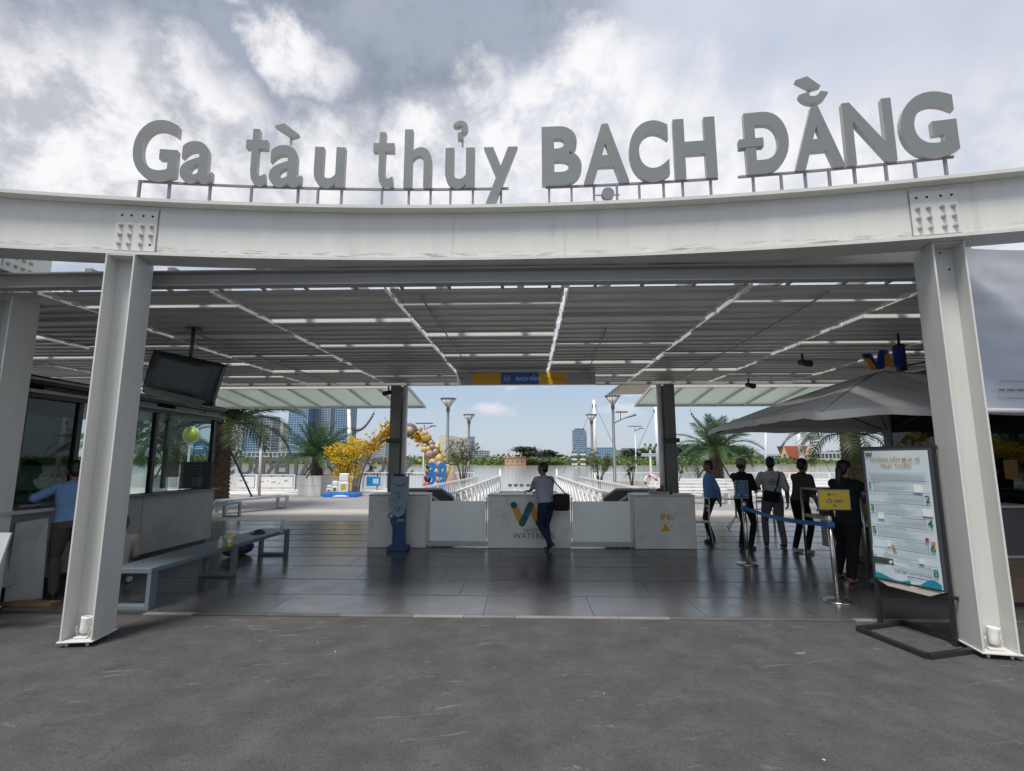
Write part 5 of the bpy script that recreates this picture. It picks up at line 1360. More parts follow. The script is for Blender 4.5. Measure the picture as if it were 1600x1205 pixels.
for i, u in enumerate((806, 834)):
    p = at(u, 765, Y=36.5)
    e = empty('mooring_rack', (p.x, 36.5, -.97), 0, ('left', 'right')[i] + ' one of two small brown topped racks on the pontoon', 'rack', 'mooring racks')
    for k in range(3):
        m = MB(); m.box((-.4 + .4 * k, 0, .42), (.10, .12, .84)); m.build('upright', FENCEW, e)
        m = MB(); m.box((-.4 + .4 * k, 0, .92), (.26, .3, .16)); m.build('pad', mat('pad_brown', (.10, .06, .04), .6), e)
    m = MB(); m.box((0, 0, .62), (1.0, .05, .07)); m.build('crossbar', FENCEW, e)

# Tet decorations: blossom base, arch, 2023 blocks
e = empty('decoration_base', at(535, 771, Y=24.0), 0, 'bright blue low platform under the yellow blossom tree', 'platform'); e.location.z = .0
BB = mat('bright_blue', (.01, .16, .52), .4)
m = MB(); m.box((0, 0, .10), (1.55, .9, .20), bev=.02); m.build('body', BB, e)
m = MB(); m.lathe([(.5, 0), (.5, .03), (.3, .08)], 18, 0, Matrix.Translation((.08, -.36, .02)) @ Matrix.Diagonal((.9, .35, 1, 1))); m.build('cloud_relief', mat('pale_blue', (.45, .58, .70), .5), e)
for i, (dx, w, h, c, lb) in enumerate(((-.55, .24, .34, (.70, .71, .70), 'small white gift parcel on the blue platform'), (-.28, .28, .52, (.70, .71, .70), 'middle white gift parcel with green ribbon on the blue platform'), (.12, .46, .88, (.72, .73, .73), 'tall white gift parcel stack on the blue platform'), (.42, .16, .75, (.55, .38, .05), 'slim golden gift parcel at the right of the blue platform'))):
    d = empty('gift_parcel', (e.location.x + dx, 23.85, .205), .1 * i, lb, 'parcel', 'parcels under the blossom tree')
    m = MB(); m.box((0, 0, h * .28), (w, w, h * .56), bev=.04); m.build('lower_box', mat('parcel_%d' % i, c, .5), d)
    m = MB(); m.box((0, 0, h * .78), (w * .9, w * .9, h * .42), bev=.04); m.build('upper_box', mat('parcel_%d' % i, c, .5), d)
    m = MB(); m.box((0, -w / 2 - .003, h * .28), (w * .5, .004, h * .3)); m.build('ribbon', mat('ribbon_%d' % i, ((.5, .1, .1), (.04, .2, .1), (.5, .4, .06), (.6, .5, .1))[i], .5), d)
c = at(626, 772, Y=25.0)
ar = empty('flower_arch', (c.x, 25.0, .05), 0, 'striped festive arch with golden balloons behind the left rear column', 'arch')
PL = mat('arch_band', (.40, .36, .34), .7, var=.35, scale=2.5, stretch=(3, 1, .4)); DKB = mat('arch_edge', (.10, .11, .13), .6)
def arcpts(r0, r1, a0, a1, n=24): return [(r0 * math.cos(a0 + (a1 - a0) * i / n), 0, r1 * math.sin(a0 + (a1 - a0) * i / n)) for i in range(n + 1)]
pts = arcpts(2.2, 3.05, 0, math.pi)
for i in range(24):
    m = MB(); a_, b_ = Vector(pts[i]), Vector(pts[i + 1]); m.bar(a_, b_, .34, .30); m.build('band_segment', PL if i % 2 else mat('arch_band_b', (.56, .50, .45), .7, var=.3, scale=3), ar)
for rr in (1.11, .89):
    m = MB(); pp = arcpts(2.2 * 1.08 if rr > 1 else 2.2 * .93, 3.05 * (1.075 if rr > 1 else .93), 0, math.pi); m.tube(pp, .04, 6); m.build('edge_tube', DKB, ar)
m = MB(); m.lathe([(.36, -.08), (.36, .08), (.24, .1)], 18, 0, Matrix.Translation((.42, -.26, 3.05)) @ Matrix.Rotation(R(90), 4, 'X')); m.build('round_emblem', DKB, ar)
m = MB(); m.lathe([(.20, 0), (.20, .05)], 14, 0, Matrix.Translation((.42, -.36, 3.05)) @ Matrix.Rotation(R(90), 4, 'X')); m.build('emblem_center', mat('emblem_tan', (.45, .28, .16), .6), ar)
BALS = [mat('balloon_%d' % i, c_, .3) for i, c_ in enumerate(((.55, .40, .14), (.40, .31, .25), (.66, .47, .08), (.30, .23, .21), (.55, .40, .30)))]
for i in range(26):
    a_ = R(62 - 48 * i / 25); r_ = random.uniform(.88, 1.1)
    m = MB(); m.sphere((2.2 * r_ * math.cos(a_), -.3 + random.uniform(-.15, .1), 3.05 * r_ * math.sin(a_)), random.uniform(.13, .27), 10); m.build('balloon', BALS[i % 5], ar)
fl = MB()
for i in range(1100):
    k = random.random()
    cx_, cz_, sp_ = random.choice(((-.55, 2.95, .25), (-1.35, 2.35, .3), (-.4, 3.1, .25), (1.6, 1.9, .25), (1.85, 1.3, .2), (.9, 2.75, .2)))
    p = Vector((random.gauss(cx_, sp_), random.uniform(-.4, -.2), random.gauss(cz_, sp_))); s_ = random.uniform(.03, .07)
    R3 = Matrix.Rotation(random.random() * 6, 3, Vector((random.gauss(0, 1), random.gauss(0, 1), random.gauss(0, 1))).normalized())
    fl.add([tuple(p + R3 @ Vector(v)) for v in ((-s_, -s_, 0), (s_, -s_, 0), (s_, s_, 0), (-s_, s_, 0))], [(0, 1, 2, 3)])
fl.build('golden_flowers', leafmat('gold_flower', (.55, .32, .01), (.72, .50, .04)), ar, kind='stuff')
m = MB(); m.lathe([(.02, -.28), (.32, 0), (.02, .28)], 4, 0, Matrix.Translation((-.4, -.2, 1.6)), smooth=False); m.build('hanging_diamond', mat('diamond_tan', (.40, .22, .06), .6), ar)
n2023 = empty('year_blocks', at(684, 757, Y=22.5), 0, 'bright blue block numerals 2023 stacked in two rows', 'numerals'); n2023.location.z = .09
for (txt, z) in (('20', .98), ('23', .45)):
    for k, ch in enumerate(txt):
        c_ = bpy.data.curves.new('tmp_text', 'FONT'); c_.body = ch; c_.size = .70; c_.extrude = .10; c_.offset = .03; c_.resolution_u = 4
        o = bpy.data.objects.new('tmp_text', c_); COL.objects.link(o); dg = bpy.context.evaluated_depsgraph_get(); me = bpy.data.meshes.new_from_object(o.evaluated_get(dg)); bpy.data.objects.remove(o); bpy.data.curves.remove(c_)
        me.materials.clear(); me.materials.append(BB)
        o = obj('numeral', me, n2023); o.matrix_local = Matrix.Translation((-.42 + .43 * k, 0, z)) @ Matrix.Rotation(R(90), 4, 'X')
m = MB(); m.box((0, .05, .21), (.92, .3, .42)); m.build('plinth', BB, n2023)
ln = empty('lantern_stack', at(668, 758, Y=22.6), 0, 'red and dark stacked festive ornament left of the blue numerals', 'ornament'); ln.location.z = .09
for k, (r_, z, cc) in enumerate(((.16, .18, (.06, .012, .015)), (.20, .48, (.35, .08, .05)), (.17, .80, (.12, .02, .03)), (.13, 1.08, (.25, .12, .09)), (.10, 1.30, (.02, .015, .015)))):
    m = MB(); m.sphere((0, 0, z), r_, 12, sc=(1, 1, 1.05)); m.build('ball', mat('lantern_%d' % k, cc, .5), ln)
hat = empty('straw_cone', at(706, 757, Y=24.2), 0, 'tan woven cone ornament between the numerals and the shrub', 'ornament'); hat.location.z = .09
m = MB(); m.lathe([(.46, 0), (.34, .42), (.16, .95), (.015, 1.35)], 18); m.build('cone', mat('woven_tan', (.34, .25, .20), .8, var=.2, scale=8), hat); m = MB(); m.lathe([(.48, 0), (.48, .05)], 18); m.build('rim', mat('rim_brown', (.15, .08, .05), .7), hat)
# round yellow sign, blue sign on poles at the left
sg = empty('round_sign', at(292, 748, Y=22), 0, 'round yellow sign on a thin pole with a blue plate', 'sign'); sg.location.z = 0
zc = at(292, 680, Y=22).z
m = MB(); m.tube([(0, 0, 0), (0, 0, zc)], .05, 8); m.build('pole', FENCEW, sg)
m = MB(); m.lathe([(.38, 0), (.38, .08)], 24, 0, Matrix.Translation((.05, .0, zc)) @ Matrix.Rotation(R(90), 4, 'X')); m.build('disc', mat('sign_rim', (.75, .76, .75), .4), sg)
m = MB(); m.lathe([(.31, 0), (.31, .006)], 24, 0, Matrix.Translation((.05, -.081, zc)) @ Matrix.Rotation(R(90), 4, 'X')); m.build('disc_face', mat('sign_lime', (.55, .58, .02), .4), sg)
m = MB(); m.box((.42, 0, zc - .55), (.50, .04, .36)); m.build('blue_plate', mat('plate_blue', (.02, .22, .55), .4), sg)
m = MB(); m.box((.42, -.0225, zc - .5), (.3, .003, .03)); m.box((.42, -.0225, zc - .58), (.36, .003, .04)); m.build('plate_print', FENCEW, sg)
for (u, v0, v1, Y, lb) in ((405, 690, 776, 23.5, 'slim pale pole on a flat foot before the sponsor fence'),):
    a_, b_ = at(u + 3, v0, Y=Y), at(u, v1, Y=Y)
    e = empty('slim_pole', (b_.x, Y, 0), 0, lb, 'pole'); m = MB(); m.tube([(0, 0, 0), (a_.x - b_.x, 0, a_.z)], .06, 8); m.build('shaft', mat('pole_pale', (.50, .48, .45), .5), e); m = MB(); m.box((0, 0, .03), (.7, .5, .06)); m.build('foot', mat('foot_brown', (.24, .16, .12), .8), e)
# blue plate on fence
e = empty('blue_notice', at(584, 752, Y=27.5), 0, 'small blue notice hung on the barred fence left of the rear column', 'sign'); m = MB(); m.box((0, -.04, 0), (.75, .02, .5), bev=.01); m.build('plate', mat('plate_blue', (.02, .22, .55), .4), e); m = MB(); m.box((.12, -.052, 0), (.3, .003, .25)); m.build('plate_print', mat('pale_blue', (.45, .58, .70), .5), e)

# right terrace: slatted benches, cafe table, chairs
def slat_bench(x, y, L, label):
    e = empty('slatted_bench', (x, y, 0), 0, label, 'bench', 'white slatted benches on the right terrace')
    for k in range(4):
        m = MB(); m.box((0, -.18 + .12 * k, .44), (L, .09, .03)); m.build('slat', FENCEW, e)
    for k in range(3):
        m = MB(); m.box((0, .24, .55 + .13 * k), (L, .03, .09)); m.build('back_slat', FENCEW, e)
    for i in (-1, 0, 1):
        m = MB(); m.box((i * (L / 2 - .1), 0, .21), (.06, .42, .42)); m.build('leg', FENCEW, e)
        m = MB(); m.box((i * (L / 2 - .1), .27, .45), (.05, .03, .9)); m.build('back_post', FENCEW, e)
slat_bench(6.3, 20.5, 3.0, 'white slatted bench behind the guard, nearer the IN counter')
slat_bench(9.8, 20.9, 3.0, 'white slatted bench behind the man in the cap')
slat_bench(13.6, 21.2, 3.0, 'white slatted bench behind the men at the queue table')
slat_bench(7.8, 23.4, 3.4, 'farther white slatted bench before the palm box')
slat_bench(12.4, 23.8, 3.4, 'farther white slatted bench before the thin mast')
CHW = mat('chair_cream', (.62, .60, .54), .4)
def metal_chair(x, y, rz, label):
    e = empty('metal_chair', (x, y, 0), rz, label, 'chair', 'bent tube chairs')
    for s in (-1, 1):
        m = MB(); m.tube([(s * .20, -.22, 0), (s * .20, -.22, .43), (s * .19, .15, .44)], .014, 8); m.build('leg', CHW, e)
        m = MB(); m.tube([(s * .19, .24, 0), (s * .19, .17, .44), (s * .18, .20, .86)], .014, 8); m.build('leg', CHW, e)
    m = MB(); m.tube([(-.18, .20, .86), (-.12, .205, .90), (.12, .205, .90), (.18, .20, .86)], .014, 8); m.build('back_bow', CHW, e)
    m = MB(); m.box((0, -.02, .45), (.40, .42, .025), bev=.01); m.build('seat', CHW, e)
    for k in range(2):
        m = MB(); m.box((0, .195, .66 + .08 * k), (.36, .012, .045)); m.build('back_slat', CHW, e)
metal_chair(3.42, 10.75, R(-95), 'cream tube chair beside the IN counter')
metal_chair(5.9, 13.3, R(160), 'cream tube chair on the terrace between guard and man in the cap')
t = empty('cafe_table', (5.15, 13.2, 0), 0, 'small white pedestal table on the terrace behind the guard', 'table')
m = MB(); m.lathe([(.34, .70), (.34, .725)], 20); m.build('top', CHW, t); m = MB(); m.tube([(0, 0, .25), (0, 0, .70)], .025, 8); m.build('stem', CHW, t)
for k in range(4):
    a_ = k * math.pi / 2 + .5; m = MB(); m.tube([(0, 0, .32), (.12 * math.cos(a_), .12 * math.sin(a_), .16), (.30 * math.cos(a_), .30 * math.sin(a_), .0)], .013, 6); m.build('leg', CHW, t)
lw = empty('terrace_wall', (10.5, 25.9, .0), 0, 'low pale terrace wall with coping behind the slatted benches', 'wall', kind='thing')
for i in range(12):
    for j in range(3):
        m = MB(); m.box((-6.6 + 1.1 * i + (.3 if j % 2 else 0), 1.0, .17 + .18 * j), (1.085, .25, .172)); m.build('block', mat('wall_block', (.50, .47, .43), .8, var=.15, objvar=.12), lw)
# ring logo sign on the water side
e = empty('pier_logo', at(1016, 700, Y=29), 0, 'zigzag logo sign on a post beside the right rear column', 'sign')
m = MB(); zigzag(m, frame((0, 0, .02), (1, 0, 0)), .46); m.build('logo', [mat('logo_gold', (.55, .42, .05), .5), BLUEL, TEAL], e); m = MB(); m.box((0, .06, -.38), (.95, .06, .17)); m.build('name_board', mat('board_pale', (.45, .53, .62), .5), e)
m = MB(); m.box((.0, .08, -1.4), (.10, .08, 2.6)); m.build('post', FENCEW, e); m = MB(); m.text('SAIGON WATERBUS', frame((0, .028, -.38), (1, 0, 0)), width=.85, bold=.01); m.build('lettering', mat('sign_navy', (.03, .08, .2), .5), e)
rb = empty('lifebuoy', at(1017, 752, Y=24), 0, 'red and white lifebuoy above the IN counter', 'lifebuoy')
m = MB(); pts = [(.26 * math.cos(a_ * math.pi / 12), 0, .26 * math.sin(a_ * math.pi / 12)) for a_ in range(25)]; m.tube(pts, .06, 8, caps=False); m.build('ring', mat('buoy_white', (.7, .68, .66), .5), rb)
for k in range(4):
    m = MB(); a0 = k * 6; pts = [(.26 * math.cos((a0 + j * .75) * math.pi / 12), 0, .26 * math.sin((a0 + j * .75) * math.pi / 12)) for j in range(4)]; m.tube(pts, .064, 8); m.build('red_band', mat('buoy_red', (.5, .10, .06), .5), rb)
m = MB(); m.box((0, .08, -.35), (.05, .05, 1.6)); m.build('post', FENCEW, rb)
# ------------------------------------------------------------------ vegetation
PALM1 = leafmat('palm_leaf', (.035, .065, .022), (.075, .11, .03), .3)
PALM2 = leafmat('palm_leaf_bright', (.035, .085, .03), (.07, .14, .05), .3)
PTRUNK = mat('palm_trunk', (.085, .06, .042), .9, var=.4, scale=9, bump=.6, bscale=22)
def frond_mesh(L, droop, nleaf, leaf, seed, mt):
    rnd = random.Random(seed); m = MB(); pts = []
    for i in range(13):
        t = i / 12
        ang = -droop * t ** 1.3
        if i == 0: p = Vector((0, 0, 0))
        else: p = pts[-1] + Vector((0, math.cos(a_prev), math.sin(a_prev))) * (L / 12)
        pts.append(p); a_prev = ang
    m.tube(pts, [.028 * (1 - .8 * i / 12) * (L / 2) ** .5 for i in range(13)], 5, 0)
    for k in range(nleaf):
        t = .10 + .90 * (k + rnd.random() * .5) / nleaf
        f = t * 12; i = min(11, int(f)); p = pts[i].lerp(pts[i + 1], f - i); d = (pts[i + 1] - pts[i]).normalized()
        ll = leaf * (.35 + 1.0 * math.sin(math.pi * min(1, t * .85 + .12))) * rnd.uniform(.8, 1.1)
        for s in (-1, 1):
            side = Vector((s, 0, 0)); up = d.cross(side) * s
            v = (side * .78 + d * (.62 + .5 * t) + Vector((0, 0, rnd.uniform(-.1, .35)))).normalized()
            tip = p + v * ll + Vector((0, 0, -.22 * ll * rnd.uniform(.4, 1.4))); mid = p + v * ll * .5 + Vector((0, 0, .02 * ll))
            w = d * .017 * (L / 2) ** .5 * 1.15
            m.add([tuple(p - w * .7), tuple(p + w * .7), tuple(mid + w), tuple(mid - w), tuple(tip)], [(0, 1, 2, 3), (3, 2, 4)])
    return m.mesh('frond', mt)
def palm(x, y, z0, trunk_h, r, L, nf, label, mt, seed, props=False, group='date palms on the quay', dr=(.5, 1.0, 1.6, 2.1), nleaf=44):
    e = empty('palm_tree', (x, y, z0), 0, label, 'palm tree', group)
    rnd = random.Random(seed); m = MB()
    prof = []
    for i in range(15):
        t = i / 14; prof.append((r * (1.15 - .25 * t + (.12 if t > .85 else 0)), trunk_h * t))
    m.lathe(prof, 14)
    rows_ = int(trunk_h / .13)
    for i in range(rows_):
        t = (i + .5) / rows_
        for k in range(9):
            a = 2 * math.pi * (k + (i % 2) * .5) / 9 + rnd.uniform(-.08, .08); rr = r * (1.15 - .25 * t)
            c = Vector((rr * math.cos(a), rr * math.sin(a), trunk_h * t)); o = Vector((math.cos(a), math.sin(a), 0)); tn = Vector((-math.sin(a), math.cos(a), 0)); s = r * .30
            m.add([tuple(c - tn * s - Vector((0, 0, s * .7))), tuple(c + tn * s - Vector((0, 0, s * .7))), tuple(c + o * s * .75 + Vector((0, 0, s * .5))), tuple(c + o * s * .1 + Vector((0, 0, s)))], [(0, 1, 2), (0, 2, 3), (1, 3, 2)])
    m.build('trunk', PTRUNK, e)
    vars_ = [frond_mesh(L * f, d, nleaf, L * .19, seed + i, mt) for i, (f, d) in enumerate(zip((.8, .95, 1.0, .9), dr))]
    for k in range(nf):
        t = (k + .5) / nf
        el = R(82 - 78 * t ** .9 + rnd.uniform(-8, 8)); az = k * 2.39996 + rnd.uniform(-.2, .2)
        o = obj('frond', vars_[min(3, int(t * 4))], e)
        o.matrix_local = Matrix.Translation((0, 0, trunk_h)) @ Matrix.Rotation(az, 4, 'Z') @ Matrix.Translation((0, r * .5, 0)) @ Matrix.Rotation(el, 4, 'X') @ Matrix.Rotation(rnd.uniform(-.4, .4), 4, 'Y')
    if props:
        for k in range(3):
            a = 2.1 * k + .5; m = MB(); m.tube([(1.1 * math.cos(a), 1.1 * math.sin(a), .0), (r * math.cos(a), r * math.sin(a), min(trunk_h * .75, 1.7))], .035, 6); m.build('prop_pole', mat('prop_wood', (.07, .06, .055), .8), e)
    return e
p = at(346, 700, Y=17.5)
palm(p.x, 17.5, .30, 2.6, .28, 2.9, 36, 'big dark palm tree at the end of the stone counter', PALM1, 11, True, nleaf=54, dr=(.35, .7, 1.15, 1.6))
palm(-10.35, 25.1, .85, 1.0, .24, 2.2, 28, 'small bright green palm in the white box beside the blossom tree', PALM2, 12, True, dr=(.25, .5, .9, 1.3))
palm(at(268, 740, Y=25.3).x, 25.3, .85, 1.6, .26, 2.3, 26, 'palm in a white box seen through the booth windows', PALM1, 13, True)
palm(at(1121, 750, Y=25.4).x, 25.4, .55, 1.55, .26, 2.3, 28, 'bushy palm in a white box behind the guard', PALM2, 14, True)
p = at(1332, 730, Y=16.5); palm(p.x, 16.5, .0, 2.45, .26, 2.2, 24, 'palm with thick scaly trunk behind the woman in black', PALM1, 15)
p = at(236, 690, Y=21); palm(p.x - 1.2, 21.0, .0, 2.3, .26, 2.6, 26, 'palm partly hidden behind the left front column', PALM1, 16)

def leafy(mb, centers, n, size, rnd, flat=.8):
    for _ in range(n):
        c, rad = rnd.choice(centers)
        v = Vector((rnd.gauss(0, 1), rnd.gauss(0, 1), rnd.gauss(0, flat))).normalized() * rad * (rnd.random() ** .45)
        p = c + v; s = size * rnd.uniform(.6, 1.3)
        R3 = Matrix.Rotation(rnd.random() * 6.28, 3, Vector((rnd.gauss(0, 1), rnd.gauss(0, 1), rnd.gauss(0, 1))).normalized())
        mb.add([tuple(p + R3 @ Vector(q)) for q in ((-s, 0, 0), (0, -s * .45, s * .1), (s, 0, 0), (0, s * .45, s * .1))], [(0, 1, 2, 3)])
def shrub(x, y, z0, h, spread, nst, nleaf, label, mt, seed, size=.055, group='shrubs beside the gangway', cat='shrub', name='shrub'):
    rnd = random.Random(seed)
    e = empty(name, (x, y, z0), 0, label, cat, group)
    m = MB(); cs = []
    for k in range(nst):
        a = 2 * math.pi * k / nst + rnd.uniform(-.3, .3); top = Vector((math.cos(a) * spread * rnd.uniform(.5, 1), math.sin(a) * spread * .7 * rnd.uniform(.5, 1), h * rnd.uniform(.7, 1)))
        mid = top * .5 + Vector((-math.cos(a) * spread * .15, 0, h * .05)); m.tube([(0, 0, 0), tuple(mid), tuple(top)], [.035, .022, .008], 6)
        for j in range(3):
            b = mid.lerp(top, .2 + .3 * j); tw = b + Vector((rnd.gauss(0, .2) * spread, rnd.gauss(0, .2) * spread, h * .16)); m.tube([tuple(b), tuple(tw)], [.012, .004], 5); cs.append((tw, spread * .26))
        cs.append((top, spread * .26)); cs.append((mid.lerp(top, .6), spread * .26))
        if name == 'blossom_tree': cs += [(mid, spread * .36), (mid * .72 + Vector((math.cos(a) * spread * .3, 0, .05)), spread * .34), (top * .85, spread * .34)]
    m.build('stems', mat('shrub_bark', (.09, .07, .055), .9), e)
    m = MB(); leafy(m, cs, nleaf, size, rnd); m.build('foliage', mt, e)
    return e
SHR = leafmat('shrub_leaf', (.05, .065, .025), (.12, .13, .05), .35); SHR2 = leafmat('shrub_leaf_green', (.05, .10, .025), (.13, .17, .05), .4)
p = at(724, 757, Y=25.6); shrub(p.x, 25.6, 0, 2.5, .85, 7, 950, 'bare stemmed bushy shrub left of the gangway', SHR, 3, .06)
p = at(937, 757, Y=25.4); shrub(p.x, 25.4, 0, 2.0, .85, 7, 800, 'green shrub spreading from its base right of the gangway', SHR2, 4, .06)
p = at(987, 762, Y=22.5); shrub(p.x, 22.5, 0, 1.7, .28, 4, 280, 'slim young shrub behind the IN counter', SHR2, 5, .055)
p = at(1058, 762, Y=22.5); shrub(p.x, 22.5, 0, 1.8, .34, 4, 320, 'slim shrub just right of the right rear column', SHR2, 6, .055)
YB = leafmat('yellow_blossom', (.62, .42, .01), (.85, .66, .05), .35)
p = at(537, 765, Y=24.2); bt = shrub(p.x, 24.3, .2, 2.35, .95, 9, 3600, 'yellow apricot blossom tree on the blue platform', YB, 8, .065, 'festive blossom trees', 'tree', 'blossom_tree')
# grass in the low bed under the big palm
m = MB(); rnd = random.Random(5)
for _ in range(1500):
    q = Vector((-12.5 + rnd.uniform(-1.2, 1.2), 17.6 + rnd.uniform(-1, 1), .33)); h_ = rnd.uniform(.08, .28); a = rnd.random() * 6.28; w = Vector((math.cos(a), math.sin(a), 0)) * .012; ln_ = Vector((rnd.gauss(0, .07), rnd.gauss(0, .07), h_))
    m.add([tuple(q - w), tuple(q + w), tuple(q + ln_)], [(0, 1, 2)])
m.build('bed_grass', SHR2, kind='stuff', label='low green grass in the bed below the big palm', cat='grass')

# ------------------------------------------------------------------ far bank
rnd = random.Random(21)
FAR = leafmat('far_foliage', (.085, .135, .035), (.19, .25, .075), .3); FARD = leafmat('far_foliage_dark', (.03, .055, .028), (.06, .09, .045), .2)
m = MB()
for _ in range(26000):
    X = rnd.uniform(-430, 430); d = rnd.random(); Y = 388 + 40 * d
    hmax = 3.6 + 3.2 * (.5 + .5 * math.sin(X * .021 + 1) * math.cos(X * .047)) + 2.5 * d - (3.4 if 190 < X < 268 else 0)
    z = -1.5 + hmax * (rnd.random() ** .8) * (.35 + .65 * d); s = rnd.uniform(.5, 1.5)
    R3 = Matrix.Rotation(rnd.random() * 6.28, 3, Vector((rnd.gauss(0, 1), rnd.gauss(0, 1), rnd.gauss(0, 1))).normalized())
    m.add([tuple(Vector((X, Y, z)) + R3 @ Vector(q)) for q in ((-s, -s * .6, 0), (s, -s * .6, .2), (s * .8, s * .6, 0), (-s, s * .6, -.2))], [(0, 1, 2, 3)])
m.build('riverbank_vegetation', FAR, kind='stuff', label='mass of green bushes along the far river bank', cat='bushes')
m = MB()
for _ in range(9000):
    X = rnd.uniform(90, 420); Y = 470 + rnd.uniform(0, 40); hm = (12 if X < 205 or X > 250 else 5) + 5 * math.sin(X * .03) * math.cos(X * .011 + 1)
    z = hm * rnd.random() ** .6; s = rnd.uniform(.9, 2.2)
    R3 = Matrix.Rotation(rnd.random() * 6.28, 3, Vector((rnd.gauss(0, 1), rnd.gauss(0, 1), rnd.gauss(0, 1))).normalized())
    m.add([tuple(Vector((X, Y, z)) + R3 @ Vector(q)) for q in ((-s, -s * .6, 0), (s, -s * .6, .2), (s * .8, s * .6, 0), (-s, s * .6, -.2))], [(0, 1, 2, 3)])
m.build('distant_wood', FARD, kind='stuff', label='dark distant wood behind the right river bank', cat='wood')
def far_tree(u, v_base, Y, w_px, h_px, label, seed, tiers=4):
    p = at(u, v_base, Y=Y); s = Y / 800.0; w, h = w_px * s, h_px * s; r2 = random.Random(seed)
    e = empty('far_tree', (p.x, Y, p.z), 0, label, 'tree', 'flat topped trees across the river')
    mm = MB(); mm.tube([(0, 0, -3), (.2, 0, h * .4), (0, 0, h * .8)], [h * .05, h * .04, h * .015], 8); cs = []
    for k in range(16):
        a = r2.random() * 6.28; t = (k % tiers) / tiers; rr = w * .5 * r2.uniform(.3, 1) * (1 - .5 * t)
        q = Vector((math.cos(a) * rr, math.sin(a) * rr * .6, h * (.45 + .5 * t))); mm.tube([(0, 0, h * (.3 + .4 * t)), tuple(q)], [h * .02, h * .006], 5); cs.append((q, w * .15))
    mm.build('trunk', mat('far_bark', (.04, .03, .025), .9), e)
    mm = MB()
    for c_, r_ in cs:
        for _ in range(70):
            v = Vector((r2.gauss(0, 1) * r_ * .8, r2.gauss(0, 1) * r_ * .6, r2.gauss(0, 1) * h * .035)); sz = r2.uniform(.4, 1.0)
            R3 = Matrix.Rotation(r2.random() * 6.28, 3, Vector((r2.gauss(0, .5), r2.gauss(0, .5), 1)).normalized())
            mm.add([tuple(c_ + v + R3 @ Vector(q)) for q in ((-sz, -sz * .6, 0), (sz, -sz * .6, .2), (sz * .8, sz * .6, 0), (-sz, sz * .6, -.2))], [(0, 1, 2, 3)])
    mm.build('crown', FARD, e)
far_tree(822, 724, 386, 46, 28, 'large flat topped dark tree above the orange house across the river', 1)
far_tree(858, 722, 388, 34, 20, 'smaller flat topped dark tree right of the large one across the river', 2)
far_tree(508, 722, 392, 30, 18, 'dark tree across the river left of the flower arch', 3)

def block(name, u0, u1, v0, v1, Y, depth, floors, bays, wallm, glassm, label, cat='building', slab=True, fins=True, roof=None):
    a, b = at(u0, v1, Y=Y), at(u1, v0, Y=Y); z0 = -2.0; W_, H_ = b.x - a.x, b.z - z0
    e = empty(name, ((a.x + b.x) / 2, Y + depth / 2, z0), 0, label, cat, 'buildings across the river')
    mm = MB(); mm.box((0, 0, H_ / 2), (W_, depth, H_)); mm.build('body', glassm, e)
    fh = H_ / floors
    if slab:
        mm = MB()
        for k in range(1, floors + 1): mm.box((0, -.15, k * fh - fh * .15), (W_ + .5, depth + .5, fh * .30))
        mm.build('floor_bands', wallm, e, kind='stuff')
    if fins:
        mm = MB()
        for k in range(bays + 1): mm.box((-W_ / 2 + W_ * k / bays, -depth / 2 - .22, H_ / 2), (W_ / bays * .22, .5, H_))
        mm.build('wall_piers', wallm, e, kind='stuff')
    return e, W_, H_
CON = mat('far_concrete', (.40, .43, .47), .7, var=.06, scale=.05); GLB = mat('far_glass_blue', (.10, .19, .32), .25, var=.25, scale=.08); GLD = mat('far_glass_dark', (.07, .11, .18), .25, var=.25, scale=.08); CONB = mat('far_blue_panel', (.24, .36, .52), .5, var=.06, scale=.05)
block('glass_tower', 447, 484, 600, 722, 760, 40, 34, 7, CONB, GLB, 'blue residential tower left of the second palm across the river')
block('glass_tower', 486, 519, 592, 722, 790, 40, 36, 6, CON, GLB, 'grey and blue residential tower behind the second palm')
block('glass_tower', 521, 546, 605, 722, 770, 40, 34, 5, CONB, GLD, 'dark blue residential tower left of the white mast across the river')
block('white_tower', 408, 426, 650, 722, 900, 30, 18, 3, CON, GLD, 'white balconied tower behind the big palm fronds')
block('white_tower', 427, 442, 662, 722, 960, 30, 16, 2, mat('far_cream', (.5, .47, .43), .7), CON, 'cream slab tower right of the white balconied tower')
block('glass_tower', 376, 407, 648, 722, 930, 30, 20, 6, CONB, GLD, 'dark glass tower behind the trunk of the big palm')
block('low_block', 300, 345, 690, 724, 600, 30, 5, 9, CON, GLD, 'low white block across the river left of the big palm')
block('low_block', 352, 447, 706, 724, 560, 30, 3, 14, CON, GLD, 'long low white building under the towers across the river')
block('low_block', 566, 602, 690, 722, 820, 30, 9, 8, CON, CONB, 'pale hazy block seen under the flower arch')
e, W_, H_ = block('office_tower', 896, 914, 672, 722, 1250, 24, 17, 6, CON, GLB, 'slender glass office tower right of the flat topped trees', fins=False)
mm = MB(); mm.box((W_ * .08, 0, H_ + 1.5), (W_ * .8, 20, 4.5)); mm.build('roof_crown', GLD, e)
mm = MB(); mm.box((W_ / 2 + 2.5, 4, H_ * .49), (5, 18, H_ * .98)); mm.build('side_wing', CON, e)
block('low_block', 918, 962, 699, 722, 1150, 40, 6, 12, CONB, GLB, 'wide blue glass block right of the office tower')
block('low_block', 963, 972, 703, 722, 1200, 30, 6, 3, CON, GLB, 'narrow pale block right of the wide blue block')
block('low_block', 974, 992, 700, 722, 1400, 30, 8, 6, CON, GLD, 'hazy pale housing block behind the right lamp')
block('low_block', 740, 764, 704, 722, 1300, 30, 6, 6, CON, GLD, 'hazy pale block behind the left shrub across the river')
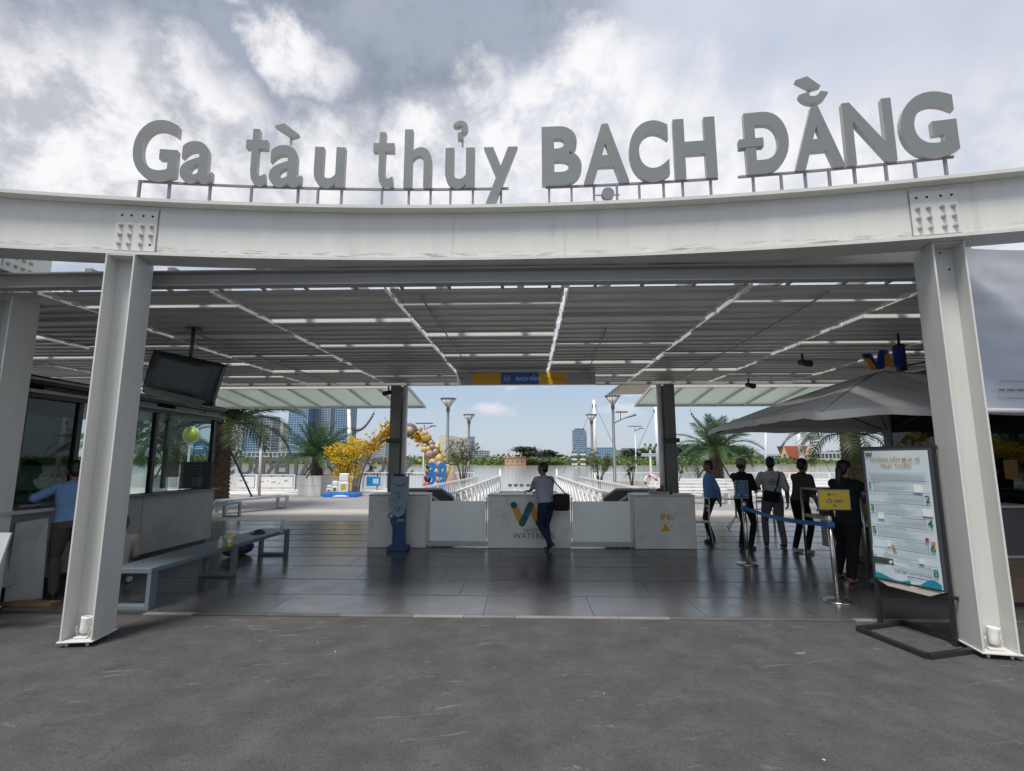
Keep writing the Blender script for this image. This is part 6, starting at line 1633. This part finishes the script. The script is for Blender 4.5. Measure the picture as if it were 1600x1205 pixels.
block('low_block', 733, 741, 682, 722, 1400, 20, 14, 2, CONB, GLB, 'thin hazy tower behind the farther left lamp')
# slanted stone theatre
a, b = at(683, 724, Y=430), at(732, 680, Y=430)
e = empty('stone_theatre', ((a.x + b.x) / 2, 445, -1), 0, 'angular pale stone hall behind the left lamps across the river', 'building', 'buildings across the river')
Wt, Ht = b.x - a.x, b.z + 1
mm = MB(); mm.prism([(-Wt * .42, 0), (Wt * .5, 0), (Wt * .5, Ht * .86), (-Wt * .12, Ht), (-Wt * .42, Ht * .98)], frame((0, -15, 0), (1, 0, 0)), 2.0); mm.prism([(-Wt * .42, 0), (Wt * .5, 0), (Wt * .5, Ht * .84), (-Wt * .12, Ht * .98)], frame((0, 15, 0), (1, 0, 0)), 30); mm.build('stone_mass', mat('far_stone', (.42, .40, .36), .8, var=.1, scale=.3), e)
mm = MB(); mm.add([(-Wt * .28, -17.1, 0), (-Wt * .10, -17.1, Ht * .99), (-Wt * .42, -17.1, Ht * .96), (-Wt * .5, -17.1, 0)], [(0, 1, 2, 3)]); mm.build('bright_facet', mat('far_stone_pale', (.60, .56, .48), .8), e)
for j in range(7):
    mm = MB(); mm.box((Wt * .18, -17.06, Ht * (.10 + .105 * j)), (Wt * .60, .1, .5)); mm.build('stone_course', mat('far_course', (.33, .31, .28), .8), e)
# orange house
a, b = at(789, 726, Y=388), at(822, 714, Y=388)
e = empty('orange_house', ((a.x + b.x) / 2, 388, a.z - .3), 0, 'low orange house on the bank under the large tree', 'house', 'buildings across the river')
w, h = b.x - a.x, b.z - a.z + .5
OR = mat('orange_wall', (.44, .29, .18), .8, var=.12, scale=.5)
mm = MB(); mm.box((0, 0, h * .4), (w, 6, h * .8)); mm.build('wall', OR, e); mm = MB(); mm.prism([(-w * .52, h * .8), (w * .52, h * .8), (w * .46, h), (-w * .35, h * 1.02)], frame((0, 3.4, 0), (1, 0, 0)), 6.8); mm.build('roof', mat('orange_roof', (.42, .20, .11), .8), e)
for k in range(4):
    mm = MB(); mm.box((-w * .36 + w * .22 * k, -3.03, h * .42), (1.0, .1, 1.3)); mm.build('window', GLD, e)
# red roofed house
Yh = 432; a, b = at(1218, 719, Y=Yh), at(1274, 697, Y=Yh)
e = empty('red_roof_house', ((a.x + b.x) / 2, Yh + 8, a.z), 0, 'yellow house with steep red roof across the river', 'house', 'buildings across the river')
w, h = b.x - a.x, b.z - a.z
YW = mat('yellow_wall', (.56, .46, .26), .8, var=.08, scale=.3)
mm = MB(); mm.box((0, 0, h * .2 - 2), (w * .92, 14, h * .4 + 4)); mm.build('wall', YW, e)
mm = MB(); mm.add([(-w * .36, -8, h), (w * .30, -8, h), (w * .12, -8.5, h * .05), (-w * .26, -8.5, h * .25), (-w * .36, 4, h), (w * .30, 4, h), (w * .12, 4, h * .05), (-w * .26, 4, h * .25)], [(3, 2, 1, 0), (0, 1, 5, 4), (1, 2, 6, 5), (3, 0, 4, 7), (4, 5, 6, 7), (2, 3, 7, 6)]); mm.build('roof', mat('red_tiles', (.36, .085, .05), .8, var=.12, scale=.4), e)
mm = MB(); mm.add([(-w * .5, -8.2, 0), (-w * .22, -8.2, 0), (-w * .36, -8.2, h * .98)], [(0, 1, 2)]); mm.build('left_gable', YW, e)
mm = MB(); mm.add([(w * .06, -8.8, 0), (w * .52, -8.8, 0), (w * .50, -8.8, h * .5), (w * .34, -8.8, h * .98)], [(0, 1, 2, 3)]); mm.build('right_gable', YW, e)
for (x_, z_) in ((-.36, .35), (.2, .25), (.32, .25), (.42, .25), (.32, .55), (.40, .5)):
    mm = MB(); mm.box((w * x_, -8.95, h * z_), (1.6, .2, 2.0)); f_ = mm.build('window', GLD, e)
for (x_, z_) in ((.36, .40), (.36, .12)):
    mm = MB(); mm.box((w * x_, -9.3, h * z_), (w * .26, 1.0, .6)); mm.build('balcony', YW, e)
block('low_block', 1190, 1220, 710, 720, 430, 10, 2, 6, CON, GLD, 'low white shed left of the red roofed house')
block('low_block', 1283, 1330, 706, 720, 440, 10, 2, 8, mat('far_cream', (.5, .47, .43), .7), GLD, 'low cream house right of the red roofed house')
# checkered dolphins in the river
for i, (u0, u1) in enumerate(((893, 902), (906, 916))):
    Yd = 330; a, b = at((u0 + u1) / 2, 728, Y=Yd), at((u0 + u1) / 2, 704, Y=Yd)
    e = empty('channel_marker', (a.x, Yd, -1.7), 0, ('left', 'right')[i] + ' one of two checkered channel markers before the far bank', 'marker', 'river channel markers')
    ht = b.z + 1.7
    mm = MB(); mm.tube([(0, 0, -1), (0, 0, ht)], .5, 8); mm.build('pile', mat('pile_grey', (.3, .3, .3), .7), e)
    for k in range(6):
        for j in (-1, 1):
            mm = MB(); mm.box((j * .9, -.6, ht * (.12 + .155 * k)), (1.5, .3, ht * .09)); mm.build('board', (FENCEW if (k + j) % 2 else mat('marker_dark', (.06, .06, .06), .6)), e)
# ------------------------------------------------------------------ people
def ik(root, target, a, b, hint):
    d = target - root; L = d.length
    if L > (a + b) * .995: d = d.normalized() * (a + b) * .995; L = d.length; target = root + d
    u = d.normalized(); x = (a * a - b * b + L * L) / (2 * L); h = math.sqrt(max(0, a * a - x * x))
    p = hint - u * hint.dot(u); p.normalize()
    return root + u * x + p * h, target
def loft(mb, rings, mi, n=20, M=None):
    """closed tube of elliptical rings: (centre, rx, ry)"""
    vs, fs = [], []
    for (c, rx, ry) in rings:
        for k in range(n):
            a = 2 * math.pi * k / n; ca, sa = math.cos(a), math.sin(a)
            e_ = .85
            vs.append(Vector(c) + Vector((rx * math.copysign(abs(ca) ** e_, ca), ry * math.copysign(abs(sa) ** e_, sa), 0)))
    for i in range(len(rings) - 1):
        for k in range(n): fs.append((i * n + k, i * n + (k + 1) % n, (i + 1) * n + (k + 1) % n, (i + 1) * n + k))
    fs.append(tuple(range(n))[::-1]); fs.append(tuple((len(rings) - 1) * n + k for k in range(n)))
    mb.add(vs, fs, mi, True, M)
def limb(mb, pts, rs, mi):
    # resample so that radii change smoothly, ball at both ends
    P, Q = [], []
    for i in range(len(pts) - 1):
        for t in (0, .33, .66): P.append(Vector(pts[i]).lerp(Vector(pts[i + 1]), t)); Q.append(rs[i] + (rs[i + 1] - rs[i]) * t)
    P.append(Vector(pts[-1])); Q.append(rs[-1])
    mb.tube(P, Q, 12, mi)
    for p, r in ((pts[0], rs[0]), (pts[-1], rs[-1])): mb.sphere(tuple(p), r * .99, 12, mi)
    for p, r in zip(pts[1:-1], rs[1:-1]): mb.sphere(tuple(p), r * 1.0, 12, mi)
def hand(mb, wrist, d, palm_n, curl, side, mi):
    """palm, four fingers and a thumb; d = pointing direction, palm_n = palm normal"""
    d = d.normalized(); n = (palm_n - d * palm_n.dot(d)).normalized(); s = d.cross(n) * side
    B = Matrix(((s.x, d.x, n.x, wrist.x), (s.y, d.y, n.y, wrist.y), (s.z, d.z, n.z, wrist.z), (0, 0, 0, 1)))
    mb.sphere((0, .045, 0), .05, 12, mi, (.80, 1.0, .36), B)
    for k, (x, L) in enumerate(((-.028, .060), (-.010, .070), (.010, .066), (.027, .052))):
        pts = [Vector((x, .075, 0))]; a = 0
        for seg in (.42, .32, .26):
            a += curl; pts.append(pts[-1] + Vector((0, math.cos(a), math.sin(a))) * L * seg * 1.15)
        mb.tube([tuple(B @ p) for p in pts], [.0098, .0095, .009, .008], 7, mi); mb.sphere(tuple(B @ pts[-1]), .0082, 7, mi)
    th = [Vector((-.030, .020, .004)), Vector((-.052, .045, .014)), Vector((-.056, .072, .022))]
    mb.tube([tuple(B @ p) for p in th], [.014, .011, .009], 7, mi); mb.sphere(tuple(B @ th[-1]), .009, 7, mi)
def person(label, loc, fwd, height, cols, lean=0.0, twist=0.0, side=0.0, head_yaw=0.0, head_pitch=0.0, hips=None, feet=((-.10, .0), (.10, .0)), foot_z=(0, 0), foot_yaw=(-.15, .15), toe=(0, 0),
           hands=None, hand_dirs=None, elbow_hint=None, sleeve=.62, curl=.35, girth=1.0, hair_style='short', tunic=0.0, bare_feet=False, knee_hint=None, world_hands=None, loose=1.0, group='people at the pier'):
    s = height / 1.70; f = Vector((fwd[0], fwd[1], 0)).normalized(); rz = math.atan2(-f.x, f.y)
    e = empty('person', (loc[0], loc[1], loc[2] if len(loc) > 2 else 0), rz, label, 'person', group)
    INV = Matrix.Translation(e.location) @ Matrix.Rotation(rz, 4, 'Z'); INV = INV.inverted()
    mb = MB(); V = Vector
    hz = .90 if hips is None else hips[2]; hc = V((0, 0, hz)) if hips is None else V(hips)
    C = Matrix.Translation(hc) @ Matrix.Rotation(-lean, 4, 'X') @ Matrix.Rotation(side, 4, 'Y')
    CT = C @ Matrix.Rotation(twist, 4, 'Z')
    g = girth
    # trunk rings in trunk space (z up from the hips)
    low = [((0, .0, -.07), .135 * g, .105 * g), ((0, -.01, .0), .168 * g, .118 * g), ((0, -.005, .07), .160 * g, .112 * g)]
    loft(mb, [((c[0], c[1], c[2]), rx, ry) for (c, rx, ry) in low], 3, M=C)
    mid = [((0, -.005, .02 - tunic), (.174 + tunic * .22) * g, (.124 + tunic * .2) * g), ((0, 0, .07), .168 * g, .120 * g), ((0, .01, .16), .158 * g, .115 * g), ((0, .01, .28), .168 * g, .120 * g), ((0, .005, .38), .182 * g, .122 * g), ((0, -.005, .46), .175 * g, .108 * g), ((0, -.01, .505), .125, .085), ((0, -.01, .535), .075, .065)]
    loft(mb, [((c[0], c[1], c[2]), rx, ry) for (c, rx, ry) in mid], 2, M=CT)
    for k in (-1, 1): mb.sphere((k * .165, -.01, .452), .068 * g, 12, 2, M=CT)
    neck = CT @ V((0, .0, .52)); 
    HM = CT @ Matrix.Translation((0, .0, .53)) @ Matrix.Rotation(head_yaw, 4, 'Z') @ Matrix.Rotation(lean * .7 - head_pitch, 4, 'X')
    limb(mb, [CT @ V((0, -.01, .49)), HM @ V((0, .012, .085))], [.058, .054], 0)
    hd = HM
    mb.sphere((0, .008, .155), .100, 18, 0, (.80, .98, 1.14), hd)
    mb.sphere((0, .040, .090), .062, 14, 0, (.88, .95, .85), hd)
    mb.sphere((0, .108, .135), .017, 10, 0, (.75, 1.0, 1.25), hd); mb.sphere((0, .096, .158), .012, 8, 0, (.8, 1, 1.6), hd)
    mb.sphere((0, .094, .092), .018, 10, 0, (1.25, .55, .5), hd); mb.sphere((0, .082, .058), .022, 10, 0, (1, .8, .8), hd)
    for k in (-1, 1):
        mb.sphere((k * .082, .0, .142), .024, 10, 0, (.35, .8, 1.25), hd)
        mb.sphere((k * .034, .0925, .163), .0105, 8, 1, (1.3, .5, .8), hd); mb.sphere((k * .036, .094, .183), .012, 8, 1, (1.7, .5, .4), hd)
    if hair_style != 'cap':
        mb.sphere((0, -.012, .188), .104, 18, 1, (.84, 1.0, .94), hd); mb.sphere((0, -.045, .135), .082, 14, 1, (.92, .78, .95), hd); mb.sphere((0, .055, .235), .045, 12, 1, (1.5, .8, .55), hd)
    else:
        mb.sphere((0, -.045, .125), .080, 14, 1, (.94, .75, .7), hd)
        mb.sphere((0, -.006, .196), .108, 18, 5, (.86, 1.0, .78), hd); mb.sphere((0, .105, .192), .07, 14, 5, (1.05, .9, .16), hd)
    if hair_style == 'bun':
        mb.sphere((0, -.105, .115), .055, 12, 1, (1.0, .8, 1.3), hd); limb(mb, [hd @ V((0, -.10, .10)), hd @ V((0, -.125, -.03)), hd @ V((.01, -.115, -.13))], [.050, .042, .018], 1)
    # arms
    for i, k in enumerate((-1, 1)):
        sh = CT @ V((k * .178, -.01, .452))
        if world_hands and world_hands[i] is not None: tgt = (INV @ V(world_hands[i])) / s
        else: tgt = V(hands[i]) if hands else V((k * .24, .06, .80))
        hint = V(elbow_hint[i]) if elbow_hint else V((k * .35, -1, -.1))
        el, wr = ik(sh, tgt, .285, .255, hint)
        um = 2; fm = 2 if sleeve > 1 else 0
        if sleeve > 1:
            limb(mb, [sh, el], [.060 * g, .050], 2); limb(mb, [el, el.lerp(wr, .93)], [.049, .040], 2); limb(mb, [el.lerp(wr, .9), wr], [.030, .027], 0)
        else:
            cut = sh.lerp(el, min(.98, sleeve + .25)); limb(mb, [sh, cut], [.066 * g, .064 * g], 2); limb(mb, [sh.lerp(el, .5), el], [.046, .041], 0); limb(mb, [el, el.lerp(wr, .35), wr], [.041, .040, .027], 0)
        dd = V(hand_dirs[i][0]) if hand_dirs else (wr - el); pn = V(hand_dirs[i][1]) if hand_dirs else V((-k, 0, 0))
        hand(mb, wr, dd, pn, curl, k, 0)
    # legs
    for i, k in enumerate((-1, 1)):
        hp = C @ V((k * .088, -.005, -.01)); an = V((feet[i][0], feet[i][1], .085 + foot_z[i]))
        hint = V(knee_hint[i]) if knee_hint else V((k * .12, 1, 0))
        kn, an = ik(hp, an, .425, .415, hint)
        limb(mb, [hp, hp.lerp(kn, .5), kn], [.092 * g * loose, .078 * g * loose, .058 * loose], 3)
        limb(mb, [kn, kn.lerp(an, .35), kn.lerp(an, .97)], [.058 * loose, .058 * loose, .050 * loose], 3)
        F_ = Matrix.Translation(an) @ Matrix.Rotation(foot_yaw[i], 4, 'Z') @ Matrix.Rotation(toe[i], 4, 'X')
        sm_ = 0 if bare_feet else 4
        mb.sphere((0, -.01, -.03), .050, 12, sm_, (.85, 1.0, 1.0), F_); mb.sphere((0, .085, -.050), .052, 14, sm_, (.88, 1.75, .62), F_)
        mb.sphere((0, .045, -.072), .055, 14, 6, (.85, 2.2, .24), F_)
    mb.v = [tuple(V(p) * s) for p in mb.v]
    src = mb.mesh('tmp_body', [])
    o = bpy.data.objects.new('tmp_body', src); COL.objects.link(o)
    rm = o.modifiers.new('remesh', 'REMESH'); rm.mode = 'VOXEL'; rm.voxel_size = .0085
    sm = o.modifiers.new('smooth', 'SMOOTH'); sm.factor = .5; sm.iterations = 3
    dg = bpy.context.evaluated_depsgraph_get()
    me = bpy.data.meshes.new_from_object(o.evaluated_get(dg)); me.name = 'body'
    bvh = BVHTree.FromPolygons(mb.v, mb.f); mats_i = mb.m
    idx = []
    for p in me.polygons:
        h = bvh.find_nearest(p.center); idx.append(mats_i[h[2]] if h[2] is not None else 0)
    bpy.data.objects.remove(o); bpy.data.meshes.remove(src)
    me.materials.clear()
    for c in cols: me.materials.append(c)
    me.polygons.foreach_set('material_index', idx); me.polygons.foreach_set('use_smooth', [True] * len(idx)); me.update()
    obj('body', me, e)
    return e, CT, HM, s, INV.inverted()
def cloth(name, c, r=.85): return mat('cloth_' + name, c, r, var=.12, scale=7, bump=.9, bscale=10, spec=.2)
SKIN = mat('skin_tan', (.30, .165, .105), .5, var=.06, scale=9); SKIN2 = mat('skin_brown', (.22, .12, .075), .5, var=.06, scale=9)
HAIR = mat('hair_black', (.012, .010, .010), .45, var=.3, scale=60); SHOE = mat('shoe_black', (.018, .018, .02), .45); SHOEW = mat('shoe_white', (.55, .55, .55), .55); SOLE = mat('shoe_sole', (.40, .42, .44), .6); SOLED = mat('shoe_sole_dark', (.03, .03, .03), .6)
NAVYC, BLKC, GREYC = cloth('navy', (.018, .035, .075)), cloth('black', (.012, .012, .014)), cloth('grey', (.16, .16, .175))
# man leaning on the middle counter
GM = person('man in grey shirt and navy jeans leaning on the middle gate counter', (.33, 9.74), (-.62, .78), 1.63, [SKIN2, HAIR, cloth('bluegrey', (.36, .375, .43)), NAVYC, SHOE, BLKC, SOLE], lean=.16, head_yaw=.45, head_pitch=.02,
            feet=((-.02, -.16), (.09, .02)), foot_z=(.07, 0), toe=(-.75, 0), foot_yaw=(.3, -.1), world_hands=((.02, 10.17, 1.055), (.20, 10.20, 1.055)), hand_dirs=(((-.9, .3, 0), (0, 0, -1)), ((-1, .1, 0), (0, 0, -1))), elbow_hint=((-.3, -.4, -1), (.8, -.6, -.6)), girth=1.14, curl=.5)
# guard
person('security guard in light blue shirt standing behind the IN counter', (3.74, 10.9), (-.98, .12), 1.66, [SKIN2, HAIR, cloth('guard_blue', (.13, .25, .46)), cloth('guard_navy', (.014, .018, .032)), SHOE, BLKC, SOLED],
       hands=((-.13, -.17, .86), (.09, -.19, .84)), hand_dirs=(((.4, -.3, -.8), (0, 1, 0)), ((-.4, -.3, -.8), (0, 1, 0))), elbow_hint=((-1, -.4, 0), (1, -.4, 0)), sleeve=1.2, feet=((-.10, .02), (.11, -.04)), girth=.98)
person('man in black shirt and tan cap standing with folded arms', (4.10, 10.12), (.86, .50), 1.70, [SKIN2, HAIR, cloth('black_shirt', (.014, .015, .016)), BLKC, SHOE, cloth('cap_tan', (.30, .25, .20)), SOLED],
       hands=((.10, .22, 1.12), (-.10, .25, 1.10)), hand_dirs=(((1, .2, .1), (0, -1, 0)), ((-1, .2, .1), (0, -1, 0))), elbow_hint=((-1, .1, -.7), (1, .1, -.7)), hair_style='cap', girth=1.02)
WT = person('man in white printed T-shirt and grey trousers seen from behind', (4.76, 10.36), (.18, .98), 1.72, [SKIN, HAIR, cloth('white_tee', (.60, .60, .60)), GREYC, SHOE, BLKC, SOLE],
            hands=((-.27, .16, 1.05), (.27, .02, .84)), feet=((-.15, .04), (.14, -.06)), girth=1.06, head_yaw=-.25, loose=1.12)
person('man in brown T-shirt and black trousers bending towards the queue table', (4.98, 9.78), (.85, .25), 1.70, [SKIN2, HAIR, cloth('brown_tee', (.075, .06, .042)), BLKC, SHOEW, BLKC, SOLE],
       lean=.22, hands=((-.12, .42, .98), (.22, .20, .82)), feet=((-.08, -.10), (.12, -.02)), girth=1.02)
person('woman in black tunic and loose trousers leaning on the service counter', (4.52, 7.66), (.90, .42), 1.66, [SKIN, HAIR, cloth('tunic', (.010, .016, .018)), BLKC, mat('sandal', (.30, .13, .075), .6), BLKC, SOLED],
       lean=.14, hair_style='bun', tunic=.16, world_hands=((5.28, 8.02, 1.19), (5.26, 7.68, 1.18)), hand_dirs=(((1, .2, -.1), (0, 0, -1)), ((1, .1, -.1), (0, 0, -1))), elbow_hint=((-.5, .2, -1), (.6, .1, -1)), sleeve=1.2, feet=((-.16, -.03), (.16, -.22)), foot_yaw=(-.1, .2), girth=1.14, loose=1.3, head_yaw=-.1)
person('man in blue shirt leaning at the booth window', (-5.70, 6.40), (-.80, .60), 1.66, [SKIN2, HAIR, cloth('shirt_blue', (.15, .27, .45)), cloth('olive_grey', (.075, .07, .06)), SHOE, BLKC, SOLED],
       lean=.20, world_hands=((-6.02, 6.25, 1.12), (-6.0, 6.75, 1.18)), sleeve=1.2, girth=1.1, elbow_hint=((-.9, -.3, -.6), (.9, -.3, -.6)), head_pitch=.1, loose=1.1)
person('person in pale shirt squatting behind the left column', (-5.56, 7.0), (-.45, .85), 1.62, [SKIN2, HAIR, cloth('beige_shirt', (.42, .37, .32)), cloth('grey_trousers', (.14, .145, .155)), SHOEW, BLKC, SOLE],
       hips=(0, -.18, .24), lean=.55, feet=((-.15, .14), (.15, .14)), hands=((-.10, .38, .33), (.12, .38, .30)), head_pitch=.25, girth=1.02)
# bags
def bag(label, c, d, rz, strap_pts, name='shoulder_bag', tilt=0.0):
    e = empty(name, c, rz, label, 'bag', 'black bags carried by the men')
    BG_ = cloth('bag_black', (.012, .012, .014), .6)
    m = MB(); m.box((0, 0, 0), d, 0, Matrix.Rotation(tilt, 4, 'Y'), bev=.03); m.build('body', BG_, e)
    m = MB(); m.box((0, -d[1] / 2 - .012, d[2] * .12), (d[0] * .94, .02, d[2] * .62), 0, Matrix.Rotation(tilt, 4, 'Y'), bev=.008); m.build('flap', BG_, e)
    m = MB(); q = [e.matrix_basis.inverted() @ Vector(p) for p in strap_pts]
    for a_, b_ in zip(q, q[1:]): m.bar(a_, b_, .035, .006)
    m.build('strap', BG_, e)
e, CT, HM, s, MW = GM
S1 = MW @ ((CT @ Vector((-.12, .03, .53))) * s); S2 = MW @ ((CT @ Vector((.16, -.11, .42))) * s); S3 = MW @ ((CT @ Vector((.20, -.14, .22))) * s)
bc = at(877, 785, Y=9.60)
bag('black shoulder bag hanging at the hip of the man at the middle counter', tuple(bc), (.30, .11, .30), R(8), [S1, MW @ ((CT @ Vector((.02, -.125, .49))) * s), S2, bc + Vector((.08, 0, .15))])
e, CT, HM, s, MW = WT
q = [MW @ ((CT @ Vector(p)) * s) for p in ((.13, .02, .535), (.12, -.11, .46), (.06, -.137, .25), (-.02, -.15, .10))]
bc = MW @ ((CT @ Vector((-.06, -.185, .06))) * s)
bag('black crossbody bag on the back of the man in the white T-shirt', tuple(bc), (.30, .10, .20), R(-8), q, tilt=.15)
m = MB()
for (z, w, h_) in ((.405, .17, .022), (.368, .05, .022), (.335, .19, .018), (.305, .20, .011), (.28, .14, .011)):
    n_ = 7
    for i in range(n_):
        x_ = -w / 2 + w * (i + .5) / n_; m.box((x_, -.1295 + abs(x_) * .07 + (.012 if z > .39 else 0), z - (abs(x_) * .25 if z > .39 else 0)), (w / n_ * .72, .004, h_), 0, CT)
m.v = [tuple(Vector(p) * s) for p in m.v]
m.build('shirt_print', cloth('print_dark', (.03, .03, .035)), e, kind='stuff')

# tiny litter and grit on the plaza
rnd = random.Random(9); m = MB()
for _ in range(22):
    x_, y_ = rnd.uniform(-5.5, 5.5), rnd.uniform(1.6, 5.6); r_ = rnd.uniform(.004, .013); a_ = rnd.random() * 6.28
    pts = [(x_ + r_ * rnd.uniform(.5, 1.2) * math.cos(a_ + k * 1.256), y_ + r_ * rnd.uniform(.5, 1.2) * math.sin(a_ + k * 1.256)) for k in range(5)]
    m.add([(p[0], p[1], .0005) for p in pts] + [(x_, y_, .004)], [(k, (k + 1) % 5, 5) for k in range(5)], rnd.choice((0, 0, 1)))
m.build('plaza_grit', [mat('grit_pale', (.55, .54, .52), .8), mat('grit_dark', (.03, .028, .025), .8)], kind='stuff', label='scattered pale and dark specks of grit on the plaza paving', cat='grit')
